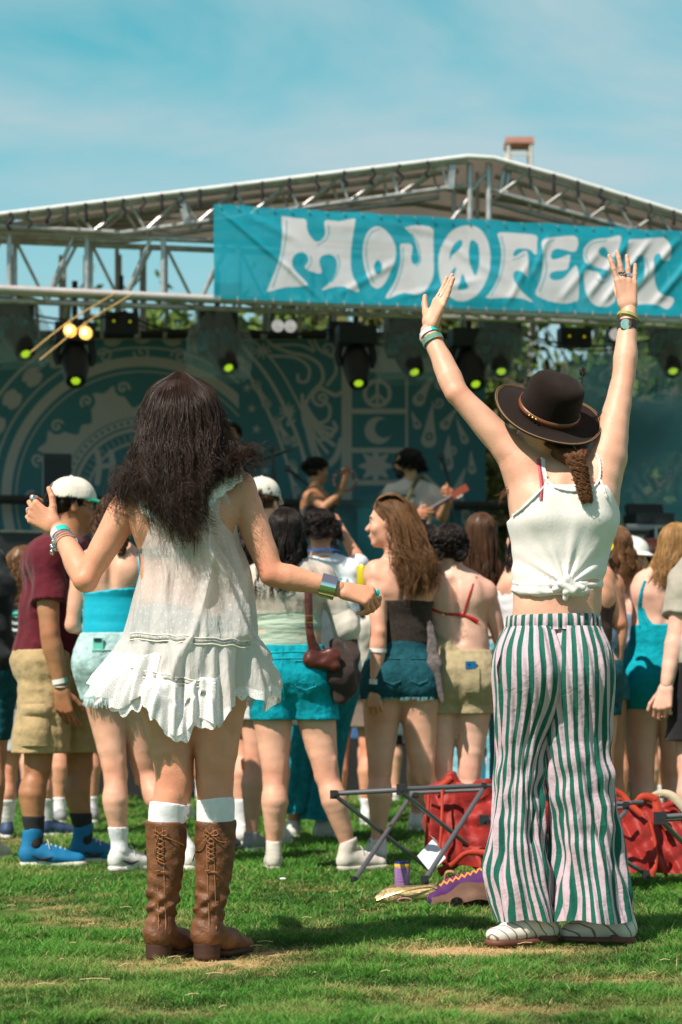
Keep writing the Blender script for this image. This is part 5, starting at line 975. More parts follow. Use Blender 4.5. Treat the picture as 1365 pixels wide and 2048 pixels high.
        x = c+(hw+f*675)*ct; y = yl*(1-ct)/2+yr*(1+ct)/2+tier**1.6*(70*np.abs(st)**1.1*gb(ct, .02, .70)+13*np.sin(5*th+1+np.sin(3*th))+9*np.sin(11*th+2)+5*np.sin(17*th))+extra*(20+5*np.sin(30*th)+4*np.sin(47*th))
        dy = -(hd+f)*st+.01; return np.stack([(x-682.5)/FPX*(5.88+dy), 5.88+dy, CH+(HY-y)/FPX*(5.88+dy)], -1)
    for t, row in zip(ta, R_):
        VV.append(drs(t, th, row)); o = .74+0*th
        y = (row[0]+row[1])/2; o = o+.30*np.clip((t-.74)/.08, 0, 1)+.25*(t < .2)+.35*gb(y, 1272, 4)+.3*gb(y, 1290, 3)+.3*gb(y, 1345, 5)+.10*np.sin(13*th+3*t)*(t > .7)+.12*np.clip(np.sin(9*th-9*t+1), 0, 1)
        OP.append(np.clip(o, 0, .97)); UV.append(np.stack([th/6.283*62, 0*th+t*40, np.where(np.abs(y-1281) < 6, .45, 1)+0*th], 1))
    m = bpy.data.materials.new('sheer_dotted_lawn'); m.use_nodes = True; nt_ = m.node_tree; N = nt_.nodes.new; K = nt_.links.new; b = nt_.nodes['Principled BSDF']; out = nt_.nodes['Material Output']
    b.inputs['Base Color'].default_value = (.95, .90, .87, 1); b.inputs['Roughness'].default_value = .8; b.inputs['Sheen Weight'].default_value = .2
    tr = N('ShaderNodeBsdfTranslucent'); tr.inputs[0].default_value = (.88, .83, .79, 1); mx = N('ShaderNodeMixShader'); mx.inputs[0].default_value = .42; K(b.outputs[0], mx.inputs[1]); K(tr.outputs[0], mx.inputs[2])
    at = N('ShaderNodeAttribute'); at.attribute_name = 'opac'; uv = N('ShaderNodeAttribute'); uv.attribute_name = 'duv'; vo = N('ShaderNodeTexVoronoi'); vo.voronoi_dimensions = '2D'; vo.inputs['Scale'].default_value = 1.0; vo.inputs['Randomness'].default_value = .55; K(uv.outputs['Vector'], vo.inputs['Vector'])
    lt = N('ShaderNodeMath'); lt.operation = 'LESS_THAN'; lt.inputs[1].default_value = .13; K(vo.outputs['Distance'], lt.inputs[0]); ad = N('ShaderNodeMath'); ad.operation = 'MAXIMUM'; K(lt.outputs[0], ad.inputs[0]); K(at.outputs['Fac'], ad.inputs[1])
    tp = N('ShaderNodeBsdfTransparent'); m2 = N('ShaderNodeMixShader'); K(ad.outputs[0], m2.inputs[0]); K(tp.outputs[0], m2.inputs[1]); K(mx.outputs[0], m2.inputs[2]); K(m2.outputs[0], out.inputs[0])
    nz_ = N('ShaderNodeTexNoise'); nz_.inputs['Scale'].default_value = 38; nz_.inputs['Detail'].default_value = 5; tc_ = N('ShaderNodeTexCoord'); mp_ = N('ShaderNodeMapping'); mp_.inputs['Scale'].default_value = (1, 1, .3); K(tc_.outputs['Object'], mp_.inputs[0]); K(mp_.outputs[0], nz_.inputs['Vector']); bp = N('ShaderNodeBump'); bp.inputs['Strength'].default_value = .9; bp.inputs['Distance'].default_value = .014; K(nz_.outputs[0], bp.inputs['Height']); K(bp.outputs[0], b.inputs['Normal'])
    dress = mesh_arrays('dress', np.concatenate(VV), grid_faces(nr, n+1), m, root, attrs={'opac': np.concatenate(OP), 'duv': np.concatenate(UV)})
    # lace: opaque thread work with holes
    lm = bpy.data.materials.new('white_lace'); lm.use_nodes = True; nt_ = lm.node_tree; N = nt_.nodes.new; K = nt_.links.new; b = nt_.nodes['Principled BSDF']; b.inputs['Base Color'].default_value = (.88, .86, .86, 1); b.inputs['Roughness'].default_value = .8
    vo = N('ShaderNodeTexVoronoi'); vo.feature = 'DISTANCE_TO_EDGE'; vo.inputs['Scale'].default_value = 175; tc_ = N('ShaderNodeTexCoord'); K(tc_.outputs['Object'], vo.inputs['Vector']); mr = N('ShaderNodeMapRange'); mr.inputs[1].default_value = .04; mr.inputs[2].default_value = .16; mr.inputs[3].default_value = 1; mr.inputs[4].default_value = .68; K(vo.outputs['Distance'], mr.inputs[0]); K(mr.outputs[0], b.inputs['Alpha'])
    VL = []
    for e in np.linspace(0, 1, 5): VL.append(drs(1.0, th, R_[-1], e)+V(0, -.002, 0)*e)
    mesh_arrays('lace_hem', np.concatenate(VL), grid_faces(5, n+1), lm, dress)
    # the wind bunches extra gathered lace over the left of the hem
    for a0, a1, t0, rr, nm in ((1.95, 3.35, .84, .016, 'lace_flounce'), (1.1, 2.35, .90, .012, 'lace_flounce')):
        tq = np.linspace(a0, a1, 120); rws = []
        for e in np.linspace(0, 1, 12):
            i = min(int((t0+(1-t0)*e)*(nr-1)), nr-1); w = drs(ta[i], tq, R_[i], .35*e*(e > .9)); c_ = P((R_[i][2]+R_[i][3])/2, (R_[i][0]+R_[i][1])/2, 5.88); o_ = w-c_; o_[:, 2] = 0; o_ /= np.linalg.norm(o_, axis=1)[:, None]
            edge = np.sin(np.linspace(0, np.pi, 120))**.5; rws.append(w+o_*((rr+.010*np.sin(tq*34+3*e)+.006*np.sin(tq*61))*e**.6*edge+.003)[:, None]+UP*(.012*np.sin(tq*9+e)*e)[:, None])
        mesh_arrays(nm, np.concatenate(rws), grid_faces(12, 120), lm, dress)
    T = bvh(dress)
    for y0, y1, w, nm in ((1272, 1288, .012, 'lace_insert'), (1340, 1382, .012, 'lace_insert')):
        pts = []
        xs_ = np.linspace(262 if y0 < 1300 else 262, 500 if y0 < 1300 else 430, 14)
        for x in xs_: q = (x-255)/250; pts.append(snap(T, x, y0+(y1-y0)*q*(1.2 if y0 > 1300 else 1)+2*math.sin(x*.2), .003, 5.7))
        ribbon(nm, mat('grey_lace', (.45, .43, .42), rough=.8, var=.5, vscale=140), dress, pts, w); 
        for dz in (-.009, .009): MB().tube(spline([p+UP*dz for p in pts], 3), .0022, 5).build('lace_piping', mat('cream_piping', (.82, .78, .66), rough=.8), dress)
    # ruffled collar, two gathered layers along the V neckline
    cu = [(270, 962, -.02), (284, 1000, -.09), (318, 1018, -.13), (360, 1026, -.145), (400, 1006, -.14), (442, 972, -.11), (486, 938, -.03)]; cp = spline([P(a, b_, 5.88+c) for a, b_, c in cu], 22); q = np.linspace(0, 1, len(cp))
    for lay, (w0, w1, amp) in enumerate(((-.030, .034, .007), (-.034, .010, .010))):
        rws = []
        for e in np.linspace(0, 1, 8): z = w0+(w1-w0)*e; rws.append(cp+UP*(z)[None] if False else cp+np.outer(np.ones(len(cp)), V(0, 0, z))+np.stack([.004*np.sin(q*90+lay), -(.006+.010*lay)-amp*np.sin(q*120+e*2+lay*2)*abs(e-.2)*1.3+.030*e*e*(1-lay), .004*np.sin(q*75+3*lay)*e], 1))
        mesh_arrays('collar_ruffle', np.concatenate(rws), grid_faces(8, len(cp)), lm, dress)
    MB().tube(cp+V(0, -.012, .0), .0028, 6).build('lace_piping', MC['cream_piping'], dress)
    # hair
    g = [[(345, 748, .02), (300, 778, .05), (282, 830, .05), (276, 880, .03), (262, 925, .0), (240, 958, -.03), (230, 988, -.05), (242, 1010, -.05)], [(348, 746, 0), (300, 785, .01), (286, 850, 0), (282, 905, -.04), (270, 945, -.08), (258, 982, -.10), (268, 1010, -.11)], [(350, 745, -.02), (305, 800, -.06), (294, 870, -.08), (293, 925, -.12), (296, 970, -.15), (304, 1005, -.165), (312, 1025, -.165)],
         [(353, 744, -.03), (320, 800, -.10), (307, 870, -.12), (308, 940, -.15), (320, 990, -.17), (336, 1025, -.18), (344, 1050, -.18)], [(356, 744, -.03), (340, 800, -.12), (330, 870, -.14), (328, 950, -.17), (336, 1010, -.185), (350, 1050, -.19), (358, 1070, -.19)], [(358, 744, -.03), (352, 800, -.13), (350, 870, -.15), (350, 950, -.175), (354, 1020, -.19), (366, 1064, -.195), (372, 1084, -.195)],
         [(362, 744, -.03), (370, 800, -.13), (373, 870, -.15), (374, 950, -.175), (376, 1010, -.19), (386, 1048, -.195), (380, 1078, -.195)], [(365, 744, -.03), (392, 800, -.11), (400, 870, -.13), (402, 930, -.155), (396, 985, -.18), (398, 1030, -.19), (412, 1052, -.19)], [(368, 744, -.02), (414, 795, -.07), (426, 860, -.09), (428, 905, -.12), (412, 940, -.155), (398, 975, -.175), (392, 1005, -.18)],
         [(370, 745, 0), (424, 785, -.02), (444, 850, -.02), (450, 895, -.04), (462, 930, -.08), (480, 945, -.10), (492, 930, -.10)], [(372, 746, .02), (425, 785, .05), (446, 850, .04), (460, 898, .03), (488, 908, .0), (514, 898, -.02), (530, 916, -.02), (520, 930, -.02)]]
    G_ = [[P(a, b_, 5.88+c) for a, b_, c in s] for s in g]; V_, F_, nn = [], [], 0
    for (cnt, jit, wv, rad, sd, tj) in ((7500, .0058, .0130, .00078, 1, .34), (1300, .008, .024, .0007, 2, .14), (120, .016, .034, .0005, 3, .03)):
        v, f = guide_strands(G_, cnt, 30, jit, wv, 2.6, rad, sd, tj); V_.append(v); F_.append(f+nn); nn += len(v)
    h = F.J['head']; v, f = sdf_mesh([Ell(h+UP*.034-V(0, .005, 0), (.084, .108, .094), k=.03), Prim(h+V(-.0, -.045, -.03), P(356, 960, 5.88-.125), .084, .052, k=.04, side=V(0, 1, 0), flat=.5), Prim(h+V(.02, -.03, -.02), P(424, 900, 5.88-.04), .066, .036, k=.03, side=V(0, 1, 0), flat=.6), Prim(h+V(-.02, -.03, -.02), P(292, 915, 5.88-.05), .064, .028, k=.03, side=V(0, 1, 0), flat=.6)], .006); V_.append(v); F_.append(f+nn)
    mesh_arrays('hair', np.concatenate(V_), np.concatenate(F_), HB, root)
    # jewellery
    wristband(root, F, 'L', .84, .93, .028); a, b_ = F.J['elL'], F.J['wrL']
    for i, (t0, r) in enumerate(((.70, .034), (.735, .033), (.77, .033))): band('bangle', SILV, root, a, b_, t0, t0+.018, r, thick=.003, tilt=(.15, .1*i))
    mb = MB(); c = a+(b_-a)*.74+V(-.034, -.012, -.012)
    for i in range(7): mb.ball(c+V(.006*math.sin(i*2), .004*math.cos(i*3), -.006*i+.012), .0062, 5)
    mb.build('charm', SILV, root)
    a, b_ = F.J['elR'], F.J['wrR']; band('cuff_bracelet', mat('polished_silver', (.85, .87, .9), rough=.07, metal=1, var=0), root, a, b_, .74, .97, .032, thick=.004, n=36)
    def finger(q, i, seg, t): p = F.hands[q][2+0+i*4+seg+0] if False else [x for x in F.hands[q] if x.k in (.003, .006)][i*3+seg]; return p.a, p.b, max(p.ra, p.rb)
    for q, i, mm, big in (('L', 0, SILV, 1), ('L', 2, SILV, 0), ('R', 0, TURQ, 1)):
        pa, pb, r = finger(q, i, 0, .5); band('ring', SILV, root, pa, pb, .45, .75 if big else .62, r*1.0+.0005, thick=.0022, n=16)
        if big: mb = MB(); c = pa+(pb-pa)*.6; o_ = (V(-.2, -1, .2) if q == 'L' else V(.2, -.8, .6)); mb.ball(c+nrm(o_)*.0125, (.008, .005, .011), 8); mb.build('ring_stone', mm, root)
    return F
dancer()
# ======================= the woman in striped trousers =======================
def reveler():
    Y0 = 6.27
    F = Fig(1130, Y0, 1.70, J=dict(head=(1083, 878, .052), neck=(1132, 928, 0), shL=(1044, 926, 0), shR=(1217, 905, .02), elL=(914, 786, .02), wrL=(857, 662, .10), elR=(1248, 752, .10), wrR=(1258, 622, .16),
        chest=(1128, 1052, 0), waist=(1116, 1178, 0), pelvis=(1110, 1292, 0), hpL=(1058, 1340, 0), hpR=(1164, 1340, 0), knL=(1040, 1590, 0), knR=(1178, 1590, 0), anL=(1082, 1838, 0), anR=(1236, 1836, 0)), headtilt=(.45, 0), foot=dict(L=-1.95, R=-1.25))
    root = thing('person', 'woman in a brown felt hat and green striped trousers raising both bare arms', 'person', F.base)
    F.hand('L', d=V(.36, -.05, .93), back=V(.80, .50, -.25), curls=[(-.22, .12, .08), (-.20, .08, .06), (-.16, .1, .06), (-.05, .14, .08)], thumb=(.80, .10), spread=.10, tcurl=.28)
    F.hand('R', d=V(-.10, .05, 1), back=V(.15, -1, -.05), curls=[(-.05, .06, .05), (.0, .05, .05), (.05, .1, .06), (.10, .1, .1)], thumb=(.1, .9), spread=.22)
    extra = []
    for q, g in (('L', -1), ('R', 1)):                     # raised shoulder blade and armpit fold
        s = F.J['sh'+q]; extra.append(Prim(F.J['chest']+V(g*.085, -.045, .02), s+V(-g*.012, -.015, -.02), .05, .042, k=.05)); extra.append(Prim(F.J['chest']+V(g*.10, .0, .0), s+(F.J['el'+q]-s)*.12, .045, .040, k=.04))
    F.prims = [q for q in F.prims if not q.tag.startswith('calf')]
    for q in F.prims:
        if q.tag.startswith('thigh'): q.ra *= .72; q.rb *= .5
        if q.tag in ('butt', 'pelvis'): q.r = q.r*.86
    F.body(root, SK2, h=.0048, hh=.0022, extra=extra)
    z = lambda y: (HY-y)/FPX*Y0+CH; p = lambda x, y, d=0: P(x, y, Y0+d)
    # trousers: two striped legs and a gathered waistband
    sm = bpy.data.materials.new('striped_linen'); sm.use_nodes = True; nt_ = sm.node_tree; N = nt_.nodes.new; K = nt_.links.new; b = nt_.nodes['Principled BSDF']; b.inputs['Roughness'].default_value = .75; b.inputs['Specular IOR Level'].default_value = .3; b.inputs['Sheen Weight'].default_value = .15
    at = N('ShaderNodeAttribute'); at.attribute_name = 'su'; nz_ = N('ShaderNodeTexNoise'); nz_.inputs['Scale'].default_value = 25; tc_ = N('ShaderNodeTexCoord'); K(tc_.outputs['Object'], nz_.inputs['Vector']); m1 = N('ShaderNodeMath'); m1.operation = 'MULTIPLY_ADD'; m1.inputs[1].default_value = .10; K(nz_.outputs['Fac'], m1.inputs[0]); K(at.outputs['Fac'], m1.inputs[2])
    fr = N('ShaderNodeMath'); fr.operation = 'FRACT'; K(m1.outputs[0], fr.inputs[0]); mr = N('ShaderNodeMapRange'); mr.interpolation_type = 'SMOOTHSTEP'; mr.inputs[1].default_value = .47; mr.inputs[2].default_value = .51; K(fr.outputs[0], mr.inputs[0]); mr2 = N('ShaderNodeMapRange'); mr2.inputs[1].default_value = .0; mr2.inputs[2].default_value = .035; K(fr.outputs[0], mr2.inputs[0])
    mm_ = N('ShaderNodeMath'); mm_.operation = 'SUBTRACT'; K(mr2.outputs[0], mm_.inputs[0]); K(mr.outputs[0], mm_.inputs[1]); x = N('ShaderNodeMix'); x.data_type = 'RGBA'; x.inputs['A'].default_value = (.74, .56, .64, 1); x.inputs['B'].default_value = (.008, .15, .105, 1); K(mm_.outputs[0], x.inputs['Factor'])
    n3 = N('ShaderNodeTexNoise'); n3.inputs['Scale'].default_value = 200; n3.inputs['Detail'].default_value = 3; K(tc_.outputs['Object'], n3.inputs['Vector']); mr3 = N('ShaderNodeMapRange'); mr3.inputs[3].default_value = .8; mr3.inputs[4].default_value = 1.15; K(n3.outputs['Fac'], mr3.inputs[0]); vm = N('ShaderNodeVectorMath'); vm.operation = 'SCALE'; K(x.outputs['Result'], vm.inputs[0]); K(mr3.outputs[0], vm.inputs['Scale']); K(vm.outputs[0], b.inputs['Base Color'])
    n4 = N('ShaderNodeTexNoise'); n4.inputs['Scale'].default_value = 26; n4.inputs['Detail'].default_value = 6; n4.inputs['Roughness'].default_value = .6; n4.inputs['Distortion'].default_value = .5; K(tc_.outputs['Object'], n4.inputs['Vector']); bp = N('ShaderNodeBump'); bp.inputs['Strength'].default_value = .55; bp.inputs['Distance'].default_value = .012; K(n4.outputs['Fac'], bp.inputs['Height']); K(bp.outputs[0], b.inputs['Normal'])
    tr = N('ShaderNodeBsdfTranslucent'); K(vm.outputs[0], tr.inputs[0]); ms = N('ShaderNodeMixShader'); ms.inputs[0].default_value = .18; K(b.outputs[0], ms.inputs[1]); K(tr.outputs[0], ms.inputs[2]); K(ms.outputs[0], nt_.nodes['Material Output'].inputs[0])
    ys = [1254, 1264, 1300, 1345, 1400, 1450, 1500, 1560, 1620, 1680, 1740, 1790, 1838]
    LC = [(1068, 56), (1069, 63), (1068, 78), (1069, 84), (1066, 78), (1056, 66), (1045, 52), (1040, 48), (1038, 50), (1036, 56), (1038, 64), (1046, 65), (1056, 63)]
    RC = [(1146, 56), (1146, 61), (1148, 74), (1149, 79), (1150, 77), (1152, 72), (1154, 69), (1160, 68), (1168, 66), (1174, 66), (1178, 70), (1182, 76), (1184, 82)]
    tr_ = None; legs = []
    for q, C, sd in (('L', LC, 3), ('R', RC, 8)):
        rows = spline([(c[0], y, c[1]) for c, y in zip(C, ys)], 9); nr = len(rows); n = 220; th = np.linspace(0, 2*np.pi, n+1)+(.0 if q == 'L' else 0); vs, us = [], []; npair = 22
        for i, (cx_, y, r) in enumerate(rows):
            t = i/(nr-1); low = np.clip((t-.35)/.4, 0, 1); hip = np.exp(-((y-1350)/70)**2); st, ct = np.sin(th), np.cos(th); g = -1 if q == 'L' else 1
            f = (.0055*np.sin(4*th+7*t+sd)+.006*np.sin(6*th-11*t+sd*2)+.0035*np.sin(11*th+15*t))*low*1.15+.0022*np.sin(17*th+t*20)+.0020*np.sin(31*th+y*.05)
            kn = np.exp(-((y-1560)/75)**2); f = f+kn*(.0045*np.sin(y*.06+2.0*th+sd)+.0035*np.sin(y*.10-3*th))*np.clip(st+.4, 0, 1); an = np.exp(-((y-1720)/60)**2); f = f+an*.006*np.sin(y*.045+th*3+sd)*np.clip(st+.5, 0, 1)+.003*np.exp(-((y-1660)/40)**2)*np.sin(y*.13+th)*np.clip(st, 0, 1)
            R = r/FPX*Y0+f*(1 if q == 'L' else 1.1); fl = 1.32-.45*t if y < 1400 else 1.0-.12*low; fl = np.interp(y, [1248, 1300, 1400, 1500, 1838], [1.35, 1.28, 1.15, 1.05, .95])
            c = P(cx_, y, Y0-.012*hip); x_ = c[0]+R*ct; d_ = -R*fl*st-.018*hip*np.clip(st, 0, 1)*1.0; zz = c[2]+.006*np.sin(3*th+sd)*(y > 1800)
            vs.append(np.stack([x_, c[1]+d_, zz+0*th], 1)); us.append(th/6.28318*npair+.25*np.sin(y*.012+sd)*.4+(.3 if q == 'R' else 0)+low*(.16*np.sin(y*.022+2*th+sd)+.05*np.sin(y*.05-3*th)+.30*np.sin(4*th+y*.006+sd)))
        o = mesh_arrays('trouser_leg', np.concatenate(vs), grid_faces(nr, n+1), sm, root, attrs={'su': np.concatenate(us)}); legs.append(o)
    n = 300; th = np.linspace(0, 2*np.pi, n+1); vs, us = [], []
    for y, hw, hd in ((1230, 90, .112), (1232, 93, .116), (1241, 94, .119), (1253, 95, .121), (1257, 93, .118), (1261, 98, .124)):
        f = .0022*np.sin(46*th)+.0015*np.sin(71*th); x_ = 1107+(hw+f*640)*np.cos(th); dy = -(hd+f)*np.sin(th); yy = y+5*-np.cos(th)*0+2.0*np.cos(th)*-1
        vs.append(np.stack([(x_-682.5)/FPX*(Y0), Y0+dy, CH+(HY-yy)/FPX*Y0+0*th], 1)); us.append(th/6.28318*30)
    mesh_arrays('waistband', np.concatenate(vs), grid_faces(6, n+1), sm, root, attrs={'su': np.concatenate(us)})
    T = bvh(legs[0]); ribbon('pocket_opening', mat('pocket_dark', (.03, .015, .02), rough=.9), legs[0], [snap(T, 1003, 1310, .002), snap(T, 998, 1335, .002), snap(T, 999, 1365, .002)], [.002, .011, .002])
    # shoes
    wl = bpy.data.materials.new('white_banded_leather'); wl.use_nodes = True; nt_ = wl.node_tree; N = nt_.nodes.new; K = nt_.links.new; b = nt_.nodes['Principled BSDF']; b.inputs['Roughness'].default_value = .45
    wv = N('ShaderNodeTexWave'); wv.inputs['Scale'].default_value = 14; wv.inputs['Distortion'].default_value = 3.5; wv.inputs['Detail'].default_value = 2; wv.bands_direction = 'DIAGONAL'; tc_ = N('ShaderNodeTexCoord'); K(tc_.outputs['Object'], wv.inputs['Vector']); mr = N('ShaderNodeMapRange'); mr.inputs[1].default_value = .90; mr.inputs[2].default_value = .97; K(wv.outputs['Fac'], mr.inputs[0]); x = N('ShaderNodeMix'); x.data_type = 'RGBA'; x.inputs['A'].default_value = (.70, .68, .62, 1); x.inputs['B'].default_value = (.22, .16, .13, 1); K(mr.outputs[0], x.inputs['Factor']); K(x.outputs['Result'], b.inputs['Base Color'])
    bs = mat('brown_sole', (.13, .045, .025), rough=.6, var=.3)
    for q in 'LR':
        shoe(F, q, root, wl, bs, top=.115, L=.25, sole=.020, wd=.036); d = F.footdir[q]; g = V(*F.J['an'+q][:2], 0); v, f = sdf_mesh([Prim(g-d*.02+UP*.015, g+d*.01+UP*.015, .035, .034, k=0)], .004, cuts=[(V(0, 0, .0), V(0, 0, -1)), (V(0, 0, .032), V(0, 0, 1)), (g+d*.018, d)]); mesh_arrays('shoe_heel', v, f, bs, root)
    # knotted tank top
    tk = cloth('white_rib', (.84, .79, .76), var=.04, bump=.25, bscale=300, bump2=.15, b2scale=14, stretch=(1, 1, .3)); kn = p(1134, 1172, -.105)
    def folds(X, Y, Z):
        dx = X-kn[0]; dz = Z-kn[2]; a = np.arctan2(dz, dx); r = np.sqrt(dx*dx+dz*dz); w = np.exp(-r/.11)*np.clip(r/.03, 0, 1)*(Y < Y0+.02); return (-.0065*np.sin(a*13+r*12)*w-.003*np.sin(a*23)*w+.0015*np.sin(X*40+Z*18)+.001*np.sin(Z*70)).astype(np.float32)
    def plane(x0, y0, x1, y1, sgn): a, b = p(x0, y0), p(x1, y1); d = b-a; n_ = nrm(V(-d[2], 0, d[0]))*sgn; return (a, n_)
    lines = dict(l=plane(1018, 1040, 1096, 962, 1), n=(p(1130, 976), V(0, 0, 1)), r=plane(1196, 958, 1228, 1008, 1))
    v, f = sdf_mesh(F.sel(['chest', 'ribs', 'bust'], .010)+[q.copy(.0125) for q in extra[:3]]+[extra[3].copy(.004)]+[Prim(p(1124, 1040, -.005), p(1118, 1120), .152, .132, k=.03, side=V(0, 1, 0), flat=.66), Prim(p(1118, 1120), p(1112, 1178, -.005), .132, .125, k=.02, side=V(0, 1, 0), flat=.74)], .005, cuts=[lines['l'], lines['n'], lines['r'], F.zc(z(1182))], noise=folds, sm=2)
    top = mesh_arrays('tank_top', v, f, tk, root)
    e = [p(1112+82*math.cos(a)*1.0, 1178+(6 if math.sin(a) > 0 else 0)*math.sin(a), -.100*math.sin(a)) for a in np.linspace(0, 2*np.pi, 33)]; pr = [Prim(e[i], e[i+1], .013, .013, k=.004) for i in range(32)]+[Prim(x+UP*.022, y_+UP*.022, .010, .010, k=.006) for x, y_ in zip(e[:-1], e[1:])]
    v, f = sdf_mesh(pr, .004, noise=wob(.003, 60, 5, (1, 1, 2)), sm=2); mesh_arrays('rolled_hem', v, f, tk, top)
    k_ = lambda x, y, d=0: p(x, y, -.118+d)
    pr = [Prim(k_(1118, 1172), k_(1134, 1158, -.012), .013, .015, k=.004), Prim(k_(1134, 1158, -.012), k_(1150, 1176, -.008), .015, .014, k=.003), Prim(k_(1150, 1176), k_(1134, 1184, -.012), .013, .013, k=.003), Prim(k_(1122, 1166, -.012), k_(1146, 1182, -.016), .0125, .012, k=.002), Prim(k_(1134, 1182, -.008), k_(1131, 1197, -.002), .012, .009, k=.003), Prim(k_(1110, 1178), k_(1124, 1174), .010, .012, k=.004), Prim(k_(1150, 1172), k_(1166, 1176), .012, .010, k=.004)]
    v, f = sdf_mesh(pr, .003, noise=wob(.0012, 160, 5), sm=2); mesh_arrays('knot', v, f, tk, top)
    B_ = bvh([o for o in root.children if o.name.startswith('body')][0], top); braid = lambda pts, r=.0042: MB().tube(spline([snap(B_, *q, r*.7, Y0) for q in pts], 8), r*(1+.22*np.sin(np.arange((len(pts)-1)*8+1)*1.9)), 7)
    for pts in ([(1083, 917), (1085, 935), (1090, 955), (1097, 966)], [(1097, 966), (1112, 976), (1140, 982), (1170, 981), (1190, 972), (1199, 958)], [(1199, 958), (1201, 940), (1199, 922), (1194, 908)], [(1095, 966), (1076, 988), (1050, 1014), (1028, 1032)], [(1201, 962), (1207, 978), (1213, 996)], [(1087, 920), (1089, 940), (1094, 955)]): braid(pts).build('strap', tk, top)
    ribbon('bra_strap', mat('coral_strap', (.55, .07, .10), rough=.5), root, [snap(B_, x_, y, .003, Y0) for x_, y in ((1076, 918), (1080, 945), (1084, 975), (1082, 1000))], .010)
    # hat
    felt = mat('brown_felt', (.014, .0065, .0045), rough=.95, var=.3, vscale=30, bump=.6, bscale=350, sheen=.06, spec=.2); up = nrm(V(.27, -.60, .76)); rt = nrm(np.cross(V(.0, 1, 0), up)); rt = nrm(V(1, 0, 0)-up*up[0]); fw = np.cross(up, rt); c = P(1096, 826, Y0+.0)
    hatr = root; H3 = lambda r, a, h_: c+rt*r*math.cos(a)+fw*r*math.sin(a)+up*h_
    prof = [(.0, .118), (.028, .1185), (.056, .116), (.072, .107), (.080, .092), (.082, .075), (.086, .045), (.088, .020), (.089, .006), (.094, .000), (.115, -.003), (.14, -.005), (.160, -.004), (.171, -.002), (.172, -.005), (.160, -.008), (.14, -.009), (.115, -.008), (.086, -.004)]; vs = []; n = 72
    for r, h_ in prof:
        for j in range(n):
            a = j/n*6.28318; rr = r*(1+.05*math.cos(2*a))*1.05; hh = h_*1.05 if h_ > .03 else h_
            if r > .09: hh += (r-.09)/.08*(.012*math.cos(2*a)+.006*math.sin(3*a))+.0; rr *= .95
            if h_ > .09: hh -= .004*math.exp(-((math.cos(a)*r)/.03)**2)*(h_ > .1)
            vs.append(H3(rr, a, hh))
    hat = mesh_arrays('hat', vs, grid_faces(len(prof), n, True), felt, hatr); lb = mat('hat_leather', (.20, .065, .030), rough=.4, var=.3)
    def ring(r, h_, tr_, m, name, nn=72):
        pts = [H3(r*(1+.05*math.cos(2*a))*1.0, a, h_+(((r-.09)/.08)*(.012*math.cos(2*a)+.006*math.sin(3*a)) if r > .1 else 0)) for a in np.arange(nn)/nn*6.28318]; return MB().tube(pts, tr_, 6, closed=True).build(name, m, hat)
    vs = []
    for h_, r in ((.006, .0950), (.006, .0975), (.024, .0955), (.024, .0935)):
        for j in range(n): a = j/n*6.28318; vs.append(H3(r*(1+.05*math.cos(2*a)), a, h_+.006*math.sin(a)))
    mesh_arrays('hat_band', vs, grid_faces(4, n, True), lb, hat); st = mat('tan_stitch', (.30, .17, .08), rough=.8)
    ring(.163, -.0025, .0011, st, 'brim_stitching'); ring(.168, -.001, .0011, st, 'brim_stitching')
    mb = MB(); a0 = -2.35
    for k in range(3): mb.ball(H3(.1015, a0+k*.13, .014), .0042, 6)
    mb.build('hat_buckle', GOLD, hat); bs_ = H3(.088, .2, .05); tip = P(1166, 742, Y0-.02); mb = MB(); mb.tube(spline([bs_, (bs_+tip)/2+up*.01, tip], 5), .0009, 4); rg = np.random.default_rng(1)
    for k in range(60): q = rg.uniform(.35, 1.0); s_ = bs_+(tip-bs_)*q; d = rg.normal(size=3); d[1] *= .3; mb.tube([s_, s_+nrm(d)*rg.uniform(.008, .02)*(1.3 if q < .7 else .8)], [.0006, .0002], 3)
    for k in range(40): q = rg.uniform(.9, 1.04); s_ = bs_+(tip-bs_)*q; d = rg.normal(size=3); d[1] *= .3; mb.tube([s_, s_+nrm(d)*.012], [.0022, .0008], 3)
    mb.build('feather', mat('dark_feather', (.02, .014, .012), rough=.8), hat)
    # hair: loose pieces and a curly plait
    hm = hairmat('chestnut', (.17, .070, .028)); V_, F_, nn = [], [], 0
    v, f = sdf_mesh([Ell(F.J['head']-F.hu*.0, V(.066, .070, .078), np.array([F.hr, F.hf, F.hu]), k=.02), Prim(p(1112, 904, .02), p(1142, 918, -.05), .040, .026, k=.03)], .006); V_.append(v); F_.append(f); nn += len(v)
    gs = [[p(1060, 870, .0), p(1095, 890, -.05), p(1130, 905, -.08), p(1150, 925, -.10)], [p(1090, 880, -.05), p(1115, 900, -.08), p(1140, 915, -.10), p(1156, 935, -.115)], [p(1150, 890, -.06), p(1158, 905, -.09), p(1160, 920, -.10), p(1160, 938, -.115)], [p(1175, 890, -.03), p(1170, 905, -.08), p(1166, 922, -.10), p(1162, 940, -.115)]]
    v, f = guide_strands(gs, 700, 14, .004, .003, 2, .0009, 5); V_.append(v); F_.append(f+nn); nn += len(v)
    ct = spline([p(1152, 915, -.115), p(1160, 940, -.128), p(1165, 965, -.132), p(1170, 985, -.135), p(1174, 1002, -.137)], 12); k = len(ct); rg = np.random.default_rng(6); S = []
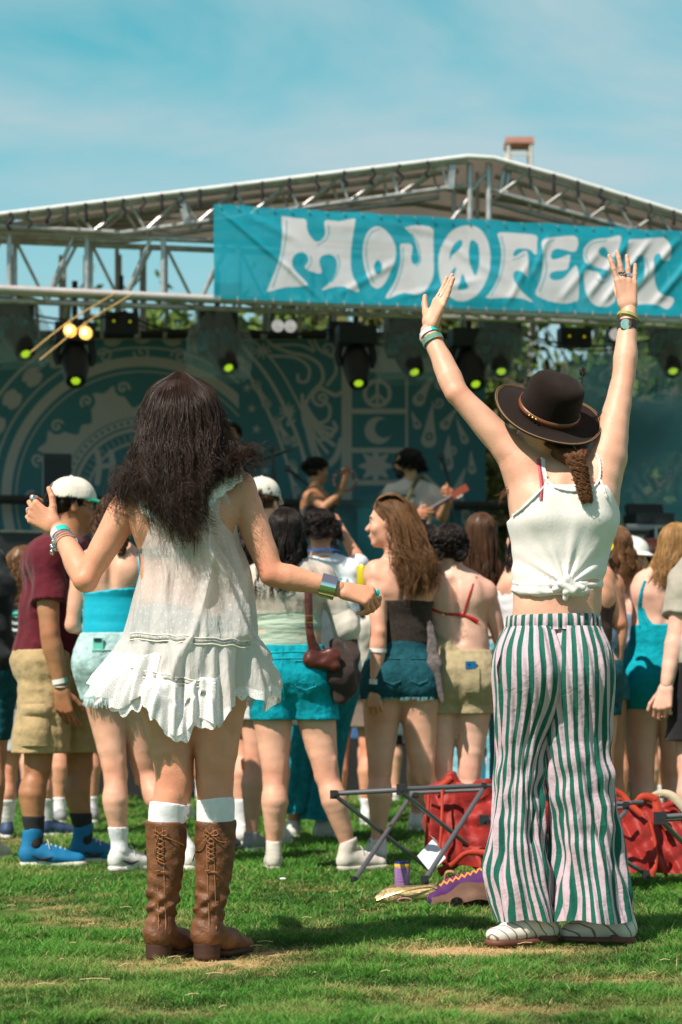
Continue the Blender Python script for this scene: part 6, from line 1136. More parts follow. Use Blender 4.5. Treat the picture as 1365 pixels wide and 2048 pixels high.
    for lob in range(3):
        for j in range(130):
            ph = lob*2.094+np.linspace(0, 17, k); rr = .0165*(1-.35*np.linspace(0, 1, k)); o_ = rg.normal(size=3)*.0032
            S.append(ct+np.stack([np.cos(ph)*rr*1.15, np.sin(ph)*rr*.8, 0*ph], 1)+o_+.0060*np.sin(np.linspace(0, 44, k)+rg.uniform(0, 6))[:, None]*rg.normal(size=3)*.6)
    v, f = strands(np.array(S), np.full(len(S), .0011), None, '', None); V_.append(v); F_.append(f+nn); nn += len(v)
    g2 = [[p(1020, 855, .04), p(1012, 875, .03), p(1016, 895, .02), p(1008, 910, .02)], [p(1035, 868, .02), p(1022, 890, .01), p(1028, 912, .0), p(1020, 930, 0)]]; v, f = guide_strands(g2, 120, 16, .006, .008, 3, .0008, 7); V_.append(v); F_.append(f+nn); nn += len(v)
    g3 = [[p(1035, 960, -.02), p(1020, 985, -.03), p(1000, 1005, -.03), p(994, 1010, -.03)], [p(1032, 965, -.02), p(1012, 978, -.03), p(1000, 990, -.03), p(990, 1000, -.03)]]; v, f = guide_strands(g3, 14, 12, .003, .004, 2, .0008, 8); V_.append(v); F_.append(f+nn); nn += len(v)
    mesh_arrays('hair', np.concatenate(V_), np.concatenate(F_), hm, root)
    # wrists
    wristband(root, F, 'L', .93, .985, .0295, .5); a, b_ = F.J['elL'], F.J['wrL']; band('beaded_cuff', mat('bead_mix', (.02, .10, .18), rough=.3, var=0, vscale=330, col2=(.25, .55, .30), bump=1, bscale=260), root, a, b_, .80, .875, .032, thick=.003, n=40)
    mb = MB(); c = a+(b_-a)*.84; mb.ball(c+V(.016, -.028, .006), (.009, .004, .005), 8); mb.ball(c+V(-.024, -.020, -.002), (.005, .004, .004), 8); mb.build('red_bead', mat('red_bead', (.45, .06, .01), rough=.2), root)
    a, b_ = F.J['elR'], F.J['wrR']; band('black_strap', mat('black_leather', (.02, .015, .017), rough=.5), root, a, b_, .70, .82, .030, thick=.003)
    c = a+(b_-a)*.76+V(-.010, -.033, 0); mb = MB(); mb.lathe(c, [(.001, .004), (.018, .003), (.020, .0), (.018, -.003), (.001, -.003)], 24, np.array([V(1, -.2, .2)/1.04, V(-.1, 0, 1), V(-.3, -1, 0)])).build('round_clasp', mat('dark_copper', (.22, .11, .06), metal=.8, rough=.35), root)
    mb = MB(); rg = np.random.default_rng(3)
    for i in range(70): r = .0165*math.sqrt((i+.5)/70); a_ = i*2.4; mb.ball(c+V(-.3, -1, 0)*.004+V(r*math.cos(a_), 0, r*math.sin(a_)), .0018, 4)
    mb.build('turquoise_stones', TURQ, root); band('woven_bangle', mat('woven_bangle', (.12, .35, .08), rough=.6, var=0, vscale=55, col2=(.75, .28, .10)), root, a, b_, .87, .915, .033, thick=.004, tilt=(.22, .0))
    fg = [x for x in F.hands['R'] if x.k in (.003, .006)]
    for i in (1, 2): q = fg[i*3]; band('ring', SILV, root, q.a, q.b, .35, .62, max(q.ra, q.rb), thick=.002, n=16)
    q = fg[3]; mb = MB(); [mb.ball(q.a+(q.b-q.a)*.5+V(.004*j-.006, -.012, .002*(j % 2)), .0042, 6) for j in range(4)]; mb.build('ring_stone', mat('dark_silver', (.25, .22, .2), metal=1, rough=.3), root)
    fg = [x for x in F.hands['L'] if x.k in (.003, .006)]; q = fg[3]; band('ring', SILV, root, q.a, q.b, .3, .5, max(q.ra, q.rb), thick=.002, n=16)
    return F
reveler()
# ---------------- the crowd ----------------
WHT = cloth('white_rubber', (.75, .74, .70), bump2=0); SHW = mat('white_shoe', (.70, .69, .66), rough=.6, var=.12, vscale=25); LACE = mat('white_lace_cord', (.75, .75, .75), rough=.8)
SKC = dict(pale=skin('pale', (.80, .48, .37)), warm=SK1, fair=SK2, tan=skin('tan', (.42, .20, .10)), deep=skin('olive', (.56, .29, .17)))
HC = dict(dark=hairmat('black_brown', (.012, .007, .005)), brown=hairmat('mid_brown', (.075, .034, .015)), light=hairmat('light_brown', (.17, .082, .034)), blond=hairmat('blond', (.36, .20, .075)), auburn=hairmat('auburn', (.05, .014, .009)))
def zpx(F, y): return (HY-y)/FPX*F.Yd+CH
def person(label, px, Yd, H, skn, group='people standing in the crowd', **k):
    F = Fig(px, Yd, H, **k); return F, thing('person', label, 'person', F.base, group)
def finish(F, root, skn, h=.0075, extra=(), socks=None, shoes=('sneak', SHW, WHT), **k):
    for q in 'LR':
        if q not in F.hands: F.hand(q)
    F.body(root, SKC[skn], h=h, hh=.0042, extra=extra)
    if socks:
        for q in 'LR': sock(F, q, root, socks[0], socks[1], off=.005)
    if shoes:
        for q in 'LR': shoe(F, q, root, shoes[1], shoes[2], gz=F.base[2], **k)
def shorts(F, root, m, ytop, ybot, off=.012, flare=.0, noise=(.004, 28), name='shorts', h=.0075):
    ex = []
    if flare:
        for q in 'LR': a, b = F.J['hp'+q], F.J['kn'+q]; ex.append(Prim(a-UP*.03, a+(b-a)*1.0, .098*F.s, .098*F.s+flare, k=.02))
    return F.wear(root, name, m, ['pelvis', 'butt', 'thigh*', 'waist'], off, h, cuts=[F.zc(zpx(F, ybot)), F.zc(zpx(F, ytop), False)], noise=noise, extra=ex)
def pockets(F, o, m, spots, w=.12, h=.14):
    T = bvh(o)
    for (x, y) in spots:
        n = 7; pts = [snap(T, x+(i/(n-1)-.5)*w*FPX/F.Yd, y, .003, F.Yd) for i in range(n)]; lo = [snap(T, x+(i/(n-1)-.5)*w*FPX/F.Yd*(.8 if 0 < i < n-1 else .9), y+h*FPX/F.Yd*(1-.12*abs(i-3)/3), .003, F.Yd) for i in range(n)]
        MB().tube(spline(pts, 3), .0022, 4).tube(spline(lo, 3), .0022, 4).tube([pts[0], lo[0]], .0022, 4).tube([pts[-1], lo[-1]], .0022, 4).build('pocket', m, o)
def tank(F, root, m, ytop, ybot, off=.009, name='top', tags=('chest', 'ribs', 'bust', 'waist'), noise=(.003, 30), st=(1, 1, 1), extra=(), h=.0075, cuts=()):
    return F.wear(root, name, m, list(tags), off, h, cuts=[F.zc(zpx(F, ytop), False), F.zc(zpx(F, ybot))]+list(cuts), noise=noise, st=st, extra=extra)
def tee(F, root, m, ybot, off=.018, frac=.62, seed=1, name='t_shirt', h=.0075, col=None):
    ex = [F.sleeve('L', frac), F.sleeve('R', frac)]; a = F.J['waist']; ex.append(Prim(F.J['chest'], F.J['pelvis'], .150*F.s*F.w+off, .155*F.s*F.w+off, k=.03, side=F.pf, flat=.72))
    o = F.wear(root, name, m, ['chest', 'ribs', 'sho', 'waist', 'pelvis', 'bust', 'butt'], off, h, cuts=[F.zc(zpx(F, ybot))], noise=(.006, 22), extra=ex, seed=seed, subs=[(Prim(F.J['neck']-UP*.01, F.J['head'], .062*F.s, .062*F.s), .01)])
    e = F.J['neck']-UP*.018; MB().tube([e+F.cr*.064*F.s*math.cos(a_)+F.cf*.060*F.s*math.sin(a_)+UP*(-.012*math.sin(a_)) for a_ in np.arange(20)*.31416], .007, 6, closed=True).build('neckband', m, o); return o
def logo(o, F, px, py, prims2d, name='chest_print'):
    T = bvh(o)
    for m, pts, r in prims2d: MB().tube([snap(T, px+x, py+y, .002, F.Yd) for x, y in pts], r, 5).build(name, m, o)
def cap(F, root, m, brim_m, back_open=True):
    k = F.s; c = F.J['head']+F.hu*.042*k-F.hf*.004*k; HR = np.array([F.hr, F.hf, F.hu])
    cuts = [(F.J['head']+F.hu*.032*k, nrm(-F.hu+F.hf*-.05))]; subs = []
    if back_open: subs = [(Ell(F.J['head']-F.hf*.105*k+F.hu*.028*k, V(.042, .05, .042)*k, HR), .006)]
    v, f = sdf_mesh([Ell(c, V(.091, .111, .094)*k, HR)], .005, cuts=cuts, subs=subs, noise=wob(.0012, 50, 2)); o = mesh_arrays('cap', v, f, m, root)
    vs = []; n = 17
    for j, rr in enumerate((0.0, .35, .7, 1.0)):
        for i in range(n): a = -1.25+2.5*i/(n-1); b = F.J['head']+F.hu*(.040-.018*rr*math.cos(a*1.2)-.010*rr)*k+F.hr*math.sin(a)*.088*k*(1-.05*rr)+F.hf*(math.cos(a)*.104+rr*.075*max(math.cos(a*1.2), 0))*k; vs.append(b)
    vs = vs+[p-F.hu*.004 for p in vs]; g1 = grid_faces(4, n); e = 3*n+np.arange(n-1); ed = np.stack([e, e+1, e+1+4*n, e+4*n], 1); mesh_arrays('cap_brim', vs, np.vstack([g1, g1[:, ::-1]+4*n, ed]), brim_m, o)
    mb = MB(); mb.ball(c+F.hu*.094*k, (.008, .008, .005), 6).build('cap_button', m, o)
    mb = MB()
    for a in (0, 1.047, 2.094): mb.tube([c+(F.hr*math.cos(a)*.0885*math.cos(t)+F.hf*math.sin(a)*.1085*math.cos(t)+F.hu*.0925*math.sin(t))*k for t in np.linspace(.12, 3.0, 16)], .0012, 4)
    mb.build('cap_seam', m, o); return o
def eyes(F, root):
    for g in (-1, 1):
        c = F.J['head']+F.hf*.079*F.s+F.hr*g*.029*F.s+F.hu*.004*F.s; e = MB().ball(c-F.hf*.005*F.s, .0105*F.s, 8).build('eye', mat('eye_white', (.75, .72, .68), rough=.2), root); MB().ball(c+F.hf*.0015*F.s, .0062*F.s, 7).build('iris', mat('iris', (.05, .04, .03), rough=.15), e)
        MB().tube(spline([F.J['head']+F.hf*x*F.s+F.hr*g*y*F.s+F.hu*z*F.s for x, y, z in ((.094, .012, .026), (.092, .03, .031), (.078, .048, .024))], 4), .0024, 5).build('eyebrow', HC['brown'], root)
def jeans(F, root, m, ytop, ends, seedn=1):
    """flared full length trousers; ends = per leg (knee r, hem r, hem px row)"""
    shorts(F, root, m, ytop, 1410, .014, name='jeans')
    for q, (rk, rh, yh) in zip('LR', ends):
        hp, kn, an = F.J['hp'+q], F.J['kn'+q], F.J['an'+q]; e = V(an[0], an[1], zpx(F, yh)); v, f, u, w = leg_tube([hp-UP*.03, hp*.5+kn*.5, kn, kn*.5+e*.5, e], [.112*F.s, .09*F.s, rk, (rk+rh)/2, rh], [1, 1, 1, 1, 1], fold=.012, seed=seedn+ord(q)); mesh_arrays('trouser_leg', v, f, m, root)
def bun(F, root, m, c, r, seed):
    rg = np.random.default_rng(seed); S = []
    for j in range(170):
        t = np.linspace(0, 9, 26); ph = rg.uniform(0, 6.28); R = r*(.45+.5*np.abs(np.sin(t*.5+ph))); S.append(c+np.stack([R*np.cos(t+ph), -.6*R*np.sin(t*.5+ph*2), R*np.sin(t+ph)], 1)+rg.normal(size=3)*.003)
    v, f = strands(np.array(S), np.full(len(S), .0020), None, '', None); a, b = sdf_mesh([Ell(c, V(r, r*.8, r)*.92)], .005); mesh_arrays('hair_bun', np.concatenate([v, a]), np.concatenate([f, b+len(v)]), m, root)
R = math.radians
# -- man in the maroon shirt
def maroon():
    F, r = person('tall man in maroon t-shirt, cargo shorts, blue high tops and cream cap', 118, 9.3, 1.80, 'tan', yaw=R(58), headyaw=R(72), sex='m', w=1.0, stance=.10, foot=dict(L=R(62), R=R(75)),
        J=dict(head=(145, 1015, 0), neck=(132, 1072, -.02), chest=(118, 1150, 0), shR=(92, 1108, -.16), shL=(155, 1098, .15), elR=(100, 1268, -.22), wrR=(122, 1372, -.20), elL=(190, 1260, .20), wrL=(215, 1350, .25), waist=(112, 1230, 0), pelvis=(112, 1305, 0), hpR=(92, 1330, -.07), hpL=(148, 1325, .07), knR=(78, 1535, -.10), knL=(162, 1530, .12), anR=(68, 1690, -.12), anL=(168, 1680, .12)))
    F.hand('R', d=V(.15, .1, -1), back=V(-.3, -1, 0), curls=RELAX)
    bl = mat('blue_suede', (.0, .16, .36), rough=.7, var=.15); finish(F, r, 'tan', socks=(BLKM, .24), shoes=('hi', bl, mat('cream_sole', (.70, .66, .55), rough=.7)), top=.15, L=.27, lace=LACE, swoosh=mat('black_leather_panel', (.02, .02, .022), rough=.4), wd=.046)
    sh = shorts(F, r, cloth('khaki', (.46, .33, .17), bump2=.9, b2scale=12, var=.14), 1300, 1505, .02, .035, noise=(.008, 20), name='cargo_shorts')
    T = bvh(sh); mk = MC['cloth_khaki']
    def patch(x0, y0, x1, y1, d, nm):
        n = 7; g = [[snap(T, x0+(x1-x0)*i/(n-1), y0+(y1-y0)*j/(n-1), .004+d*math.sin(math.pi*i/(n-1))**.6*math.sin(math.pi*(j+.5)/n)**.6, F.Yd) for i in range(n)] for j in range(n)]; mesh_arrays(nm, [p for q in g for p in q], grid_faces(n, n), mk, sh)
    patch(44, 1428, 100, 1492, .022, 'cargo_pocket'); patch(42, 1408, 104, 1434, .026, 'pocket_flap')
    t = tee(F, r, cloth('maroon', (.115, .008, .018), bump2=.8, b2scale=11), 1352, .022, .60, 4); hair(F, r, HC['dark'], n=700, L=.0, rad=.0016, phimax=2.0, th_end=1.9, thick=.0, bs=.975, hoff=.3)
    cap(F, r, cloth('cream_cap', (.74, .70, .60), bump2=.3), cloth('green_brim', (.0, .32, .20), bump2=0)); eyes(F, r); wristband(r, F, 'R', .86, .95, .031, .75); MB().tube([F.J['wrR']+V(.03*math.cos(a), .03*math.sin(a), .006*math.sin(a)) for a in np.arange(12)*.5236], .0035, 5, closed=True).build('cord_bracelet', mat('grey_cord', (.5, .42, .38)), r)
maroon()
# -- turquoise top, pale denim
def turquoise():
    F, r = person('woman in bright turquoise top and pale frayed denim shorts beside the maroon shirt', 226, 9.0, 1.66, 'fair', yaw=R(12), w=1.0, J=dict(head=(236, 1040, .05), neck=(228, 1085, 0), chest=(226, 1160, 0), shL=(168, 1128, 0), shR=(288, 1125, 0), elL=(146, 1250, 0), wrL=(210, 1262, .12), elR=(310, 1240, 0), wrR=(300, 1330, .05), waist=(228, 1235, 0), pelvis=(228, 1310, 0), hpL=(196, 1340, 0), hpR=(256, 1340, 0), knL=(232, 1550, 0), knR=(290, 1545, .1), anL=(240, 1700, 0), anR=(375, 1700, .05)), foot=dict(L=R(50), R=R(-20)))
    finish(F, r, 'fair', socks=(cloth('white_sock', (.8, .8, .84)), .20), swoosh=mat('black_swoosh', (.02, .02, .02), rough=.5), lace=LACE)
    m = cloth('turquoise', (.0, .42, .58), bump=.1, bump2=.4, b2scale=5, rough=.55); e = P(280, 1100, 9)
    a, b = P(165, 1188, 9), P(262, 1178, 9); c, d = P(262, 1178, 9), P(284, 1110, 9); nn = lambda p, q, s: nrm(V(-(q-p)[2], 0, (q-p)[0]))*s
    F.wear(r, 'top', m, ['chest', 'ribs', 'bust', 'waist'], .007, .007, cuts=[F.zc(zpx(F, 1270)), (a, nn(a, b, 1))], noise=(.0025, 26), st=(.3, .3, 2.2)); T = bvh([o for o in r.children if o.name.startswith('body')][0]); ribbon('strap', m, r, [snap(T, x, y, .004, 9) for x, y in ((268, 1185), (276, 1160), (279, 1130), (278, 1105))], [.055, .035, .03, .03]); ribbon('strap', m, r, [snap(T, x, y, .004, 9) for x, y in ((172, 1190), (176, 1160), (182, 1130), (186, 1105))], [.03, .02, .018, .018])
    o = shorts(F, r, denim('pale', (.42, .60, .60)), 1266, 1402, .013, .012); pockets(F, o, denim('pale_seam', (.62, .75, .74)), [(205, 1300)], .09, .12); T = bvh(o); mb = MB(); rg = np.random.default_rng(1)
    for i in range(170): x = rg.uniform(168, 286); y = 1398; p = snap(T, x, y, .002, 8.95); mb.tube([p, p+V(rg.uniform(-.01, .01), rg.uniform(-.005, .005), -rg.uniform(.015, .045))], [.0028, .0012], 4)
    mb.build('frayed_hem', cloth('fray', (.62, .74, .74)), o); ph = thing('phone', 'mint green phone in the back pocket of the pale shorts', 'phone', snap(T, 198, 1292, .01, 9)); MB().box(snap(T, 197, 1290, .006, 9), (.045, .012, .06)).build('case', mat('mint_case', (.15, .60, .48), rough=.3), ph, False); MB().box(snap(T, 197, 1282, .016, 9), (.032, .008, .014)).build('camera_bump', BLK, ph, False)
    hair(F, r, HC['brown'], n=900, L=.06, seed=3, rad=.0014); g = F.J['head']
    for s_ in (-1, 1):
        ct = spline([P(222+s_*22, 1030, 9.0-.06), P(222+s_*30, 1065, 9-.09), P(222+s_*26, 1090, 9-.10), P(222+s_*20, 1110, 9-.10)], 8); S = []; k = len(ct)
        for l in range(3):
            for j in range(40): ph_ = l*2.094+np.linspace(0, 16, k); S.append(ct+np.stack([np.cos(ph_)*.013, np.sin(ph_)*.011, 0*ph_], 1)+rg.normal(size=3)*.003)
        v, f = strands(np.array(S), np.full(len(S), .0018), None, '', None); mesh_arrays('plait', v, f, HC['brown'], r)
turquoise()
# -- the pair at the far left
def far_left():
    F, r = person('long curly haired person in charcoal t-shirt and light grey shorts at far left', 45, 11.2, 1.64, 'fair', yaw=R(15), stance=.09, J=dict(anL=(14, 1660, 0), knL=(16, 1555, 0), anR=(95, 1650, .1), knR=(86, 1545, .1)), foot=dict(L=R(-15), R=R(60)))
    finish(F, r, 'warm', socks=(cloth('white_sock', (.8, .8, .84)), .22), shoes=('s', mat('navy_shoe', (.03, .06, .14), rough=.6), WHT)); shorts(F, r, cloth('grey_jersey', (.55, .55, .58)), 1340, 1502, .016, .03)
    t = tee(F, r, cloth('charcoal', (.045, .05, .062)), 1412, .022, .6, 7); hair(F, r, HC['light'], n=800, L=.26, seed=5, wave=.022, wcyc=3.5, spread=.05, rad=.0018)
    tm = mat('print_teal', (.05, .45, .42), rough=.7); gm = mat('print_grey', (.45, .48, .5), rough=.7); logo(t, F, 34, 1228, [(gm, [(26*math.cos(a), 34*math.sin(a)) for a in np.linspace(0, 6.28, 24)], .012), (gm, [(16*math.cos(a), 20*math.sin(a)) for a in np.linspace(0, 6.28, 18)], .009), (tm, [(-22, 0), (22, 0)], .022), (WWHT, [(6*math.cos(a), 6*math.sin(a)) for a in np.linspace(0, 6.28, 12)], .005)])
    F, r = person('person in black sleeves cut off by the left edge', -48, 9.6, 1.70, 'deep', yaw=R(10), J=dict(elR=(8, 1200, 0), wrR=(4, 1300, -.02), shR=(-16, 1120, 0))); finish(F, r, 'deep'); tee(F, r, cloth('black_jersey', (.012, .02, .022)), 1345, .025, .95, 9); shorts(F, r, denim('teal_dark', (.01, .10, .14)), 1330, 1480); hair(F, r, HC['dark'], n=500, L=.02, seed=9)
far_left()
# -- capped head right of the dancer
def cap_two():
    F, r = person('man in plain cream cap mostly hidden behind the lace collar', 522, 10.6, 1.80, 'fair', yaw=R(10), headyaw=R(25), sex='m', J=dict(head=(525, 1008, 0), neck=(520, 1055, 0))); finish(F, r, 'fair', socks=(cloth('white_sock', (.8, .8, .84)), .25)); tee(F, r, cloth('slate', (.12, .14, .17)), 1340, .02, .6, 3); shorts(F, r, cloth('white_shorts', (.7, .7, .7)), 1320, 1450, .016, .03); hair(F, r, HC['brown'], n=500, L=0., seed=4, phimax=2.0, th_end=1.9, thick=.0, bs=.975, hoff=.3); cap(F, r, MC['cloth_cream_cap'], MC['cloth_cream_cap'], False)
cap_two()
# -- sheer top and turquoise shorts
def denim_girl():
    F, r = person('woman in sheer sage top and turquoise denim shorts with a brown shoulder bag', 580, 9.0, 1.66, 'fair', yaw=R(-4), w=1.08, J=dict(head=(572, 1070, 0), neck=(576, 1125, 0), shL=(515, 1155, 0), shR=(645, 1155, 0), chest=(578, 1190, 0), elL=(498, 1270, .05), elR=(692, 1250, 0), wrL=(505, 1350, .12), wrR=(700, 1330, .12), waist=(578, 1265, 0), pelvis=(580, 1340, 0), hpL=(545, 1375, 0), hpR=(622, 1370, 0), knL=(550, 1555, 0), knR=(654, 1550, 0), anL=(548, 1700, 0), anR=(698, 1698, 0)), foot=dict(L=R(-3), R=R(62)))
    can_ = mat('canvas_shoe', (.62, .57, .50), rough=.8, var=.15, bump=.4, bscale=200); finish(F, r, 'fair', shoes=('hi', can_, mat('canvas_sole', (.55, .50, .43), rough=.8)), top=.135, lace=LACE, L=.26)
    o = shorts(F, r, denim('turquoise', (.0, .30, .38), var=.35), 1290, 1440, .013, .01, noise=(.005, 26)); sm = denim('turq_seam', (.02, .42, .50)); pockets(F, o, sm, [(612, 1322), (518, 1322)], .10, .13); T = bvh(o); mb = MB(); mb.tube([snap(T, 566+dx, y, .002, 9) for dx, y in ((0, 1296), (-2, 1330), (0, 1370), (2, 1400))], .0025, 4); [mb.tube([snap(T, x, y+1.5*math.sin(x), .002, 9) for x in range(505, 664, 6)], .0028, 4) for y in (1305, 1318)]; mb.build('seam', sm, o)
    m = mat('sheer_sage', (.62, .70, .60), rough=.8, var=.15, alpha=.72, bump2=.8, b2scale=16, stretch=(.3, .3, 2)); tank(F, r, cloth('sage', (.40, .50, .40), bump2=1, b2scale=18, stretch=(.3, .3, 2)), 1222, 1300, .006, noise=(.004, 40), st=(.2, .2, 2)); m2 = mat('sheer_cream', (.75, .70, .62), rough=.8, alpha=.62, var=.1, bump2=.6); F.wear(r, 'sheer_blouse', m2, ['chest', 'ribs', 'sho', 'armU*', 'bust'], .014, .0075, cuts=[F.zc(zpx(F, 1232))], noise=(.005, 25))
    for q in 'R': v, f = sdf_mesh([Prim(F.J['sh'+q]*.4+F.J['el'+q]*.6, F.J['el'+q]*.9+F.J['wr'+q]*.1, .052, .066, k=.02), Prim(F.J['el'+q], F.J['el'+q]*.3+F.J['wr'+q]*.7, .060, .04, k=.02)], .008, noise=wob(.005, 30, 2)); mesh_arrays('puff_sleeve', v, f, mat('cream_knit', (.66, .60, .52), rough=.9, bump=.5, bscale=150, var=.1), r)
    hair(F, r, HC['dark'], n=1700, L=.30, seed=8, wave=.012, wcyc=2.5, drift=(-.03, 0, 0), rad=.0015)
    b = thing('shoulder_bag', 'glossy brown leather shoulder bag hanging over turquoise shorts', 'bag', P(642, 1330, 8.9)); lm = mat('oxblood_leather', (.085, .018, .012), rough=.32, var=.35, vscale=12, bump2=.5, b2scale=14)
    v, f = sdf_mesh([Prim(P(625, 1315, 8.86), P(668, 1312, 8.86), .030, .036, k=.02, side=V(0, 1, 0), flat=.55), Prim(P(628, 1290, 8.86), P(622, 1320, 8.86), .018, .022, k=.03), Prim(P(618, 1322, 8.86), P(672, 1335, 8.86), .014, .018, k=.03)], .005, noise=wob(.004, 30, 2)); mesh_arrays('bag_body', v, f, lm, b)
    T = bvh([o_ for o_ in r.children if o_.name.startswith(('sheer', 'top'))][0]); ribbon('bag_strap', lm, b, [P(628, 1300, 8.84), P(620, 1262, 8.83), P(618, 1215, 8.83), P(617, 1175, 8.84), P(619, 1142, 8.90)], [.045, .034, .034, .034, .034]); MB().tube([P(611, 1232, 8.815), P(627, 1232, 8.815), P(627, 1245, 8.815), P(611, 1245, 8.815)], .003, 5, closed=True).build('buckle', GOLD, b)
    j = thing('jacket', 'dark brown jacket carried under the bag', 'jacket', P(700, 1390, 8.9)); v, f = sdf_mesh([Prim(P(672, 1290, 8.95), P(690, 1370, 8.93), .035, .06, k=.03), Prim(P(700, 1280, 9.0), P(712, 1350, 8.97), .03, .035, k=.03), Prim(P(668, 1330, 8.93), P(682, 1395, 8.93), .05, .035, k=.02)], .008, noise=wob(.012, 22, 6)); mesh_arrays('jacket_cloth', v, f, cloth('dark_brown_cloth', (.045, .028, .024), bump2=1), j)
denim_girl()
# -- white printed shirt, holding a camera
def photographer():
    F, r = person('dark curly haired person in white printed t-shirt and flared teal jeans raising a camera', 655, 11.2, 1.68, 'warm', yaw=R(8), J=dict(head=(640, 1062, 0), neck=(648, 1108, 0), shL=(605, 1140, 0), shR=(705, 1140, 0), elR=(722, 1130, .22), wrR=(684, 1060, .24), elL=(600, 1200, .1), wrL=(625, 1120, .3), knL=(600, 1560, 0), knR=(650, 1550, 0), anL=(588, 1640, 0), anR=(645, 1655, 0)), foot=dict(L=R(-10), R=R(40))); F.hand('R', curls=GRIP, back=V(.8, -.5, .2)); F.hand('L', curls=GRIP)
    finish(F, r, 'warm'); t = tee(F, r, cloth('white_cotton', (.80, .82, .86)), 1345, .02, .60, 5); jeans(F, r, denim('teal_jeans', (.01, .22, .28)), 1330, [(.095, .10, 1625), (.095, .13, 1638)]); hair(F, r, HC['dark'], n=1300, L=.05, seed=12, wave=.014, wcyc=4, rad=.0016, thick=.02)
    tp = mat('print_teal', (.05, .45, .42), rough=.7); S_ = [(660, [[(0, -7), (0, 5), (3, 8), (7, 8), (10, 5), (10, -7)]]), (676, [[(9, -6), (5, -8), (1, -5), (1, -2), (8, 2), (9, 6), (5, 8), (0, 6)]]), (690, [[(0, 8), (5, -8), (10, 8)], [(2, 2), (8, 2)]])]
    for x0, st in S_: logo(t, F, x0, 1165, [(tp, s, .0055) for s in st], 'letter_print')
    MB().tube([P(648+34*math.cos(a), 1103-4*math.sin(a), 11.2-.05-.06*math.sin(a)) for a in np.linspace(.2, 2.9, 12)], .006, 5).build('lanyard', mat('blue_lanyard', (.01, .12, .45), rough=.5), r)
    c = thing('camera', 'small black camera held up beside dark curly hair', 'camera', P(672, 1060, 11.35)); MB().box(P(672, 1058, 11.36), (.075, .05, .10)).build('camera_body', BLK, c, False); MB().lathe(P(664, 1056, 11.42), [(.001, 0), (.03, 0), (.03, .05), (.001, .05)], 14, np.array([V(1, 0, 0), UP, V(0, 1, 0)])).build('camera_lens', BLK, c); MB().tube(spline([P(684, 1046, 11.32), P(674, 1052, 11.3), P(672, 1085, 11.3), P(672, 1112, 11.3)], 5), .005, 5).build('camera_strap', BLK, c)
photographer()
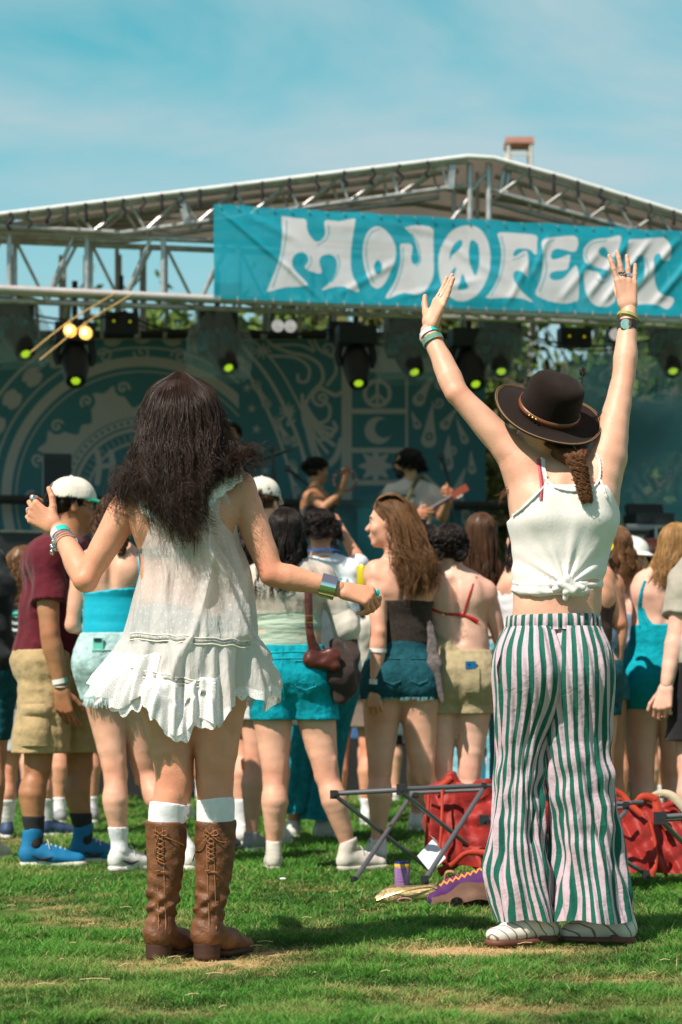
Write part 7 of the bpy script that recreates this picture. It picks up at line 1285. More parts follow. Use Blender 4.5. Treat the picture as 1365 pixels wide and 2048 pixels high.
# -- woman seen in profile
def profile():
    F, r = person('woman looking left with long wavy light brown hair, black corset top and dark denim shorts', 795, 9.5, 1.72, 'fair', yaw=R(-8), headyaw=R(-80), J=dict(head=(780, 1047, 0), neck=(800, 1112, 0), shL=(752, 1142, -.05), shR=(858, 1148, .0), elL=(758, 1265, -.12), wrL=(752, 1370, -.10), elR=(862, 1240, .12), wrR=(868, 1320, .2), chest=(802, 1190, 0), waist=(800, 1275, 0), pelvis=(803, 1345, 0), hpL=(768, 1372, 0), hpR=(836, 1372, 0), knL=(760, 1545, 0), knR=(846, 1545, 0), anL=(757, 1675, -.0), anR=(878, 1668, .2)), foot=dict(L=R(-15), R=R(20)))
    F.hand('L', back=V(-.5, -1, 0), curls=GRIP[:0]+[(.6, .7, .4)]*4); finish(F, r, 'fair', socks=(cloth('white_sock', (.8, .8, .84)), .11), lace=LACE); eyes(F, r)
    MB().tube(spline([F.J['head']+F.hf*x*F.s+F.hr*y*F.s-F.hu*z*F.s for x, y, z in ((.092, .013, .060), (.099, .0, .058), (.092, -.013, .060))], 4), .0032, 6).build('lips', mat('lips', (.55, .22, .18), rough=.4), r)
    tank(F, r, cloth('black_brocade', (.012, .010, .010), var=0, vscale=75, col2=(.05, .035, .025)), 1202, 1290, .007, name='corset_top', noise=(.001, 30)); o = shorts(F, r, denim('dark_teal', (.012, .085, .11), var=.3), 1268, 1398, .011, .006); pockets(F, o, denim('dt_seam', (.03, .16, .19)), [(785, 1318), (838, 1318)], .085, .12); T = bvh(o)
    mb = MB(); rg = np.random.default_rng(1)
    for i in range(90): p = snap(T, rg.uniform(735, 868), 1394, .002, 9.45); mb.tube([p, p+V(rg.uniform(-.006, .006), 0, -rg.uniform(.006, .02))], [.002, .001], 4)
    mb.build('frayed_hem', denim('fray_teal', (.2, .45, .5)), o); wristband(r, F, 'L', .88, .98, .030, .55); a, b = F.J['elL'], F.J['wrL']; band('paper_band', WWHT, r, a, b, .30, .37, .040)
    q = F.J['head']; c = lambda x, y, d: P(x, y, 9.5+d); gs = [[c(752, 1003, -.05), c(764, 1010, -.085), c(783, 1032, -.105), c(793, 1070, -.11), c(800, 1120, -.12), c(806, 1160, -.125)], [c(757, 1000, -.02), c(762, 1012, -.07), c(784, 1035, -.10), c(800, 1090, -.12), c(812, 1140, -.13), c(818, 1190, -.13)], [c(768, 995, -.02), c(760, 1010, -.06), c(790, 1045, -.11), c(805, 1100, -.12), c(818, 1150, -.13), c(822, 1195, -.13)], [c(770, 993, -.02), c(790, 1005, -.08), c(812, 1050, -.12), c(826, 1100, -.13), c(838, 1150, -.14), c(838, 1198, -.14)], [c(774, 992, -.02), c(808, 1005, -.06), c(830, 1050, -.09), c(842, 1100, -.12), c(856, 1150, -.13), c(858, 1195, -.13)], [c(778, 992, .0), c(820, 1010, -.02), c(840, 1060, -.04), c(852, 1100, -.08), c(868, 1145, -.10), c(872, 1175, -.10)], [c(778, 992, .03), c(825, 1015, .05), c(842, 1060, .03), c(852, 1110, .0), c(865, 1150, -.04), c(866, 1180, -.05)]]
    V_, F_, nn = [], [], 0; top = [[c(748+i*2, 1010-i*3.5, -.060+i*.02), c(763, 994-i*.8, -.065+i*.02), c(792, 990-i*.5, -.08+i*.02), c(820, 1015, -.07+i*.02), c(836, 1050, -.06+i*.02)] for i in range(5)]; v, f = guide_strands(top, 700, 18, .003, .003, 2, .0013, 7); V_.append(v); F_.append(f); nn += len(v)
    for cnt, jit, wv, rd, sd in ((2200, .008, .010, .0013, 1), (260, .018, .022, .001, 2)): v, f = guide_strands(gs, cnt, 26, jit, wv, 3, rd, sd, .22); V_.append(v); F_.append(f+nn); nn += len(v)
    v, f = sdf_mesh([Ell(q+F.hu*.040-F.hf*.012, V(.084, .102, .092), np.array([F.hr, F.hf, F.hu])), Prim(c(806, 1050, -.03), c(840, 1170, -.07), .065, .052, k=.03, side=V(0, 1, 0), flat=.6)], .006, cuts=[(q+F.hf*.070+F.hu*.062, nrm(F.hf*.75-F.hu*.65))]); V_.append(v); F_.append(f+nn); mesh_arrays('hair', np.concatenate(V_), np.concatenate(F_), HC['light'], r)
    j = thing('patterned_shirt', 'dark shirt with pale lettering pattern draped between two women', 'shirt', P(880, 1400, 9.4)); v, f = sdf_mesh([Prim(P(858, 1245, 9.42), P(872, 1330, 9.4), .016, .024, k=.02, side=V(0, 1, 0), flat=.5), Prim(P(872, 1330, 9.4), P(890, 1420, 9.4), .024, .014, k=.02, side=V(0, 1, 0), flat=.5), Prim(P(858, 1280, 9.44), P(866, 1390, 9.44), .018, .026, k=.02, side=V(0, 1, 0), flat=.5)], .005, noise=wob(.006, 40, 3, (1, 1, .4))); mesh_arrays('shirt_cloth', v, f, mat('lettered_print', (.05, .035, .035), rough=.9, var=0, vscale=38, col2=(.22, .19, .19), stretch=(1, 1, 1)), j)
    cn = thing('drink_can', 'yellow drink can peeking from behind the bare shoulder', 'can', P(724, 1165, 9.75)); MB().lathe(P(726, 1180, 9.75), [(.001, 0), (.027, 0), (.031, .01), (.031, .11), (.026, .12), (.001, .12)], 18).build('can_body', mat('yellow_can', (.75, .60, .02), rough=.3, metal=.3), cn)
profile()
# -- red strap and khaki dungarees
def dungarees():
    F, r = person('woman with twin braided buns, red bra strap and khaki dungaree shorts', 915, 9.6, 1.62, 'pale', yaw=R(6), w=1.12, J=dict(head=(900, 1098, 0), neck=(904, 1142, 0), shL=(858, 1176, 0), shR=(972, 1182, 0), elR=(1000, 1275, .05), wrR=(1020, 1325, .1), elL=(852, 1265, .05), wrL=(850, 1330, .12), chest=(912, 1205, 0), waist=(918, 1280, 0), pelvis=(918, 1345, 0), hpL=(878, 1375, 0), hpR=(946, 1375, 0), knL=(882, 1545, 0), knR=(940, 1545, 0), anL=(880, 1680, .05), anR=(936, 1680, .05)))
    finish(F, r, 'pale'); km = cloth('khaki_twill', (.42, .34, .20), bump2=.9, b2scale=12); o = shorts(F, r, km, 1300, 1428, .020, .012, noise=(.006, 20), name='dungarees'); v, f = sdf_mesh(F.sel(['waist', 'ribs'], .018)+[], .007, cuts=[(P(860, 1250, 9.6), nrm(V(.85, 0, 1))), F.zc(zpx(F, 1330))], noise=wob(.006, 26, 3)); mesh_arrays('fallen_bib', v, f, km, o); T = bvh(o)
    g = [[snap(T, 925+34*i/4, 1335+52*j/5-(3 if j else 0), .006, 9.6) for i in range(5)] for j in range(6)]; mesh_arrays('back_pocket', [p for q in g for p in q], grid_faces(6, 5), km, o); ph = thing('phone', 'blue cased phone sticking out of the khaki back pocket', 'phone', snap(T, 942, 1332, .01, 9.6)); MB().box(snap(T, 942, 1331, .008, 9.6), (.050, .012, .035)).build('case', mat('blue_case', (.01, .12, .30), rough=.3), ph, False); MB().ball(snap(T, 938, 1330, .016, 9.6), .004, 6).build('camera_lens', BLK, ph)
    B_ = bvh([o_ for o_ in r.children if o_.name.startswith('body')][0]); rd = mat('red_satin', (.50, .012, .018), rough=.4); sn = lambda pts, r_: [snap(B_, x, y, r_, 9.6) for x, y in pts]; b_ = ribbon('bra', rd, r, sn([(862, 1216), (880, 1224), (900, 1228), (925, 1230), (945, 1238), (955, 1246)], .003), [.012, .012, .014, .018, .026]); ribbon('bra_strap', rd, b_, sn([(928, 1228), (936, 1200), (944, 1175), (953, 1154)], .003), .009); MB().tube([snap(B_, 891+5*math.cos(a), 1227+4*math.sin(a), .004, 9.6) for a in np.arange(8)*.785], .002, 4, closed=True).build('gold_clasp', GOLD, b_)
    hair(F, r, HC['dark'], n=1100, L=.0, seed=14, rad=.0022, wave=.006, wcyc=5, thick=.014, th_end=1.95)
    for g_, sd in ((-1, 3), (1, 4)): bun(F, r, HC['dark'], P(897+g_*23, 1106, 9.6-.075), .036, sd)
    MB().ball(P(861, 1112, 9.55), .004, 5).build('earring', GOLD, r)
dungarees()
def long_hair():
    F, r = person('woman with very long straight brown hair, cream knit top and pale blue jeans', 972, 10.5, 1.66, 'fair', yaw=R(4), J=dict(head=(962, 1072, 0), neck=(970, 1120, 0))); finish(F, r, 'fair', shoes=None); tank(F, r, mat('cream_knit2', (.68, .64, .56), rough=.9, bump=.8, bscale=90, var=.15), 1200, 1275, .012); jeans(F, r, denim('sky_jeans', (.22, .52, .62), var=.3), 1272, [(.085, .10, 1660), (.09, .11, 1660)]); hair(F, r, HC['brown'], n=2200, L=.46, seed=21, wave=.007, rad=.0016, spread=.03, jag=.35)
    F, r = person('bare shouldered person half hidden behind the white tank top', 1052, 10.0, 1.70, 'fair', yaw=0, J=dict(shL=(1035, 1085, 0), elL=(1030, 1170, .0), wrL=(1050, 1240, .1))); finish(F, r, 'fair', shoes=None); tank(F, r, cloth('white_cotton', (.8, .8, .8)), 1180, 1290); jeans(F, r, denim('mid_blue', (.05, .22, .30)), 1280, [(.075, .08, 1640), (.075, .08, 1640)]); hair(F, r, HC['dark'], n=600, L=.2, seed=22)
    F, r = person('short dark haired head between the profile woman and the braided buns', 862, 11.8, 1.62, 'warm', sex='m', J=dict(head=(858, 1090, 0))); finish(F, r, 'warm', shoes=('s', SHW, WHT)); tee(F, r, cloth('navy', (.02, .03, .06)), 1340); shorts(F, r, cloth('white_shorts', (.7, .7, .7)), 1320, 1470, .016, .03); hair(F, r, HC['dark'], n=900, L=.03, seed=23, wave=.008, rad=.0018, thick=.016)
long_hair()
# -- right of the reveler
def right_side():
    F, r = person('woman with bare pink shoulders and patterned top lifting a round yellow can', 1243, 10.4, 1.63, 'pale', yaw=R(-5), J=dict(head=(1232, 1098, 0), neck=(1240, 1138, 0), shL=(1205, 1165, 0), shR=(1280, 1168, 0), elL=(1196, 1150, .1), wrL=(1208, 1140, .2))); finish(F, r, 'pale'); tank(F, r, mat('floral_print', (.55, .50, .62), rough=.85, var=0, vscale=30, col2=(.05, .25, .40)), 1228, 1300, .010); shorts(F, r, denim('mid_blue', (.05, .22, .30)), 1290, 1410, .014, .01, name='skirt'); hair(F, r, HC['light'], n=1300, L=.20, seed=31, wave=.012, rad=.0016, drift=(.02, 0, 0))
    F, r = person('person in brown strap top bending an arm beside the white knot', 1165, 9.4, 1.66, 'warm', yaw=R(5), J=dict(head=(1150, 1085, 0), shR=(1205, 1150, 0), elR=(1238, 1245, 0), wrR=(1216, 1150, .12), shL=(1100, 1150, 0))); finish(F, r, 'warm'); wristband(r, F, 'R', .78, .90, .030, .4); a, b = F.J['elR'], F.J['wrR']; band('black_bracelet', BLK, r, a, b, .64, .74, .030); tank(F, r, cloth('brown_top', (.05, .025, .02)), 1200, 1330, .01); shorts(F, r, denim('dark_teal', (.012, .085, .11)), 1320, 1430); hair(F, r, HC['dark'], n=500, L=.1, seed=32)
    c = thing('drink_can', 'yellow and mauve drink can raised beside the white tank top', 'can', P(1212, 1105, 9.5)); cv = np.array([V(1, 0, 0), V(0, .5, .87), V(0, -.87, .5)]); MB().lathe(P(1213, 1104, 9.5), [(.001, -.03), (.026, -.03), (.030, -.02), (.030, .03), (.027, .036), (.001, .034)], 20, cv).build('can_body', mat('mauve_can', (.35, .25, .38), rough=.3, metal=.4), c); MB().lathe(P(1213, 1100, 9.485), [(.001, .028), (.031, .028), (.031, .036), (.001, .040)], 20, cv).build('can_lid', mat('yellow_can', (.75, .6, .02), rough=.3), c)
    F, r = person('slim tanned arm of a woman in blue denim shorts just right of the striped hip', 1200, 9.9, 1.64, 'deep', yaw=R(-4), J=dict(head=(1180, 1095, 0), shR=(1226, 1165, 0), elR=(1242, 1250, 0), wrR=(1232, 1345, 0), shL=(1140, 1165, 0), neck=(1182, 1140, 0), knR=(1226, 1545, 0), anR=(1224, 1680, 0), hpR=(1215, 1380, 0), pelvis=(1175, 1345, 0), hpL=(1140, 1380, 0), chest=(1182, 1215, 0), waist=(1180, 1285, 0))); finish(F, r, 'deep'); a, b = F.J['elR'], F.J['wrR']; band('green_bracelet', WBAND, r, a, b, .80, .86, .030); band('cord_bracelet', WWHT, r, a, b, .91, .95, .029); tank(F, r, MC['floral_print'], 1215, 1300); shorts(F, r, denim('mid_blue', (.05, .22, .30)), 1290, 1400, .012); hair(F, r, HC['brown'], n=500, L=.15, seed=38)
    F, r = person('woman with glossy auburn bob in dark clothes at the back right', 1308, 12.2, 1.66, 'fair', J=dict(head=(1303, 1118, 0))); finish(F, r, 'fair', shoes=('s', SHW, WHT)); tee(F, r, cloth('black_jersey', (.012, .02, .022)), 1350); shorts(F, r, denim('mid_blue', (.05, .22, .30)), 1330, 1420); hair(F, r, HC['auburn'], n=1500, L=.13, seed=33, rad=.0019, wave=.004, thick=.018)
    F, r = person('man in white backwards cap at the back right', 1268, 12.0, 1.70, 'warm', sex='m', headyaw=R(150), J=dict(head=(1266, 1118, 0))); finish(F, r, 'warm', shoes=('s', SHW, WHT)); tee(F, r, cloth('black_jersey', (.012, .02, .022)), 1350); shorts(F, r, cloth('charcoal', (.045, .05, .062)), 1330, 1470, .016, .03); hair(F, r, HC['dark'], n=300, L=0, seed=34, th_end=1.9, phimax=2, thick=.0, bs=.975, hoff=.3); cap(F, r, cloth('white_cap', (.72, .72, .68)), cloth('white_cap', (.72, .72, .68)), False)
    # teal dress
    F, r = person('blond woman in fitted teal pinafore dress holding a phone', 1312, 10.0, 1.66, 'pale', yaw=R(-6), w=1.1, J=dict(head=(1352, 1095, 0), neck=(1345, 1140, 0), shL=(1290, 1165, 0), shR=(1372, 1170, 0), elL=(1276, 1262, 0), wrL=(1272, 1362, .05), chest=(1328, 1200, 0), waist=(1322, 1270, 0), pelvis=(1314, 1350, 0), hpL=(1284, 1385, 0), hpR=(1352, 1385, 0), knL=(1286, 1545, 0), knR=(1350, 1545, 0), anL=(1290, 1675, 0), anR=(1352, 1670, 0))); F.hand('L', curls=[(.7, .7, .4)]*4, back=V(-.6, -.8, 0)); finish(F, r, 'pale', shoes=('s', SHW, WHT))
    m = denim('teal_dress', (.0, .33, .42), var=.14); F.wear(r, 'dress', m, ['pelvis', 'butt', 'waist', 'ribs', 'thigh*'], .012, .0075, cuts=[F.zc(zpx(F, 1418)), F.zc(zpx(F, 1250), False)], extra=[Prim(F.J['pelvis']+UP*.02, P(1318, 1440, 10), .165, .150, k=.02, side=F.pf, flat=.75)]); B_ = bvh([o_ for o_ in r.children if o_.name.startswith('body')][0]); sn = lambda pts: [snap(B_, x, y, .004, 10) for x, y in pts]; ribbon('dress_strap', m, r, sn([(1288, 1252), (1283, 1222), (1284, 1190), (1292, 1162)]), [.045, .034, .022, .018]); ribbon('dress_strap', m, r, sn([(1290, 1246), (1300, 1252), (1318, 1256), (1340, 1252), (1352, 1240)]), [.02, .03, .035, .03, .02]); ribbon('dress_strap', m, r, sn([(1300, 1250), (1292, 1235), (1287, 1215)]), [.03, .02, .01])
    hair(F, r, HC['blond'], n=1500, L=.24, seed=35, drift=(-.06, 0, 0), rad=.0016); p = thing('phone', 'dark phone with lilac edge held low beside teal dress', 'phone', P(1250, 1372, 10.0)); MB().box(P(1253, 1374, 9.97), (.085, .012, .045), np.array([nrm(V(1, 0, .55)), V(0, 1, 0), nrm(V(-.55, 0, 1))])).build('case', mat('lilac_case', (.12, .14, .4), rough=.3), p, False)
    F, r = person('man in grey beige t-shirt and black shorts at the right edge', 1434, 9.4, 1.80, 'pale', yaw=R(-8), sex='m', w=1.0, J=dict(shL=(1370, 1158, 0), elL=(1354, 1265, -.05), wrL=(1334, 1368, -.08), head=(1435, 1040, 0), hpL=(1392, 1370, 0), knL=(1380, 1535, 0), anL=(1372, 1690, 0))); F.hand('L', curls=[(.7, .9, .5)]*4, back=V(-.4, -1, 0)); finish(F, r, 'pale'); tee(F, r, cloth('stone', (.40, .37, .31), bump2=.8), 1345, .016, .72, 6); shorts(F, r, cloth('black_shorts', (.010, .010, .012)), 1325, 1482, .018, .035); hair(F, r, HC['brown'], n=500, L=.02, seed=36)
right_side()
# -- people further on, seen mostly as legs and bits of clothing
def far():
    rg = np.random.default_rng(17)
    data = [(478, 10.2, 1.62, 'fair', 'white_shorts', (.7, .7, .7), 1440, 'woman in white shorts and chunky white trainers walking behind the brown boots', 0), (285, 17.5, 1.70, 'deep', 'berry', (.16, .01, .05), 1560, 'distant person in berry red clothes seen past the dancer leg', 0), (118, 15.0, 1.75, 'tan', 'camo', (.20, .17, .09), 1590, 'distant person in tan patterned trousers between the blue shoes', 0), (150, 12.6, 1.70, 'warm', 'black_wide', (.02, .02, .02), 1480, 'person in black shorts and white trainers behind the cargo shorts', 0),
            (612, 14.0, 1.66, 'fair', 'pale_denim2', (.35, .5, .52), 1520, 'person in pale denim shorts far behind the turquoise shorts', 0), (708, 12.4, 1.60, 'warm', 'taupe', (.2, .15, .12), 1455, 'person with bare legs between the denim shorts and the corset woman', 0), (800, 13.2, 1.68, 'tan', 'dark2', (.03, .03, .04), 1490, 'person with tanned legs behind the corset woman', 0), (1010, 13.0, 1.64, 'fair', 'teal_far', (.02, .25, .32), 1500, 'person in teal shorts behind the red chair fabric', 0), (1262, 12.6, 1.66, 'warm', 'tan_far', (.3, .22, .14), 1440, 'person with white socks right of the striped trousers', 0), (1345, 14.5, 1.7, 'deep', 'dark3', (.02, .02, .03), 1500, 'person in dark shorts far behind the teal dress', 0),
            (345, 13.0, 1.62, 'fair', 'grey_far', (.2, .2, .22), 1470, 'person in grey shorts hidden behind the lace dress', 0), (420, 15.5, 1.66, 'warm', 'teal_far2', (.01, .12, .15), 1510, 'person in dark teal shorts far behind the dancer', 0), (560, 16.0, 1.7, 'tan', 'black_far', (.015, .015, .015), 1520, 'person in black far behind the canvas shoes', 0), (905, 15.0, 1.66, 'warm', 'cream_far', (.5, .46, .4), 1510, 'person in cream shorts behind the braided buns', 0), (760, 15.6, 1.7, 'fair', 'blue_far', (.03, .1, .25), 1500, 'person in blue shorts far behind the middle of the crowd', 0), (1140, 14.0, 1.66, 'warm', 'olive_far', (.1, .12, .05), 1490, 'person in olive shorts hidden behind the striped trousers', 0), (30, 14.0, 1.6, 'fair', 'teal_far3', (.01, .2, .22), 1500, 'person in teal shorts far behind the grey shorts', 0), (1220, 16.0, 1.7, 'deep', 'gold_far', (.25, .16, .04), 1540, 'person in mustard boots far behind the striped trousers', 0)]
    hk = list(HC)
    for i, (px, Y, H, sk, key, col, yb, lab, _) in enumerate(data):
        F, r = person(lab, px, Y, H, sk, yaw=rg.uniform(-.5, .5), stance=rg.uniform(.07, .13), w=rg.uniform(.95, 1.12), headyaw=rg.uniform(-.7, .7)); s_ = SHW if i % 3 else mat('grey_shoe', (.3, .3, .32), rough=.7)
        finish(F, r, sk, h=.010, shoes=('s', s_, WHT), socks=(cloth('white_sock', (.8, .8, .84)), .17) if i % 2 else None); tcol = cloth('far_top_%d' % (i % 6), [(.5, .5, .48), (.05, .06, .08), (.02, .25, .3), (.3, .2, .15), (.12, .03, .03), (.6, .58, .5)][i % 6]); tee(F, r, tcol, 1375, .018, .5, i, h=.010)
        if yb > 1535: jeans(F, r, cloth(key, col), 1350, [(.08, .09, 1410+(yb-1410)*1.0)]*2)
        else: shorts(F, r, cloth(key, col), 1350, yb if Y < 13.5 else 1410+(yb-1410)*.75, .016, .02, h=.010)
        hair(F, r, HC[hk[i % 5]], n=420, L=rg.uniform(.02, .3), seed=60+i, rad=.003, wave=.008)
far()
# -- the band
def band_players():
    g = 'band members on the stage'
    F, r = person('woman on stage with short dark hair playing a tambourine', 648, 16.9, 1.62, 'tan', group=g, yaw=R(70), gz=1.16, J=dict(head=(634, 943, 0), neck=(630, 972, 0), shR=(618, 992, -.12), elR=(648, 1015, -.2), wrR=(682, 985, -.16), shL=(645, 990, .12), elL=(662, 1020, .1), wrL=(688, 970, .0), chest=(632, 1020, 0))); F.hand('R', d=V(.3, 0, 1), curls=FLAT, back=V(-1, -.5, 0)); F.hand('L', d=V(.2, 0, 1), curls=RELAX); finish(F, r, 'tan', h=.010, shoes=None); tank(F, r, cloth('dark_vest', (.03, .03, .035)), 1010, 1085, .012); jeans(F, r, cloth('black_jersey', (.012, .02, .022)), 1080, [(.08, .08, 1290)]*2); hair(F, r, HC['dark'], n=700, L=.02, seed=81, rad=.003, wave=.01, thick=.02); eyes(F, r)
    t = thing('tambourine', 'round tambourine with a red brown rim held up on stage', 'tambourine', P(691, 960, 16.7)); c = P(691, 960, 16.75); MB().tube([c+V(.094*math.cos(a), .02*math.sin(a), .094*math.sin(a)) for a in np.arange(28)*.2244], .009, 8, closed=True).build('rim', mat('wood_red', (.22, .06, .035), rough=.5), t)
    for a in np.arange(7)*.8976: MB().lathe(c+V(.094*math.cos(a), 0, .094*math.sin(a)), [(.001, -.004), (.016, -.003), (.016, .003), (.001, .004)], 10).build('jingle', ALU, t)
    F, r = person('bearded man on stage in sunglasses and pale t-shirt playing a bass guitar', 815, 16.8, 1.78, 'deep', group=g, yaw=R(200), headyaw=R(255), sex='m', gz=1.16, J=dict(head=(816, 928, 0), neck=(822, 958, 0), shR=(786, 985, -.05), elR=(776, 1035, -.1), wrR=(822, 1030, -.28), shL=(862, 985, .05), elL=(885, 1035, -.05), wrL=(896, 1002, -.26), chest=(822, 1015, 0))); F.hand('L', curls=GRIP); F.hand('R', curls=RELAX); finish(F, r, 'deep', h=.010, shoes=None); tt = tee(F, r, cloth('dusty_tee', (.50, .42, .38)), 1120, .022, .75, 8); jeans(F, r, denim('mid_blue', (.05, .22, .30)), 1110, [(.09, .09, 1295)]*2)
    gm = mat('print_dark_green', (.05, .12, .06), rough=.8); logo(tt, F, 815, 1000, [(gm, [(-16, -8), (16, -8)], .012), (gm, [(-12, 6), (12, 6)], .008)]); hair(F, r, HC['dark'], n=1000, L=.06, seed=82, rad=.003, wave=.015, wcyc=3, thick=.02)
    k = F.s; q = F.J['head']; v, f = sdf_mesh([Ell(q+F.hf*.055*k-F.hu*.075*k, V(.052, .048, .045)*k, np.array([F.hr, F.hf, F.hu]), k=.01)], .006, cuts=[(q-F.hu*.045*k, F.hu)], noise=wob(.003, 60, 1)); mesh_arrays('beard', v, f, HC['dark'], r)
    s_ = mat('dark_glass', (.01, .01, .01), rough=.1); o = None
    for g_ in (-1, 1): MB().ball(q+F.hf*.090*k+F.hr*g_*.03*k+F.hu*.006*k, (.024, .022, .018), 8).build('sunglass_lens', s_, r)
    MB().tube([q+F.hf*.085*k+F.hr*.05*k+F.hu*.008*k, q+F.hr*.078*k+F.hu*.008*k], .004, 5).build('sunglass_arm', s_, r)
    b = thing('bass_guitar', 'bass guitar slanting up to the right on stage', 'guitar', P(830, 1040, 16.5)); c0, c1 = P(826, 1040, 16.48), P(918, 984, 16.4); d = nrm(c1-c0); v, f = sdf_mesh([Ell(c0-d*.06, V(.19, .03, .13), np.array([d, V(0, 1, 0), nrm(np.cross(d, V(0, 1, 0)))]), k=.02), Ell(c0-d*.18, V(.14, .03, .16), np.array([d, V(0, 1, 0), nrm(np.cross(d, V(0, 1, 0)))]), k=.04)], .01); mesh_arrays('guitar_body', v, f, mat('sunburst', (.05, .03, .03), rough=.25), b); MB().tube([c0, c0+(c1-c0)*.86], .020, 8).build('neck', mat('rosewood', (.06, .04, .045), rough=.5), b); MB().box(c0+(c1-c0)*.97, (.19, .02, .06), np.array([d, V(0, 1, 0), nrm(np.cross(d, V(0, 1, 0)))])).build('headstock', mat('red_headstock', (.30, .06, .03), rough=.4), b, False)
    for i in range(4): MB().ball(c0+(c1-c0)*(.93+.03*i)+nrm(np.cross(d, V(0, 1, 0)))*-.04, .012, 5).build('tuning_peg', ALU, b)
    MB().tube(spline([P(800, 1030, 16.5), P(838, 955, 16.68), P(850, 965, 16.9)], 5), .018, 6).build('guitar_strap', mat('strap_green', (.08, .07, .03), rough=.8), b)
    F, r = person('drummer at the back whose dark head shows beside the dancer hair', 463, 18.2, 1.7, 'tan', group=g, gz=1.25, yaw=R(180), J=dict(head=(463, 873, 0), neck=(463, 900, 0))); finish(F, r, 'tan', h=.011, shoes=None); tee(F, r, cloth('black_jersey', (.012, .02, .022)), 1080, h=.011); jeans(F, r, cloth('black_jersey', (.012, .02, .022)), 1070, [(.08, .08, 1280)]*2); hair(F, r, HC['dark'], n=500, L=.03, seed=83, rad=.003, thick=.02)
band_players()
# ---------------- things on the grass ----------------
GT = mat('grey_tube', (.20, .205, .22), rough=.35, metal=.6, var=.1); JB = mat('joint_plastic', (.022, .022, .025), rough=.55)
REDF = cloth('red_nylon', (.30, .018, .013), rough=.5, bump=.2, bump2=1.0, b2scale=9, var=.2); ORF = cloth('orange_trim', (.44, .038, .014), rough=.6, bump2=.3)
def frame(label, tubes, joints, extra=None):
    a = tubes[0][0]; t = thing('folding_frame', label, 'folding frame', P(*a), 'folding chair frames on the grass')
    for p, q, r in tubes: MB().tube([P(*p), P(*q)], r, 10).build('tube', GT, t)
    for j, s in joints: c = P(*j); MB().box(c, (.030*s, .034*s, .034*s), np.array([V(1, 0, 0), V(0, 1, 0), V(0, 0, 1)])).tube([c-V(0, .024, 0), c-V(0, .014, 0)], .008, 8).build('joint', JB, t)
    return t
Yf = 7.9; Yb = 8.25
frame('grey folding frame with crossed legs left of the purple can', [((672, 1587, Yf), (800, 1580, Yf), .0105), ((672, 1592, Yf), (858, 1738, Yb-.15), .0085), ((825, 1588, Yb), (712, 1757, 7.62), .0095), ((800, 1578, Yf), (968, 1571, Yf+.1), .0095), ((820, 1586, Yb), (965, 1580, Yb), .008), ((808, 1588, Yf), (985, 1728, Yb), .0095), ((968, 1576, Yf+.1), (852, 1758, 7.58), .010), ((968, 1572, Yf+.1), (1075, 1566, Yf+.3), .008)], [((668, 1589, Yf), 1.0), ((803, 1579, Yf), 1.25), ((968, 1571, Yf+.1), .7), ((832, 1590, Yb), .7), ((850, 1760, 7.57), 1.0), ((706, 1758, 7.61), .6)])
frame('grey folding frame peeking out right of the striped trousers', [((968, 1640, 7.7), (1045, 1636, 7.75), .0105), ((1150, 1610, 7.9), (1262, 1606, 7.9), .009), ((1180, 1620, 8.0), (1255, 1615, 8.0), .008), ((1254, 1620, 7.9), (1150, 1740, 7.6), .009), ((1258, 1606, 7.9), (1285, 1604, 7.95), .009), ((1150, 1660, 7.8), (1292, 1748, 8.0), .009)], [((968, 1640, 7.7), 1.15), ((1252, 1610, 7.9), .8), ((1292, 1748, 7.98), .9)])
frame('grey folding frame with an oval end plate at the right edge', [((1322, 1634, 7.6), (1460, 1624, 7.6), .0105), ((1322, 1640, 7.65), (1440, 1632, 7.7), .009), ((1322, 1640, 7.6), (1440, 1760, 7.9), .010)], [((1320, 1636, 7.6), 1.35)])
def bag(label, prims, noise, cuts, trims, seed, name='red_bag', m=None, panels=()):
    t = thing(name, label, 'bag', P(*prims[0][0])); v, f = sdf_mesh([Prim(P(*a), P(*b), ra, rb, k=.03, side=V(0, 1, 0), flat=fl*.75) for a, b, ra, rb, fl in prims], .007, noise=crumple(noise*1.3, seed, 14, 48), cuts=cuts+[(V(0, 0, .004), V(0, 0, -1))]); mesh_arrays('fabric', v, f, m or REDF, t)
    for pi, (c4, amp) in enumerate(panels):
        A, B, C_, D = [P(*c) for c in c4]; n1, n2_ = 44, 40; rg = np.random.default_rng(seed+pi); ks = [(rg.uniform(-1, 1)*9, rg.uniform(-1, 1)*9, rg.uniform(0, 6)) for _ in range(7)]; vs = []
        for j in range(n2_):
            w_ = j/(n2_-1)
            for i in range(n1):
                u = i/(n1-1); p = (A*(1-u)+B*u)*(1-w_)+(D*(1-u)+C_*u)*w_; r_ = sum(abs(math.sin(a*u+b*w_+ph+.7*math.sin(5*u+ph)))-.6 for a, b, ph in ks)/3; e = V(.012*math.sin(9*w_+seed), -1, .25); vs.append(p+e*amp*r_+UP*.012*math.sin(14*u+seed)*(1-w_))
        vs += [p+V(0, .004, 0) for p in vs]; g_ = grid_faces(n2_, n1); mesh_arrays('nylon_panel', vs, np.vstack([g_, g_[:, ::-1]+n1*n2_]), m or REDF, t)
    for pts, w in trims: ribbon('trim_strap', ORF, t, [P(*p) for p in pts], w)
    return t
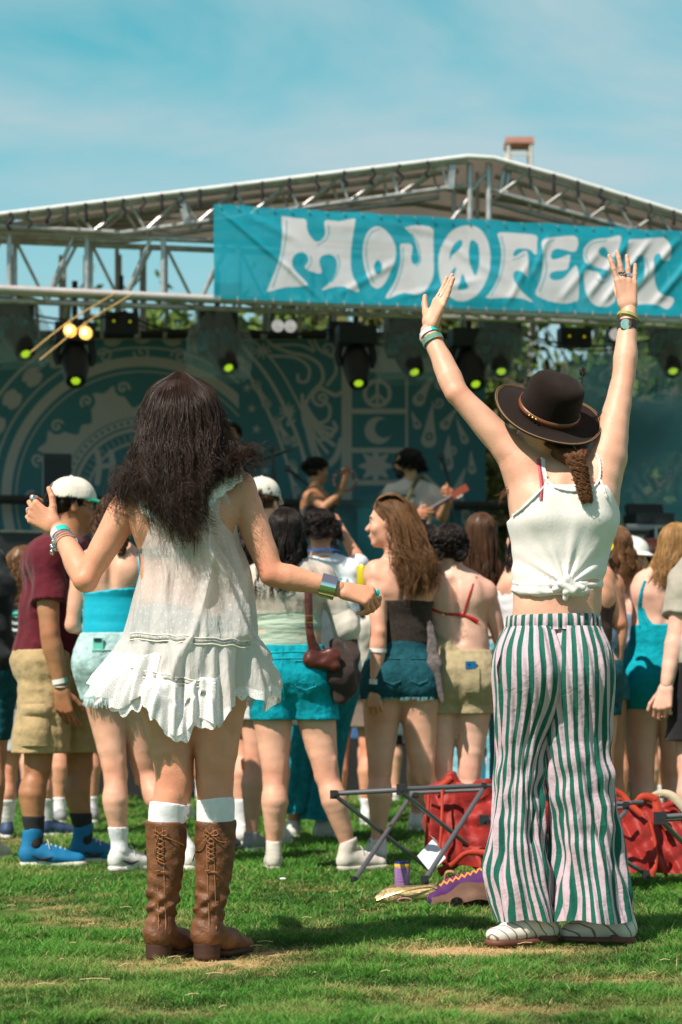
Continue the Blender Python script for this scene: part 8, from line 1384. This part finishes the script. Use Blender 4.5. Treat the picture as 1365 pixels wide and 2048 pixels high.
bag('slouched red nylon chair cover behind the folding frame', [((885, 1590, 8.45), (960, 1585, 8.45), .06, .07, .6), ((880, 1650, 8.42), (970, 1650, 8.4), .085, .09, .6), ((885, 1705, 8.4), (960, 1700, 8.4), .06, .075, .6), ((1000, 1620, 8.5), (1080, 1640, 8.5), .11, .11, .5)], .022, [], [([(868, 1580, 8.3), (885, 1572, 8.3), (905, 1556, 8.3)], .03), ([(858, 1590, 8.33), (856, 1650, 8.3), (850, 1720, 8.25)], .014), ([(878, 1745, 8.1), (905, 1730, 8.07), (935, 1706, 8.05), (985, 1708, 8.03)], [.04, .025, .02, .035]), ([(885, 1575, 8.24), (884, 1640, 8.18), (880, 1700, 8.14)], .012)], 3, panels=[(((866, 1574, 8.32), (1000, 1562, 8.36), (1010, 1742, 8.25), (852, 1722, 8.2)), .035), (((930, 1600, 8.22), (1090, 1575, 8.3), (1085, 1750, 8.12), (925, 1700, 8.12)), .03)])
bag('crumpled red nylon chair right of the striped trousers', [((1200, 1620, 8.3), (1260, 1640, 8.3), .07, .08, .6), ((1210, 1690, 8.25), (1300, 1690, 8.25), .085, .09, .6), ((1330, 1640, 8.4), (1400, 1650, 8.4), .09, .1, .5), ((1330, 1710, 8.3), (1410, 1715, 8.3), .07, .08, .6)], .022, [], [([(1222, 1578, 8.1), (1245, 1590, 8.1), (1262, 1610, 8.08), (1285, 1630, 8.06)], .025), ([(1270, 1612, 8.1), (1285, 1595, 8.1), (1310, 1600, 8.1), (1318, 1625, 8.08), (1335, 1660, 8.08)], [.02, .035, .04, .03, .02]), ([(1300, 1640, 8.08), (1312, 1690, 8.05), (1312, 1730, 8.02), (1302, 1750, 8.0)], [.012, .010, .014, .035])], 9, panels=[(((1175, 1588, 8.15), (1305, 1606, 8.12), (1312, 1742, 8.02), (1180, 1752, 8.05)), .03), (((1300, 1610, 8.2), (1430, 1640, 8.2), (1430, 1750, 8.08), (1306, 1745, 8.08)), .035)])
t = thing('beige_strap', 'pale beige webbing strap arching over the red nylon', 'strap', P(1300, 1600, 8.2)); ribbon('webbing', cloth('beige_web', (.50, .42, .30)), t, [P(1297, 1600, 8.2), P(1320, 1588, 8.15), P(1345, 1592, 8.12), P(1370, 1618, 8.1), P(1390, 1640, 8.1)], .034)
t = thing('paper', 'folded white paper leaning on the red fabric', 'paper', P(870, 1700, 8.0)); q = [P(835, 1712, 7.98), P(868, 1676, 8.12), P(892, 1716, 8.0), P(862, 1745, 7.86)]; mesh_arrays('sheet', q+[P(858, 1668, 8.1), P(880, 1690, 8.05)], [[[0, 1, 2, 3]], [[1, 4, 5]]], mat('paper_sheet', (.72, .74, .80), rough=.8, var=.1), t, False); mesh_arrays('sheet_back', [x+V(0, .004, 0) for x in q], [[[3, 2, 1, 0]]], mat('paper_sheet'), t, False)
# can
gc = G(805, 1781); can = thing('drink_can', 'slim purple drink can with a yellow rim standing on the grass', 'can', gc); k = 7.45/FPX
MB().lathe(gc, [(.001, .002), (.027, .002), (.0312, .009), (.0315, .012), (.0315, .100), (.0305, .102)], 28).build('can_body', mat('purple_can', (.45, .22, .48), rough=.32, metal=.35, var=.08), can); MB().lathe(gc, [(.0319, .096), (.0319, .107), (.0300, .110)], 28).build('yellow_rim', mat('yellow_rim', (.80, .45, .02), rough=.4), can); MB().lathe(gc, [(.0312, .107), (.029, .117), (.025, .118), (.001, .116)], 28).build('blue_lid', mat('blue_lid', (.03, .05, .30), rough=.3, metal=.6), can)
mb = MB(); yc = gc
for i, (z, w) in enumerate(((.070, .8), (.064, .62), (.060, .62), (.055, .6), (.050, .62), (.044, .6), (.038, .62), (.030, .8))): mb.tube([gc+V(.0318*math.sin(a), -.0318*math.cos(a), z*1.25) for a in np.linspace(-.75, -.75+w*1.5, 8)], .0007 if 0 < i < 7 else .0011, 4)
mb.build('fine_print', mat('print_ink', (.09, .03, .12), rough=.6), can)
# gold clutch
cg = G(822, 1806); t = thing('clutch_bag', 'shiny gold sequined clutch lying in front of the purple can', 'clutch', cg); gm = mat('gold_sequins', (.62, .48, .24), rough=.28, metal=.85, var=.3, vscale=120, bump=1.0, bscale=330)
v, f = sdf_mesh([Prim(cg+1.22*V(-.065, 0, .022), cg+1.22*V(.060, .02, .030), .041, .044, k=.02, side=UP, flat=.80), Prim(cg+1.22*V(-.10, -.01, .015), cg+1.22*V(-.05, 0, .02), .014, .036, k=.02, side=UP, flat=.8)], .0035, noise=wob(.002, 50, 3), cuts=[(V(0, 0, .002), V(0, 0, -1))]); mesh_arrays('pouch', v, f, gm, t); MB().tube(spline([cg+1.22*V(-.105, -.03, .012), cg+1.22*V(-.06, -.035, .030), cg+1.22*V(.0, -.035, .044), cg+1.22*V(.06, -.015, .050), cg+1.22*V(.095, 0, .035)], 5), .0028, 6).build('zip', GOLD, t); MB().tube(spline([cg+1.22*V(-.108, -.03, .010), cg+1.22*V(-.09, -.02, .026), cg+1.22*V(-.07, .0, .048), cg+1.22*V(-.05, .01, .054)], 5), .0022, 5).build('wrist_loop', mat('tan_cord', (.4, .25, .1)), t); MB().tube([cg+1.22*V(-.02+.022*math.cos(a), -.044, .012+.008*math.sin(a)) for a in np.arange(12)*.5236], .003, 5, closed=True).build('pink_tag', mat('pink_tag', (.55, .22, .25), rough=.6), t)
# woven pouch and brown bag with sunglasses
cb = G(925, 1818); t = thing('woven_bag', 'purple bag with zigzag woven pattern and brown leather flap', 'bag', cb); wm = bpy.data.materials.new('zigzag_weave'); wm.use_nodes = True; nt_ = wm.node_tree; N = nt_.nodes.new; K = nt_.links.new; b_ = nt_.nodes['Principled BSDF']; b_.inputs['Roughness'].default_value = .8
tc_ = N('ShaderNodeTexCoord'); sp = N('ShaderNodeSeparateXYZ'); K(tc_.outputs['Object'], sp.inputs[0]); pp = N('ShaderNodeMath'); pp.operation = 'PINGPONG'; pp.inputs[1].default_value = .011; K(sp.outputs['X'], pp.inputs[0]); s2 = N('ShaderNodeMath'); s2.operation = 'ADD'; K(sp.outputs['Z'], s2.inputs[0]); K(pp.outputs[0], s2.inputs[1]); s3 = N('ShaderNodeMath'); s3.operation = 'MULTIPLY_ADD'; s3.inputs[1].default_value = -.35; K(sp.outputs['X'], s3.inputs[0]); K(s2.outputs[0], s3.inputs[2]); s4 = N('ShaderNodeMath'); s4.operation = 'MULTIPLY'; s4.inputs[1].default_value = 11; K(s3.outputs[0], s4.inputs[0]); fr = N('ShaderNodeMath'); fr.operation = 'FRACT'; K(s4.outputs[0], fr.inputs[0]); cr_ = N('ShaderNodeValToRGB'); cr_.color_ramp.interpolation = 'CONSTANT'; K(fr.outputs[0], cr_.inputs[0])
els = cr_.color_ramp.elements; els[0].color = (.07, .012, .10, 1); els[1].position = .30; els[1].color = (.75, .25, .01, 1)
for pos, c_ in ((.38, (.07, .012, .10, 1)), (.46, (.35, .02, .15, 1)), (.54, (.03, .25, .35, 1)), (.64, (.07, .012, .10, 1)), (.74, (.03, .30, .30, 1)), (.80, (.08, .01, .13, 1))): e = els.new(pos); e.color = c_
K(cr_.outputs[0], b_.inputs['Base Color'])
v, f = sdf_mesh([Prim(cb+1.2*V(-.04, .04, .055), cb+1.2*V(.10, .07, .085), .038, .060, k=.03, side=V(0, 1, 0), flat=.8), Prim(cb+1.2*V(.05, .06, .05), cb+1.2*V(.16, .08, .07), .06, .06, k=.03), Prim(cb+1.2*V(-.085, .0, .03), cb+1.2*V(-.05, .03, .04), .028, .03, k=.02)], .005, noise=wob(.004, 26, 2), cuts=[(V(0, 0, .003), V(0, 0, -1))]); mesh_arrays('woven_panel', v, f, wm, t)
lm = mat('brown_suede', (.13, .065, .040), rough=.75, var=.3, vscale=16, bump=.4, bscale=200); n = 22; vs = []
for j in range(9):
    for i in range(n): u = i/(n-1); w = j/8; vs.append(cb+1.2*V(-.095+.26*u, -.045+.10*w*w+.012*math.sin(u*9)-.015*math.sin(u*3.14), .012+.020*math.sin(u*3.14)+.062*w**.8*(.55+.6*u)+.005*math.sin(u*14+w*3)))
mesh_arrays('leather_flap', vs, grid_faces(9, n), lm, t); v, f = sdf_mesh([Prim(cb+1.2*V(-.06, -.01, .02), cb+1.2*V(.14, .01, .025), .028, .032, k=.02)], .005, noise=wob(.005, 30, 5), cuts=[(V(0, 0, .002), V(0, 0, -1)), ]); mesh_arrays('leather_body', v, f, lm, t); MB().tube(spline([cb+1.2*V(-.05, .06, .085), cb+1.2*V(-.045, .05, .108), cb+1.2*V(-.025, .05, .108), cb+1.2*V(-.02, .06, .09)], 4), .006, 6).build('pull_loop', mat('tan_loop', (.45, .28, .12)), t)
s = thing('sunglasses', 'dark round sunglasses lying on the brown leather flap', 'sunglasses', cb+1.2*V(.0, -.05, .02)); 
for dx in (-.030, .022): c = cb+1.2*V(dx+.01, -.058, .026); fr_ = MB().tube([c+V(.023*math.cos(a), -.002, .019*math.sin(a)) for a in np.arange(18)*.349], .0022, 5, closed=True).build('lens_rim', mat('tortoise', (.10, .04, .02), rough=.2), s); MB().lathe(c, [(.001, 0), (.022, 0), (.022, -.002), (.001, -.003)], 18, np.array([V(1, 0, 0), UP*.85, V(0, 1, 0)])).build('lens', mat('dark_glass', (.01, .01, .01), rough=.1), fr_)
MB().tube([cb+1.2*V(-.003, -.06, .028), cb+1.2*V(.012, -.06, .028)], .002, 5).build('bridge', MC['tortoise'], s)
c = G(566, 1772); tag(MB().ball(c+UP*.03, (.014, .010, .005), 8).build('litter', WWHT), 'tiny white scrap of litter on the grass near the brown boots', 'litter')
